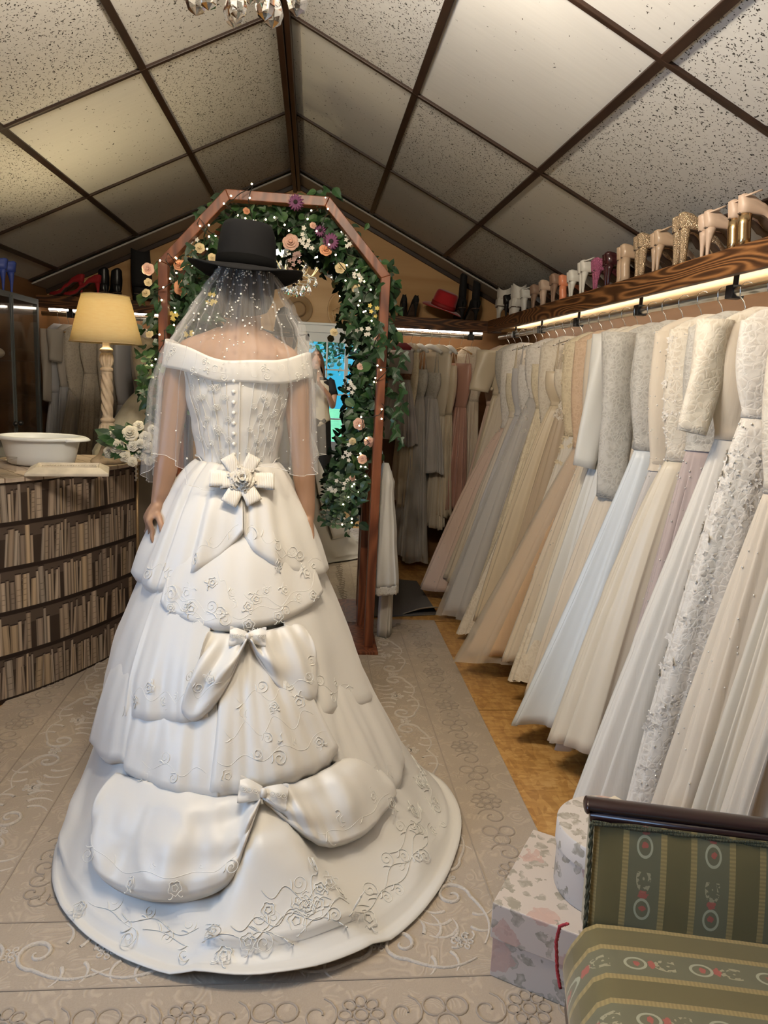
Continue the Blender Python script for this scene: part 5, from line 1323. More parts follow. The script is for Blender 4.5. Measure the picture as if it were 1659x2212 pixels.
    if g('applique',0):
        q=MB()
        for _ in range(g('applique',0)):
            u=rg.uniform(.34,.70); z=g('az0',wz)+(g('az1',-.95)-g('az0',wz))*rg.random()**1.3; p=Vector(surf(u,z,.003)); e=Vector(surf(u+.01,z,.003))-p; e.normalize(); f=Vector((0,0,-1)); nn=e.cross(f); 
            r=rg.uniform(.010,.02)
            for k in range(5):
                a=2*math.pi*k/5+rg.random(); leaf(q,p,e*math.cos(a)+f*math.sin(a),nn,r,0,'ovate',.15)
        q.build('lace_flowers',g('apm',LW),t,local=True)['kind']='stuff'
    if g('bow',False):
        q=MB(); x,y,z=surf(.5,wz+.03,.01)
        for s in (-1,1): q.ball((x,s*.02,z),.022,8,6,sc=(.5,1,.6))
        q.build('bow',mb,t,local=True)
    return t
RG='gowns on the long right-hand rail'; HG='hangers on the long right-hand rail'
L_=[ # rail y, label, cfg
 (1.62,'ivory tulle gown at the near end of the rail, behind the settee',dict(skirt=TI,bodice=LI,AL=.33,hem=-1.66,neck=True)),
 (1.77,'cream satin gown, second from the near end of the rail behind the settee',dict(skirt=IV,bodice=IV,AL=.31,hem=-1.66,neck=True)),
 (1.90,'pearl-trimmed pale tulle gown at the right edge of the photo',dict(skirt=TI,bodice=LI,AL=.34,hem=-1.65,neck=True,beads=80)),
 (2.06,'heavily beaded ivory lace gown reaching down behind the settee back',dict(skirt=LW,bodice=LW,AL=.36,hem=-1.70,neck=True,beads=160,fold=.6,applique=120,az0=-.5,az1=-1.6)),
 (2.20,'wide soft ivory chiffon gown with draped crossover bodice',dict(skirt=TW_,bodice=TI,AL=.46,hem=-1.70,waist=-.46,neck=True,neckm=LI,B=.11,fold=.8,sleeves=(-1,),slm=LI,sl=.34,slw=.06)),
 (2.345,'mauve-grey beaded sheath with jewelled border at the hem',dict(skirt=MAU,bodice=LS,AL=.28,hem=-1.68,neck=True,beads=150,hemlace=LM,belt=LS,flare=.9)),
 (2.48,'smooth ivory satin gown with broad curved hem over grey underskirts',dict(skirt=IV,bodice=LI,AL=.43,hem=-1.58,waist=-.56,neck=True,B=.12,fold=.75,dip=.14,applique=60,az0=-.15,az1=-.62)),
 (2.62,'gown with gold-dotted sheer shoulders and gathered ivory bodice',dict(skirt=TG,bodice=TI,AL=.40,hem=-1.66,waist=-.60,neck=True,belt=TI,beads=70,bskirt=False)),
 (2.755,'cool white satin A-line gown sweeping out to the chipboard floor',dict(skirt=BLW,bodice=LS,AL=.50,hem=-1.63,B=.11,waist=-.55,fold=.7,dip=.12,neck=True)),
 (2.89,'gown with long silver-beaded sleeve hanging over its pale skirt',dict(skirt=TI,bodice=LS,AL=.42,hem=-1.62,neck=True,sleeves=(-1,),slm=LS,sl=.66,slw=.075,slout=.05,beads=60,bskirt=False)),
 (3.02,'smooth plain satin gown with long sleeve beside the beaded sleeve',dict(skirt=WHS,bodice=IV,AL=.38,hem=-1.60,neck=True,sleeves=(-1,),slm=WHS,sl=.55,slw=.06)),
 (3.15,'ivory gown with scalloped lace hem between two satin gowns',dict(skirt=IV,bodice=LI,AL=.40,hem=-1.60,hemlace=LI,neck=True,sway=-.02)),
 (3.28,'sparkling ivory tulle gown with beaded flower belt',dict(skirt=TI,bodice=TI,AL=.42,hem=-1.60,waist=-.60,beads=130,applique=46,az0=-.55,az1=-.66,neck=True,neckm=LI)),
 (3.42,'champagne-peach tulle gown with sheer overlay and sparkle',dict(skirt=TC,bodice=LC,AL=.56,hem=-1.62,B=.11,sheer=True,beads=90,neck=True,curve=1.0,dip=.06)),
 (3.55,'narrow ivory crepe gown left of the champagne tulle gown',dict(skirt=TW_,bodice=LY_,AL=.36,hem=-1.62,neck=True,applique=70,az0=-.14,az1=-.8,apm=LY_)),
 (3.68,'narrow taupe silk gown with vertical sheen',dict(skirt=TAU,bodice=LI,AL=.36,hem=-1.56,fold=.8,straps=True,top=-.25,applique=30,az0=-.42,az1=-.5)),
 (3.81,'ivory satin gown with ruffled front edge next to the taupe silk',dict(skirt=CR,bodice=CR,AL=.44,hem=-1.60,straps=True,top=-.26,fold=1.2)),
 (3.94,'full ivory lace gown with lace-edged train near the rug corner',dict(skirt=LI,bodice=LI,AL=.46,hem=-1.66,hemlace=LI,B=.12,neck=True,dip=.08,applique=90,az0=-.5,az1=-1.6,apm=LI)),
 (4.07,'short buttery embroidered gown with strap neckline',dict(skirt=LY_,bodice=LY_,AL=.36,hem=-1.50,straps=True,top=-.22)),
 (4.21,'gown with grey tulle trailing onto the floor by the rug',dict(skirt=TG,bodice=LW,AL=.50,hem=-1.69,B=.11,sheer=True,neck=True,dip=.03,applique=80,az0=-.13,az1=-.9)),
 (4.35,'cool white satin gown with straight slanting edge near the back',dict(skirt=BLW,bodice=LW,AL=.44,hem=-1.50,fold=.5,straps=True,top=-.22,applique=40,az0=-.45,az1=-.85)),
 (4.48,'grey organza gown with pleated waist and folded straps',dict(skirt=TG,bodice=TG,AL=.42,hem=-1.60,straps=True,top=-.24,belt=TG)),
 (4.62,'strapless lace-bodice gown with satin waistband near the back corner',dict(skirt=TI,bodice=LY_,AL=.46,hem=-1.60,straps=True,top=-.27,waist=-.52,belt=CR,B=.12)),
 (4.78,'very full sparkling tulle ball gown reaching farthest into the aisle',dict(skirt=TB_,bodice=LW,AL=.60,hem=-1.66,B=.14,neck=True,beads=150,curve=1.3,dip=.10,fold=.8)),
 (4.95,'ivory beaded gown with grey jewelled shoulder near the corner',dict(skirt=TI,bodice=LS,AL=.42,hem=-1.55,neck=True,straps=False)),
 (5.11,'plain cream crepe gown with short sleeve near the corner',dict(skirt=CR,bodice=CR,AL=.34,hem=-1.50,neck=True,sleeves=(-1,),sl=.28,slw=.09,bow=True,slout=-.03)),
 (5.27,'pale blush gown tucked into the back corner of the long rail',dict(skirt=TB_,bodice=TB_,AL=.30,hem=-1.50,neck=True)),
]
for i,(y,lab,cfg) in enumerate(L_):
    turn=R(rnd.uniform(-7,7))
    gown_hang((1.38,y,1.785),turn,lab,RG,cfg,100+i)
    hanger((1.38,y,1.785),turn,hlab('steel hanger of the ',lab),HG,'wire',.15)
# garments on the short rail right of the arch
GB2='garments on the short back rail'; HB2='padded hangers on the short back rail'
red=mat('dark_red_lining',(.20,.008,.014),.7); trimm=mat('brown_gold_braid',(.16,.075,.035),.6,bump=('voronoi',90,.6)); CAPE=mat('lilac_white_wool',(.50,.46,.44),.85)
S_=[(.66,'lilac-white cape with braid border and red lining right of the arch',dict(name='cape',cat='cape',skirt=CAPE,bodice=CAPE,AL=.22,AR=.22,hem=-.78,waist=-.34,neck=True,neckm=red,belt=trimm,beltdrop=-.02,B=.09,bw=.24,sh=.16,dip=.10),'pad'),
    (.735,'narrow buttery dress beside the red-lined cape',dict(skirt=CR,bodice=LY_,AL=.16,AR=.16,hem=-1.30,neck=True,B=.05,th=.03),'pad'),
    (.80,'grey lace-bodice dress with ruffled organza skirt',dict(skirt=TG,bodice=LS,AL=.26,AR=.24,hem=-1.66,straps=True,top=-.26,waist=-.46,B=.15,sheer=True),'pad'),
    (.88,'grey chiffon dress with pointed handkerchief layer',dict(skirt=TG,bodice=LS,AL=.24,AR=.22,hem=-.98,straps=True,top=-.28,waist=-.46,B=.13,dip=.1),'pad'),
    (.95,'slim ivory halter dress under the red hat',dict(skirt=IV,bodice=IV,AL=.17,AR=.17,hem=-1.45,neck=True,B=.06,th=.04),'pad'),
    (1.03,'cream slip dress with laced back, right of the halter dress',dict(skirt=CR,bodice=CR,AL=.17,AR=.17,hem=-1.35,straps=True,top=-.22,B=.06),'pad'),
    (1.12,'dusty pink satin dress in the dark back corner',dict(skirt=satin('gown_dusty_pink',(.48,.27,.21)),bodice=satin('gown_dusty_pink_top',(.48,.27,.21)),AL=.20,AR=.18,hem=-1.30,straps=True,top=-.2,B=.08),'wood'),
    (1.20,'long ivory lace dress at the corner end of the short rail',dict(skirt=TI,bodice=LI,AL=.18,AR=.16,hem=-1.50,neck=True,B=.06),'wood')]
for i,(x,lab,cfg,bar) in enumerate(S_):
    cfg['AR']=min(cfg.get('AR',.2),.15); cfg['B']=min(cfg.get('B',.08),.09); cfg['bw']=min(cfg.get('bw',.15),.16); cfg['sh']=.15
    rz=R(90+rnd.uniform(10,28)); gown_hang((x,5.71,1.785),rz,lab,GB2,cfg,300+i)
    hanger((x,5.71,1.785),rz,hlab('padded white hanger of the ' if bar=='pad' else 'wooden hanger of the ',lab),HB2,bar,.16)
# garments in the left corner
GL='gowns on the left corner rail'; HL='hangers on the left corner rail'
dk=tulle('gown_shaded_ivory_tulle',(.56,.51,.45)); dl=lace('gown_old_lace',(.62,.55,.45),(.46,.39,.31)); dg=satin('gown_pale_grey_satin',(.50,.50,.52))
C_=[(-1.83,'grey-white gown seen through the glass cabinet, leftmost on the rail',dict(skirt=dg,bodice=dg,AL=.24,AR=.2,hem=-1.55,neck=True,sleeves=(-1,),slm=SHEER),'wire'),
    (-1.765,'gown with sheer puffed shoulders behind the glass cabinet',dict(skirt=dg,bodice=dk,AL=.26,AR=.2,hem=-1.55,neck=True,sleeves=(-1,),slm=SHEER,sl=.22,slw=.08),'wire'),
    (-1.68,'old-lace bodice gown with pointed waist, left of the lamp',dict(skirt=dk,bodice=dl,AL=.36,AR=.22,hem=-1.60,neck=True,B=.10,point=.10,waist=-.52,applique=60,az0=-.14,az1=-.6,apm=dl),'wood'),
    (-1.57,'long lace-front gown hanging between lamp and old-lace gown',dict(skirt=dl,bodice=dl,AL=.30,AR=.22,hem=-1.60,neck=True,B=.07,waist=-.40),'wood'),
    (-1.47,'brownish ivory gown with open front behind the lamp',dict(skirt=dk,bodice=dl,AL=.26,AR=.2,hem=-1.60,neck=True,B=.08),'wood'),
    (-1.36,'pale grey satin gown behind the lamp column',dict(skirt=dg,bodice=dg,AL=.26,AR=.2,hem=-1.60,neck=True,B=.08),'wire'),
    (-1.25,'bluish white gown right behind the lamp column',dict(skirt=dg,bodice=dk,AL=.26,AR=.2,hem=-1.60,neck=True,B=.08),'wire'),
    (-1.13,'pale grey gown with beaded shoulder between lamp and arch',dict(skirt=dg,bodice=dl,AL=.24,AR=.2,hem=-1.60,neck=True,B=.08),'wire'),
    (-1.00,'grey tulle gown half hidden by the arch garland',dict(skirt=dk,bodice=dk,AL=.24,AR=.2,hem=-1.60,neck=True,B=.08),'wire')]
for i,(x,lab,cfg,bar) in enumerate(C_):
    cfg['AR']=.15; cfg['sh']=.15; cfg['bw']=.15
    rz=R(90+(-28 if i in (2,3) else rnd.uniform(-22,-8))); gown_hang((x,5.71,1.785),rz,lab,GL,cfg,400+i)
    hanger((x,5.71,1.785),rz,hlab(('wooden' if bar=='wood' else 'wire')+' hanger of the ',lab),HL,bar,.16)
# cream tulle ball gown standing between the counter and the arch
YT_=mat('cream_tulle',(.82,.77,.62),.8,spec=.2,sheen=.3,bump=('noise',9,.6,(1.6,1.6,.08)))
t=thing('tulle_gown','full cream tulle gown on a dress stand behind the lamp, by the arch','gown',(-.95,4.55,0))
b=MB()
def tg(u,v):
    a=2*math.pi*u; z=1.30-1.27*v; r=.11+.52*v**.75; f=1+v*(.05*math.sin(9*a+.5)+.03*math.sin(17*a+1)+.018*math.sin(33*a)); tier_=.018*(1 if (v*3.4)%1>.85 else 0)
    return (-.93-.12*v+(r+tier_)*f*math.cos(a),4.60-.06*v+(r*.72+tier_)*f*math.sin(a),z)
b.grid(tg,200,40,close=True); b.build('skirt',YT_,t)
b=MB()
def tb(u,v):
    a=2*math.pi*u; z=1.62-.33*v; r=lerp_tab([(0,.135),(.4,.13),(1,.10)],v); return (-.93+r*math.cos(a),4.60+r*.75*math.sin(a),z+.015*math.cos(2*a)*(1-v))
b.grid(tb,36,10,close=True); b.build('bodice',LY_,t,solid=.002)
b=MB()
def sash(u,v): return (-.90+.05*v+.02*math.sin(4*v),4.60-.16-.20*v**.8-.01*math.sin(6*u),1.34-.5*v+.02*(u-.5)+.0*u) if False else (-.88+.04*u+.02*math.sin(3*v),4.46-.20*v-.01*math.sin(5*u),1.30-.42*v)
b.grid(sash,6,14); b.build('satin_sash',CR,t,solid=.002)
b=MB(); b.lathe([(0,0),(.15,0),(.15,.02),(.015,.03),(.013,1.3),(.02,1.63),(0,1.64)],(-.93,4.60,0),20); b.build('dress_stand',mat('dark_stand',(.04,.03,.025),.5),t)
# glass cabinet against the left wall
GREY=mat('cabinet_grey_frame',(.055,.062,.065),.4)
cab=thing('glass_cabinet','tall dark-framed glass display cabinet in the left corner','cabinet',(-1.76,4.10,0))
x0,x1,y0,y1,zt=-1.955,-1.56,3.72,4.52,1.79
b=MB()
for x in (x0+.012,x1-.012):
    for y in (y0+.012,y1-.012): b.box((x,y,zt/2),(.024,.024,zt))
for z in (.02,zt-.015): b.box(((x0+x1)/2,(y0+y1)/2,z),(x1-x0,y1-y0,.03))
b.build('frame',GREY,cab,smooth=False,bevel=.002)
b=MB(); b.box(((x0+x1)/2,(y0+y1)/2,.55),(x1-x0-.03,y1-y0-.03,.9)); b.build('lower_cupboard',mat('grey_cupboard_panel',(.24,.245,.24),.5),cab,smooth=False)
for k,z in enumerate((1.22,1.44)):
    b=MB(); b.box(((x0+x1)/2,(y0+y1)/2,z),(x1-x0-.05,y1-y0-.05,.008)); b.build('glass_shelf',CLEAR,cab,smooth=False)
for k in (0,1):
    b=MB(); ya=y0+.03+k*.375; b.box((x1-.004,ya+.182,1.39),(.004,.36,.76)); d=b.build('glass_door',CLEAR,cab,smooth=False)
    q=MB(); q.box((x1+.003,ya+(.357 if k==0 else .007),1.39),(.008,.008,.77)); q.build('door_edge',GREY,d,smooth=False)
    q=MB(); q.ball((x1+.014,ya+(.335 if k==0 else .03),1.115),.014,12,8); q.build('knob',BLKG,d)
b=MB(); b.box(((x0+x1)/2,y1-.006,1.39),(x1-x0-.05,.004,.76)); b.build('end_glass',CLEAR,cab,smooth=False)
b=MB(); b.box(((x0+x1)/2,y0+.006,1.39),(x1-x0-.05,.004,.76)); b.build('end_glass',CLEAR,cab,smooth=False)
for k,(y,z,s,lb) in enumerate(((3.95,1.016,.07,'folded white cloth in the bottom of the glass cabinet'),(4.15,1.226,.07,'white lace bag on the lower glass shelf of the cabinet'),(4.28,1.446,.06,'pale tiara cushion on the upper glass shelf of the cabinet'))):
    b=MB(); b.ball((-1.74,y,z+s*.55),s,16,10,sc=(1.2,1.5,.62)); o=b.build('white_cloth' if k==0 else ('lace_bag' if k==1 else 'cushion'),(WHS,LW,TI)[k]); tag(o,lb,('cloth','bag','cushion')[k])
for s,w in ((-1,'left'),(1,'right')):
    pump('high_heel_shoe',w+' one of the blue satin heels on top of the glass cabinet','blue heels',BLUE,.115,loc=(-1.62+.0*s,4.24+s*.055,zt+.001),rz=R(205+s*3))
# ------------------------------------------------------------ rug, mat, settee, boxes
RUGC=(.39,.32,.245)
def rugfn(n,l,co):
    w=nd(n,l,'ShaderNodeTexNoise',{'Vector':co,'Scale':7.5,'Detail':1.0,'Distortion':1.2}).outputs[0]
    sw=mth(n,l,'POWER',mth(n,l,'ABSOLUTE',mth(n,l,'SINE',mth(n,l,'MULTIPLY',w,42.0))),3.0)
    msk=mth(n,l,'MULTIPLY',sw,mth(n,l,'GREATER_THAN',nd(n,l,'ShaderNodeTexNoise',{'Vector':co,'Scale':16.0}).outputs[0],.5))
    g=nd(n,l,'ShaderNodeTexNoise',{'Vector':co,'Scale':240.0,'Detail':3.0}).outputs[0]
    b_=nd(n,l,'ShaderNodeTexNoise',{'Vector':co,'Scale':2.0,'Detail':2.0}).outputs[0]
    return mth(n,l,'ADD',mth(n,l,'MULTIPLY',msk,.34),mth(n,l,'ADD',mth(n,l,'MULTIPLY',g,.30),mth(n,l,'MULTIPLY',b_,.38)))
RUGM=ramp_mat('rug_beige_wool',rugfn,.95,.1,.35,[(0,tuple(c*.74 for c in RUGC)),(.35,tuple(c*.98 for c in RUGC)),(.7,tuple(c*1.16 for c in RUGC)),(1,tuple(c*1.25 for c in RUGC))],sheen=.35)
PILE=mat('rug_raised_pile',(.56,.50,.43),.85,spec=.15,sheen=.4,bump=('noise',180,.5))
PILE2=mat('rug_tonal_pattern',(.335,.28,.225),.95,spec=.1,sheen=.3)
rug=thing('carved_rug','large beige rug with raised scroll pattern under the gown','rug',(-.24,2.75,0))
X0,X1,Y0,Y1=-1.26,.785,1.32,4.27
def rugtop(x,y): return .016
b=MB(); b.slab([(X0,Y0),(X1,Y0),(X1,Y1),(X0,Y1)],.001,.014); b.build('rug_base',RUGM,rug,smooth=False,bevel=.004)
b=MB()
def line(a,c,w,z,q): q.bar((a[0],a[1],z),(c[0],c[1],z),w,.004)
BW=[.03,.24,.27,.46,.49]
d2=MB(); 
for k in (.235,.455,.62):
    for (a,c) in (((X0+k,Y0+k),(X1-k,Y0+k)),((X0+k,Y1-k),(X1-k,Y1-k)),((X0+k,Y0+k),(X0+k,Y1-k)),((X1-k,Y0+k),(X1-k,Y1-k))): line(a,c,.004,.0145,d2)
zt_=.0145
def ribbon(q,pts,w,h=.004,z=.0135):
    """raised carved line: a low tube squashed onto the pile"""
    q.tube([(x,y,z) for x,y in pts],w,6,flat=h/ max(w[0] if isinstance(w,list) else w,1e-4),caps=False)
def tr_(pts,c,rot,s,mx=1):
    ca,sa=math.cos(rot),math.sin(rot); return [(c[0]+s*(x*mx*ca-y*sa),c[1]+s*(x*mx*sa+y*ca)) for x,y in pts]
def spiral(turns,r0,r1,a0=0,n=30):
    return [((r0+(r1-r0)*k/n)*math.cos(a0+turns*2*math.pi*k/n),(r0+(r1-r0)*k/n)*math.sin(a0+turns*2*math.pi*k/n)) for k in range(n+1)]
def acanthus(q,c,rot,s,mx=1,w=.0045):
    # a big C scroll with inner volute, three leaf fronds and a tail
    sp=[(-.25+x,y) for x,y in spiral(1.35,.03,.26,2.6)]
    tail=[sp[-1]]+[(sp[-1][0]+.9*k/10,sp[-1][1]-.18*math.sin(k/10*math.pi*.9)+.05*k/10) for k in range(1,11)]
    P=sp+tail[1:]
    ribbon(q,tr_(P,c,rot,s,mx),[w*(.7+.7*math.sin(math.pi*k/(len(P)-1))) for k in range(len(P))])
    for j,(ox,oy,an,L) in enumerate(((.05,.16,1.0,.38),(.22,.10,.7,.42),(.40,.05,.45,.4),(.1,-.22,-.9,.3),(.35,-.15,-.6,.32))):
        fr=[(ox+L*k/8*math.cos(an+.9*k/8*(1 if an>0 else -1)),oy+L*k/8*math.sin(an+.9*k/8*(1 if an>0 else -1))) for k in range(9)]
        ribbon(q,tr_(fr,c,rot,s,mx),[w*x for x in (1.4,1.5,1.4,1.2,1.1,1.0,.9,.7,.4)])
    ribbon(q,tr_([(.62+x,.12+y) for x,y in spiral(1.1,.02,.11,0,18)],c,rot,s,mx),w*.8)
def flower(q,c,s,w=.003,n=6):
    for k in range(n):
        a=2*math.pi*k/n; ribbon(q,[(c[0]+s*(.35*math.cos(a)+.5*math.cos(a)*(.5-.5*math.cos(t))+.22*math.sin(t)*-math.sin(a)),c[1]+s*(.35*math.sin(a)+.5*math.sin(a)*(.5-.5*math.cos(t))+.22*math.sin(t)*math.cos(a))) for t in [2*math.pi*i/10 for i in range(11)]],w)
    ribbon(q,[(c[0]+s*.25*math.cos(t),c[1]+s*.25*math.sin(t)) for t in [2*math.pi*i/10 for i in range(11)]],w)
def clover(q,c,s,w=.003):
    for k in range(3):
        a=2*math.pi*k/3+.5; ribbon(q,[(c[0]+s*(.5*math.cos(a)+.42*math.cos(t)),c[1]+s*(.5*math.sin(a)+.42*math.sin(t))) for t in [2*math.pi*i/14 for i in range(15)]],w)
rg=random.Random(21)
pile=MB(); tone=MB()
# wide raised scroll band, all four sides
def along(i,n,side,k):
    if side==0: return (X0+k+(X1-X0-2*k)*(i+.5)/n, Y0+k),0
    if side==1: return (X1-k, Y0+k+(Y1-Y0-2*k)*(i+.5)/n),math.pi/2
    if side==2: return (X1-k-(X1-X0-2*k)*(i+.5)/n, Y1-k),math.pi
    return (X0+k, Y1-k-(Y1-Y0-2*k)*(i+.5)/n),-math.pi/2
for side in range(4):
    n=6 if side in (0,2) else 9
    for i in range(n):
        c,rot=along(i,n,side,.345); acanthus(pile,c,rot,.20,1 if i%2 else -1,.0042)
        c2,_=along(i,n,side,.345); 
        flower(pile,along(i+.5,n,side,.345)[0],.028,.0025,5)
    n=9 if side in (0,2) else 14
    for i in range(n):
        c,rot=along(i,n,side,.135)
        q=tone
        if i%2: clover(q,c,.062,.0035)
        else: flower(q,c,.062,.0035,8)
        ribbon(q,tr_(spiral(1.2,.01,.05,0,18),along(i+.5,n,side,.135)[0],rot,1),.003)
    n=22 if side in (0,2) else 34
    for i in range(n):
        c,rot=along(i,n,side,.54); ribbon(tone,tr_(spiral(1.1,.006,.034,i,14),c,rot,1),.0028)
# field: scattered small scroll work
for k in range(520):
    x=rg.uniform(X0+.68,X1-.68); y=rg.uniform(Y0+.68,Y1-.68); a=rg.uniform(0,6.28); s=rg.uniform(.6,1.3)
    kind=rg.random()
    if kind<.45: ribbon(pile,tr_(spiral(rg.uniform(.7,1.3),.008,.045,0,14),(x,y),a,s),[.0028*(.6+.6*math.sin(math.pi*i/14)) for i in range(15)])
    elif kind<.8: ribbon(pile,tr_([(.09*i/8,.03*math.sin(i/8*6)) for i in range(9)],(x,y),a,s),[.0030*v for v in (.5,1,1.2,1.2,1.2,1.1,1,.8,.5)])
    else: flower(pile,(x,y),.024*s,.0022,5)
pile.build('raised_scrolls',PILE,rug); tone.build('tonal_border',PILE2,rug)['kind']='stuff'; d2.build('carved_lines',PILE2,rug,smooth=False)
# grey mat
gm=mat('grey_wool_mat',(.10,.092,.085),.95,bump=('noise',120,.4))
b=MB(); b.slab([(.42,4.33),(.83,4.40),(.80,5.15),(.42,5.25)],.001,.012); o=b.build('floor_mat',gm,smooth=False,bevel=.003); tag(o,'dark grey floor mat behind the rug in the back corner','mat')
b=MB(); b.grid(lambda u,v:(.60+.23*u,4.37+.02*u+.13*v*(u**.7),.016+.045*math.sin(math.pi*u*.6)*(1-v)),10,8); o2=b.build('turned_corner',mat('mat_backing',(.26,.22,.17),.9,bump=('voronoi',60,.6)),o,solid=.006); 
# ---- settee (faces left; its far arm panel, seat and the red cord are in view)
def stripes(axis, along_ax, scale_note=0):
    """olive fabric: gold ribbed bands either side of medallion columns; axis crosses the stripes"""
    def make(name):
        m=bpy.data.materials.new(name); m.use_nodes=True; n=m.node_tree.nodes; l=m.node_tree.links; p=n['Principled BSDF']
        tc=n.new('ShaderNodeTexCoord'); s=nd(n,l,'ShaderNodeSeparateXYZ',{0:tc.outputs['Object']})
        x=s.outputs[axis]; y=s.outputs[along_ax]
        per=.128
        f=mth(n,l,'FRACT',mth(n,l,'DIVIDE',mth(n,l,'ADD',x,5.0),per))
        c=mth(n,l,'ABSOLUTE',mth(n,l,'SUBTRACT',f,.5))       # 0 at the medallion column
        band=mth(n,l,'MULTIPLY',mth(n,l,'GREATER_THAN',c,.235),mth(n,l,'LESS_THAN',c,.325))
        rib=mth(n,l,'MULTIPLY_ADD',mth(n,l,'SINE',mth(n,l,'MULTIPLY',y,900.0)),.18,.82)
        inner=mth(n,l,'LESS_THAN',c,.235)
        # medallions: ovals every .13 along, roses between
        g=mth(n,l,'SUBTRACT',mth(n,l,'FRACT',mth(n,l,'DIVIDE',mth(n,l,'ADD',y,5.0),.115)),.5)
        cx=mth(n,l,'MULTIPLY',mth(n,l,'SUBTRACT',f,.5),per); gy=mth(n,l,'MULTIPLY',g,.115)
        def ell(ax_,ay,oy):
            a=mth(n,l,'POWER',mth(n,l,'DIVIDE',mth(n,l,'ABSOLUTE',cx),ax_),2.0); b_=mth(n,l,'POWER',mth(n,l,'ABSOLUTE',mth(n,l,'DIVIDE',mth(n,l,'SUBTRACT',gy,oy),ay)),2.0)
            return mth(n,l,'SQRT',mth(n,l,'ADD',a,b_))
        e=ell(.014,.019,-.012); ringm=mth(n,l,'MULTIPLY',mth(n,l,'GREATER_THAN',e,.82),mth(n,l,'LESS_THAN',e,1.1))
        nz=nd(n,l,'ShaderNodeTexNoise',{'Vector':tc.outputs['Object'],'Scale':130.0,'Detail':1.0}).outputs[0]
        r1=mth(n,l,'LESS_THAN',mth(n,l,'ADD',ell(.009,.008,-.010),mth(n,l,'MULTIPLY',nz,.9)),1.15)
        r2=mth(n,l,'LESS_THAN',mth(n,l,'ADD',ell(.012,.009,.016),mth(n,l,'MULTIPLY',nz,1.0)),1.25)
        roses=mth(n,l,'MAXIMUM',r1,r2)
        lf=mth(n,l,'MULTIPLY',mth(n,l,'LESS_THAN',mth(n,l,'ABSOLUTE',mth(n,l,'SUBTRACT',ell(.013,.024,.045),.85)),.22),mth(n,l,'GREATER_THAN',nz,.47))
        lf=mth(n,l,'MAXIMUM',lf,mth(n,l,'LESS_THAN',mth(n,l,'ADD',ell(.004,.006,.045),nz),.95))
        sat=nd(n,l,'ShaderNodeTexNoise',{'Vector':tc.outputs['Object'],'Scale':6.0}).outputs[0]
        base=nd(n,l,'ShaderNodeMix',{0:inner,6:(.108,.088,.030,1),7:(.115,.108,.058,1)},data_type='RGBA')
        m1=nd(n,l,'ShaderNodeMix',{0:mth(n,l,'MULTIPLY',band,rib),6:base.outputs[2],7:(.29,.215,.082,1)},data_type='RGBA')
        m2=nd(n,l,'ShaderNodeMix',{0:mth(n,l,'MULTIPLY',lf,.75),6:m1.outputs[2],7:(.34,.31,.19,1)},data_type='RGBA')
        m3=nd(n,l,'ShaderNodeMix',{0:mth(n,l,'MULTIPLY',ringm,.8),6:m2.outputs[2],7:(.36,.36,.25,1)},data_type='RGBA')
        m4=nd(n,l,'ShaderNodeMix',{0:mth(n,l,'MULTIPLY',roses,.85),6:m3.outputs[2],7:(.33,.075,.055,1)},data_type='RGBA')
        l.new(m4.outputs[2],p.inputs['Base Color']); p.inputs['Roughness'].default_value=.5; p.inputs['Sheen Weight'].default_value=.3
        bp=nd(n,l,'ShaderNodeBump',{'Height':mth(n,l,'MULTIPLY',band,rib),'Strength':.3,'Distance':.002}); l.new(bp.outputs[0],p.inputs['Normal'])
        return m
    return make
FAB_V=stripes(0,2)('striped_fabric_upright'); FAB_S=stripes(1,0)('striped_fabric_seat')
MAHO=mat('dark_mahogany',(.018,.005,.005),.3,coat=.25,var=(10,.3,(1,6,6))); PIPE=mat('olive_rope_piping',(.10,.10,.055),.7,bump=('wave',120,.8,(1,1,1)))
set_=thing('settee','green striped settee with rose medallions and dark wood arm, bottom right','settee',(.83,.50,0),R(-14))
def S2(x,y,z): return (x,y,z)   # settee coordinates: x to its back, y along
# origin (.95,.55): far arm inner face near y=+.66 ; seat front edge x=-.46
b=MB()
def seatf(u,v):
    x=-.455+.86*u; y=-.62+1.285*v; e=min(u/.05,1); z=.405+.030*math.sin(math.pi*min(1,u))**.6*math.sin(math.pi*(.05+.9*v))**.4 - .05*(1-e)**2
    return (x-.012*(e<1)*0,y,z)
b.grid(seatf,40,40)
b.grid(lambda u,v:(-.455-.012*math.sin(math.pi*v),-.62+1.285*u,.355-.0*v-(.10*v)+.0),30,6)
b.build('seat_cushion',FAB_S,set_,local=True)
b=MB(); b.box((-.03,.02,.29),(.84,1.28,.10)); b.build('seat_base',FAB_S,set_,local=True,smooth=False,bevel=.01)
b=MB(); b.box((-.02,.02,.225),(.87,1.30,.05)); b.build('seat_rail',MAHO,set_,local=True,smooth=False,bevel=.006)
for x in (-.42,.38):
    for y in (-.58,.66):
        q=MB(); q.tube([(x,y,.22),(x,y,.12),(x+.01,y,.0)],[.028,.022,.016],12); q.build('leg',MAHO,set_,local=True)
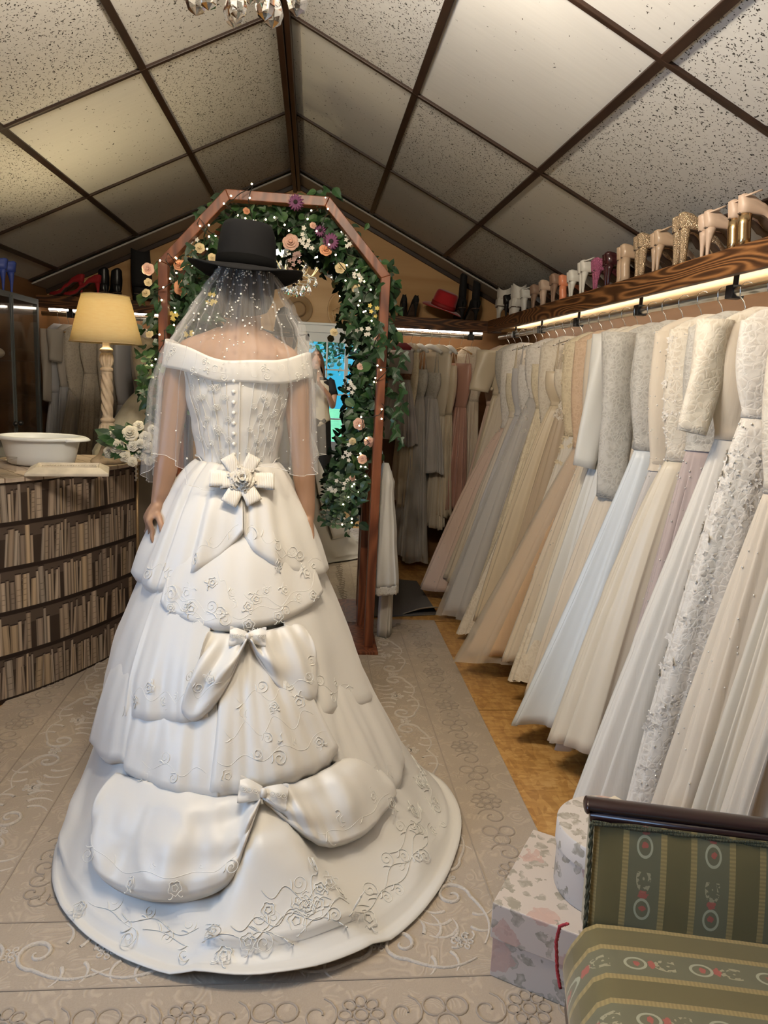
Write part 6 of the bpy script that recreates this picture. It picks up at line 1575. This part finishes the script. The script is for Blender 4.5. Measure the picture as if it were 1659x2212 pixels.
# far arm panel: slightly reclined, padded in two bays
b=MB()
def pan(u,v):
    x=-.425+.86*u; z=.37+.232*v; bul=.022*(abs(math.sin(math.pi*min(1,u*2.02)))**.5 if u<.5 else abs(math.sin(math.pi*min(1,(u-.5)*2.0)))**.5)*math.sin(math.pi*min(.97,.08+v*.9))**.6
    return (x,.672+.050*v-bul,z)
b.grid(pan,80,20)
b.grid(lambda u,v:(-.425+.0*u,.672+.050*v+.06*u,.37+.232*v),4,8); b.build('arm_panel',FAB_V,set_,local=True)
b=MB(); b.box((0,.735,.485),(.86,.03,.23),(R(-11),0,0)); b.build('arm_back',FAB_V,set_,local=True,smooth=False)
b=MB()
def railp(u,v):
    a=2*math.pi*v; return (-.44+.90*u,.742+.022*math.cos(a),.619+.013*math.sin(a)*(1 if math.sin(a)>0 else .8))
b.grid(lambda u,v:railp(v,u),16,20,close=True); b.box((.01,.733,.604),(.89,.030,.016)); b.ball((-.44,.742,.617),.025,12,8,sc=(.3,1,.6)); b.build('arm_rail',MAHO,set_,local=True)
def rope(pts,r=.0045):
    q=MB(); P=[Vector(p) for p in pts]; L=[]
    q.tube(P,r,8); 
    return q
def poly(pts,n=16):
    o=[]
    for a,c in zip(pts,pts[1:]):
        for k in range(n): o.append(Vector(a).lerp(Vector(c),k/n))
    o.append(Vector(pts[-1])); return o
b=MB()
for base in (poly([(-.43,.668,.375),(-.432,.714,.596),(.43,.714,.596)]),poly([(.0,.667,.375),(.002,.708,.593)])):
    for ph in (0,math.pi):
        P=[]
        for i in range((len(base)-1)*4):
            k=i/4; p=base[int(k)].lerp(base[min(int(k)+1,len(base)-1)],k-int(k)); a=i*.55+ph; P.append(p+Vector((.0022*math.cos(a),.0022*math.sin(a),.0022*math.sin(a+1))))
        b.tube(P,.0030,5)
b.build('rope_piping',PIPE,set_,local=True)
b=MB(); b.grid(lambda u,v:(.40+.05*v+.02*math.sin(math.pi*v),-.62+1.30*u,.38+.42*v),30,14); b.grid(lambda u,v:(.52,-.62+1.30*u,.30+.50*v),10,4); b.build('backrest',FAB_V,set_,local=True,solid=.02)
b=MB(); b.tube([(.475,-.64,.815),(.475,.68,.815)],.026,12); b.build('back_rail',MAHO,set_,local=True)
b=MB()
P=[(-.470,.64,.42),(-.482,.655,.40),(-.485,.66,.36),(-.478,.655,.30),(-.47,.645,.27)]
for ph in (0,2.1,4.2): b.tube([Vector(p)+Vector((.002*math.cos(i*1.5+ph),.002*math.sin(i*1.5+ph),0)) for i,p in enumerate(poly(P,6))],.0022,6)
b.build('red_cord',mat('red_cord',(.33,.03,.04),.6),set_,local=True)

# ---- floral boxes
def floral(name,base):
    def go():
        m=bpy.data.materials.new(name); m.use_nodes=True; n=m.node_tree.nodes; l=m.node_tree.links; p=n['Principled BSDF']
        tc=n.new('ShaderNodeTexCoord'); co=tc.outputs['Object']
        wrp=nd(n,l,'ShaderNodeMix',{0:.045,6:co,7:nd(n,l,'ShaderNodeTexNoise',{'Vector':co,'Scale':38.0,'Detail':4.0}).outputs['Color']},data_type='RGBA').outputs[2]
        v=nd(n,l,'ShaderNodeTexVoronoi',{'Vector':wrp,'Scale':11.0}); v2=nd(n,l,'ShaderNodeTexVoronoi',{'Vector':wrp,'Scale':30.0})
        pet=nd(n,l,'ShaderNodeTexVoronoi',{'Vector':wrp,'Scale':55.0}).outputs[0]
        c1=nd(n,l,'ShaderNodeSeparateColor',{0:v.outputs['Color']}).outputs[0]; c2=nd(n,l,'ShaderNodeSeparateColor',{0:v2.outputs['Color']}).outputs[1]
        rose_=mth(n,l,'MULTIPLY',mth(n,l,'LESS_THAN',v.outputs[0],.50),mth(n,l,'GREATER_THAN',c1,.50))
        lf=mth(n,l,'MULTIPLY',mth(n,l,'LESS_THAN',v2.outputs[0],.48),mth(n,l,'GREATER_THAN',c2,.35))
        m1=nd(n,l,'ShaderNodeMix',{0:mth(n,l,'MULTIPLY',lf,mth(n,l,'MULTIPLY_ADD',pet,1.2,.12)),6:(*base,1),7:(.30,.27,.215,1)},data_type='RGBA')
        sh=mth(n,l,'MULTIPLY_ADD',pet,.9,.25)
        rc=nd(n,l,'ShaderNodeMix',{0:sh,6:(.40,.19,.16,1),7:(.54,.39,.33,1)},data_type='RGBA')
        m2=nd(n,l,'ShaderNodeMix',{0:mth(n,l,'MULTIPLY',rose_,mth(n,l,'MULTIPLY_ADD',pet,.9,.35)),6:m1.outputs[2],7:rc.outputs[2]},data_type='RGBA')
        l.new(m2.outputs[2],p.inputs['Base Color']); p.inputs['Roughness'].default_value=.55
        return m
    return go()
FLO=floral('floral_paper',(.56,.49,.43)); FLO2=floral('floral_paper_round',(.60,.55,.50))
ang=math.atan2(-.10,.155)
bx=thing('floral_box','square floral paper box with lid, on the rug edge beside the settee','box',(.712,1.605,0.015),ang)
b=MB(); b.box((0,0,.075),(.335,.335,.15)); b.build('box_body',FLO,bx,local=True,smooth=False,bevel=.002)
b=MB(); b.box((0,0,.155),(.347,.347,.095)); b.build('box_lid',FLO,bx,local=True,smooth=False,bevel=.003)
hb=thing('hat_box','round floral hat box standing on the square floral box','hat box',(.775,1.60,.2185))
b=MB(); b.lathe([(0,0),(.128,0),(.130,.004),(.130,.150)],(0,0,0),56); b.build('box_body',FLO2,hb,local=True,angle=50)
b=MB(); b.lathe([(0,.170),(.133,.170),(.1355,.167),(.1355,.115),(.131,.115)][::-1],(0,0,0),56); b.build('box_lid',FLO2,hb,local=True,angle=50)
b=MB(); b.box((.05,.03,.1725),(.10,.16,.004),(0,0,.5)); b.build('cream_card',mat('cream_card',(.72,.64,.50),.5),hb,local=True,smooth=False)
# ------------------------------------------------------------ chandelier
chn=thing('crystal_chandelier','crystal chandelier with lit candle bulbs hanging from the ridge above the camera','chandelier',(CH[0],CH[1],2.10))
BRASS=mat('pale_brass',(.72,.56,.30),.25,metal=1)
CRY=mat('cut_crystal',(.97,.97,.95),.02,trans=1,ior=1.55)
CANDLE=mat('candle_bulb',(1,.92,.75),.3,emit=(1,.84,.55),es=45)
cx,cy=CH
b=MB(); b.tube([(cx,cy,2.80),(cx,cy,2.66)],.006,8); b.lathe([(0,2.815),(.05,2.815),(.05,2.80),(.012,2.78),(0,2.78)][::-1],(cx,cy,0),20); b.lathe([(0,2.20),(.02,2.205),(.03,2.23),(.012,2.26),(.018,2.32),(.034,2.36),(.014,2.40),(.012,2.50),(.028,2.54),(.012,2.58),(.010,2.66),(0,2.67)],(cx,cy,0),20); b.build('stem',BRASS,chn)
def crystal(z,r,a,L,w,o):
    q=MB(); x,y=cx+r*math.cos(a),cy+r*math.sin(a); n=8
    prof=[(0,0),(w*.35,-L*.05),(w*.75,-L*.30),(w,-L*.60),(w*.72,-L*.86),(0,-L)]
    vs=[(x,y,z)]
    for rr_,zz in prof[1:-1]: vs+=[(x+rr_*math.cos(2*math.pi*k/n+a)*(1),y+rr_*math.sin(2*math.pi*k/n+a),z+zz) for k in range(n)]
    vs.append((x,y,z-L)); m=len(prof)-2
    fs=[(0,1+(k+1)%n,1+k) for k in range(n)]
    for j in range(m-1): fs+=[(1+j*n+k,1+j*n+(k+1)%n,1+(j+1)*n+(k+1)%n,1+(j+1)*n+k) for k in range(n)]
    fs+=[(1+(m-1)*n+k,1+(m-1)*n+(k+1)%n,len(vs)-1) for k in range(n)]
    q.add(vs,fs); q.ball((x,y,z+.008),.008,8,6); q.tube([(x,y,z+.014),(x,y,z+.03)],.0008,4); q.build('crystal_drop',CRY,chn,smooth=False)
for k in range(8):
    a=2*math.pi*k/8+.2; P=[]
    for i in range(13):
        s=i/12; P.append((cx+(.03+.23*s)*math.cos(a),cy+(.03+.23*s)*math.sin(a),2.33-.07*math.sin(math.pi*min(1,s*1.25))+.10*s**2))
    b=MB(); b.tube(P,.005,8); tip=Vector(P[-1]); b.lathe([(0,0),(.034,.008),(.030,.012),(.010,.010),(.010,.014),(0,.014)],tip,16); am=b.build('arm',BRASS,chn)
    b=MB(); b.tube([tip+Vector((0,0,.012)),tip+Vector((0,0,.085))],.0095,10); b.build('candle_tube',mat('candle_sleeve',(.78,.70,.55),.5) if k==0 else bpy.data.materials['candle_sleeve'],am)
    b=MB(); b.lathe([(0,.085),(.008,.088),(.014,.11),(.010,.13),(.003,.152),(0,.155)],tip,12); b.build('bulb',CANDLE,am)
    for j in range(3): crystal(tip.z-.012,.26+.028*math.cos(2*math.pi*j/3),a+.10*math.sin(2*math.pi*j/3),.048,.011,None)
for (n_,r,z,L,w) in ((9,.115,2.195,.070,.022),(10,.17,2.25,.055,.016),(5,.055,2.170,.062,.020)):
    for k in range(n_): crystal(z,r,2*math.pi*k/n_+r*9,L,w,None)
crystal(2.155,.0,0,.06,.018,None)
b=MB()
for k in range(8):
    a=2*math.pi*k/8+.2
    for (r0,z0,r1,z1,sag) in ((.02,2.56,.26,2.345,.05),(.012,2.40,.16,2.27,.03)):
        for i in range(22):
            s=i/21; b.ball((cx+(r0+(r1-r0)*s)*math.cos(a),cy+(r0+(r1-r0)*s)*math.sin(a),z0+(z1-z0)*s-sag*math.sin(math.pi*s)),.0055,6,4)
for (r,z,n_) in ((.115,2.20,30),(.17,2.26,40),(.055,2.17,16)): 
    b.tube([(cx+r*math.cos(2*math.pi*k/n_),cy+r*math.sin(2*math.pi*k/n_),z+.008) for k in range(n_)],.003,5,closed=True)
b.build('bead_chains',CRY,chn)

# ------------------------------------------------------------ the photographer behind the camera (seen in the mirror)
per=thing('person','woman in cream waistcoat over black top and long black skirt, photographing in the mirror','person',(.04,-.42,0))
SKIN=mat('person_skin',(.48,.27,.18),.5); BLKC=mat('black_cloth',(.008,.008,.009),.8); VESTM=mat('cream_waistcoat',(.66,.58,.45),.7); BROWNH=mat('brown_hair',(.10,.045,.02),.5,bump=('wave',70,.4,(1,1,.1)))
px_,py_=.04,-.42
aL=[(px_-.165,py_,1.36,.047),(px_-.21,py_+.05,1.22,.042),(px_-.20,py_+.10,1.10,.036),(px_-.15,py_+.22,1.22,.030),(px_-.09,py_+.33,1.36,.022)]
aR=[(px_+.165,py_,1.36,.047),(px_+.21,py_+.05,1.22,.042),(px_+.20,py_+.10,1.10,.036),(px_+.15,py_+.22,1.22,.030),(px_+.03,py_+.33,1.36,.022)]
def phand(s,x):
    w=(x,py_+.33,1.36); k=(x-s*.01,py_+.355,1.405)
    return hand(w,k,[(x-s*.035,py_+.365,1.46),(x-s*.04,py_+.365,1.445),(x-s*.042,py_+.365,1.425),(x-s*.042,py_+.36,1.405)],[(x-s*.012,py_+.335,1.39),(x-s*.02,py_+.335,1.41),(x-s*.028,py_+.34,1.42)],spread=(0,.3,-.95))
ptor=[(.50,.13,.10,px_,py_),(.80,.165,.115,px_,py_),(.90,.172,.12,px_,py_),(1.05,.14,.10,px_,py_),(1.15,.14,.10,px_,py_),(1.28,.165,.115,px_,py_),(1.36,.17,.09,px_,py_),(1.41,.11,.065,px_,py_),(1.45,.055,.055,px_,py_+.01),(1.52,.05,.052,px_,py_+.02)]
pl=[[(px_+s*.09,py_,.85,.09),(px_+s*.09,py_,.48,.055),(px_+s*.09,py_-.01,.30,.052),(px_+s*.09,py_-.02,.09,.034),(px_+s*.09,py_+.02,.035,.034),(px_+s*.10,py_+.15,.025,.026)] for s in (-1,1)]
def phead(b):
    b.ball((px_,py_+.02,1.605),.1,16,12,sc=(.76,.92,1.12)); b.ball((px_,py_+.065,1.545),.058,12,8,sc=(.85,.8,.9)); b.ball((px_,py_+.115,1.59),.014,8,6,sc=(.8,1.3,1.7)); b.ball((px_,py_+.108,1.548),.012,8,6,sc=(1.7,.7,.7))
    for s in (-1,1): b.ball((px_+s*.031,py_+.098,1.612),.014,8,6,sc=(1.1,.7,.7)); b.ball((px_+s*.076,py_+.02,1.60),.02,8,6,sc=(.4,.8,1.4))
body_mesh('body',[aL,aR]+phand(-1,px_-.095)+phand(1,px_+.035)+pl,[ptor],SKIN,per,.0065,6,phead)
b=MB()
def phair(u,v):
    a=2*math.pi*u; fr=max(0,math.sin(a)); z=1.33+.39*v+ fr*.27*(1-v)**1.0*(1 if fr>.35 else fr); r=(math.sin(math.pi*(.30+.69*v))**.5)
    return (px_+.105*r*math.cos(a),py_+.005+(.098 if math.sin(a)>0 else .115)*r*math.sin(a),z)
b.grid(phair,40,18,close=True); b.build('hair',BROWNH,per)
def loft(rings,m,name,par,fold=0,nf=9,solid=.003,lowcut=None):
    b=MB()
    def f(u,v):
        x=v*(len(rings)-1); i=min(int(x),len(rings)-2); k=x-i; A=rings[i];B_=rings[i+1]; z,a,bb=[A[j]+(B_[j]-A[j])*k for j in range(3)]
        t_=2*math.pi*u; w=1+fold*v*math.sin(nf*t_); zz=z
        if lowcut and v>.6: zz-=lowcut*(v-.6)/.4*max(0,math.sin(t_))**2*(1-abs(abs(math.cos(t_))-.3)*1.2)
        return (px_+a*w*math.cos(t_),py_+bb*w*math.sin(t_),zz)
    b.grid(f,56,22,close=True); return b.build(name,m,par,solid=solid)
loft([(1.42,.10,.075),(1.37,.178,.10),(1.28,.178,.125),(1.15,.152,.112),(1.0,.16,.115)],BLKC,'black_top',per)
loft([(1.385,.15,.10),(1.34,.172,.112),(1.28,.184,.132),(1.15,.16,.12),(1.02,.166,.125),(.93,.186,.135)],VESTM,'waistcoat',per,lowcut=.08)
loft([(1.04,.160,.115),(.92,.185,.132),(.6,.20,.15),(.3,.23,.18),(.13,.25,.20)],BLKC,'long_skirt',per,.05)
for s,ar in ((-1,aL),(1,aR)):
    b=MB(); b.tube([Vector(ar[0][:3])+Vector((-s*.03,0,.02)),ar[0][:3],Vector(ar[0][:3]).lerp(Vector(ar[1][:3]),.5),ar[1][:3]],[.055,.062,.056,.054],14,caps=False); b.build('sleeve',BLKC,per,solid=.002)
b=MB(); b.tube([Vector(aR[3][:3])+Vector((-.0,.0,0))+Vector((.033*math.cos(k),.02*math.sin(k),.02*math.sin(k))) for k in [2*math.pi*i/16 for i in range(16)]],.003,6,closed=True); b.build('bracelet',mat('gold_bracelet',(.7,.5,.2),.2,metal=1),per)
for s in (-1,1):
    b=MB(); b.tube([(px_+s*.09,py_-.05,.012),(px_+s*.095,py_+.05,.012),(px_+s*.10,py_+.17,.012)],[.032,.04,.03],10,flat=.35); b.build('sandal',BLKG,per)
b=MB(); b.box((px_-.03,-.052,1.43),(.075,.009,.15)); o=b.build('mobile_phone',mat('phone_black',(.01,.01,.012),.2),smooth=False,bevel=.003); tag(o,'black mobile phone held upright by the woman in the mirror','phone')
# chair beside her
chm=mat('cream_upholstery',(.62,.56,.44),.8); cw=mat('chair_dark_wood',(.09,.035,.018),.4)
ch=thing('upholstered_chair','cream upholstered chair with dark wooden legs, reflected beside the woman','chair',(-.22,-.06,0))
b=MB(); b.box((-.22,-.06,.42),(.42,.42,.09)); b.build('seat',chm,ch,bevel=.03,smooth=True)
b=MB(); b.box((-.22,-.28,.62),(.40,.07,.36)); b.build('backrest',chm,ch,bevel=.03,smooth=True)
for x in (-.40,-.04):
    for y in (-.25,.13): b=MB(); b.tube([(x,y,.38),(x,y,.0)],[.02,.014],10); b.build('leg',cw,ch)
# front wall: straw hat, black hat and a carved relief (all seen in the mirror)
STRAW=mat('straw',(.36,.22,.10),.7,bump=('wave',60,.5))
h=hat('straw_hat','wide straw sunhat hung on the plywood above the door, in the mirror',STRAW,(-.21,YF+.02,2.28),0,0,.185,.095,.10,mat('straw_band',(.22,.12,.06),.7),.0,.0,1.0); h.rotation_euler=(R(-90),0,0)
h=hat('felt_hat','black felt hat hung below the straw sunhat, in the mirror',HB,(-.36,YF+.02,2.17),0,0,.14,.085,.11,None,.01,.0,1.0); h.rotation_euler=(R(-90),0,0)
rel=thing('carved_relief','carved wooden relief of crossed ribbons on the plywood gable, in the mirror','relief',(.33,YF+.005,2.28))
b=MB(); b.lathe([(0,.0),(.19,.0),(.185,.012),(.165,.014),(.16,.008),(0,.008)],(0,0,0),40,mat=Matrix.Rotation(R(-90),3,'X')); b.v=[(x*.85+.33,y+YF+.002,z*1.25+2.30) for x,y,z in b.v]; b.build('oval_plaque',PLY,rel)
b=MB()
for (a,c) in (((-.10,.02),(.06,.12)),((-.10,.02),(-.06,-.12)),((-.06,-.10),(.08,.02)),((-.08,.04),(.10,.00)),((.0,-.12),(.10,-.02)),((-.02,.08),(.05,-.12)),((.08,.08),(.13,-.05)),((-.12,-.02),(.0,-.07))):
    b.tube([(.33+a[0]+(c[0]-a[0])*k/8,YF+.016+.012*math.sin(math.pi*k/8),2.27+a[1]+(c[1]-a[1])*k/8) for k in range(9)],.011,8)
b.build('ribbon_work',PLY,rel)
# tree outside the door
tr_o=thing('garden_tree','leafy garden tree outside the glazed door, seen in the mirror','tree',(.9,-6.2,0))
bark=mat('bark',(.10,.07,.05),.9)
b=MB(); b.tube([(.9,-6.2,-.06),(.92,-6.2,1.2),(.85,-6.25,2.2),(.7,-6.3,3.2)],[.12,.10,.08,.05],10)
br=[]
for k in range(26):
    a=rnd.uniform(0,6.28); z0=rnd.uniform(1.3,3.0); L=rnd.uniform(.8,1.8); P=[(.88+L*s*math.cos(a),-6.2+L*s*math.sin(a)*.7,z0+L*(.5*s-.75*s*s)) for s in [i/6 for i in range(7)]]; br.append(P); b.tube(P,[.03,.025,.02,.015,.01,.007,.004],6)
b.build('trunk',bark,tr_o)
b=MB()
for P in br:
    for _ in range(75):
        p=Vector(P[rnd.randint(1,6)])+Vector((rnd.gauss(0,.16),rnd.gauss(0,.16),rnd.gauss(0,.16)))
        leaf(b,p,(rnd.uniform(-1,1),rnd.uniform(-1,1),rnd.uniform(-1,.3)),(rnd.uniform(-1,1),-1,rnd.uniform(-1,1)),rnd.uniform(.07,.13),rnd.choice((0,1,1,2)),'ovate',.2)
b.build('foliage',LEAFM,tr_o,smooth=False)
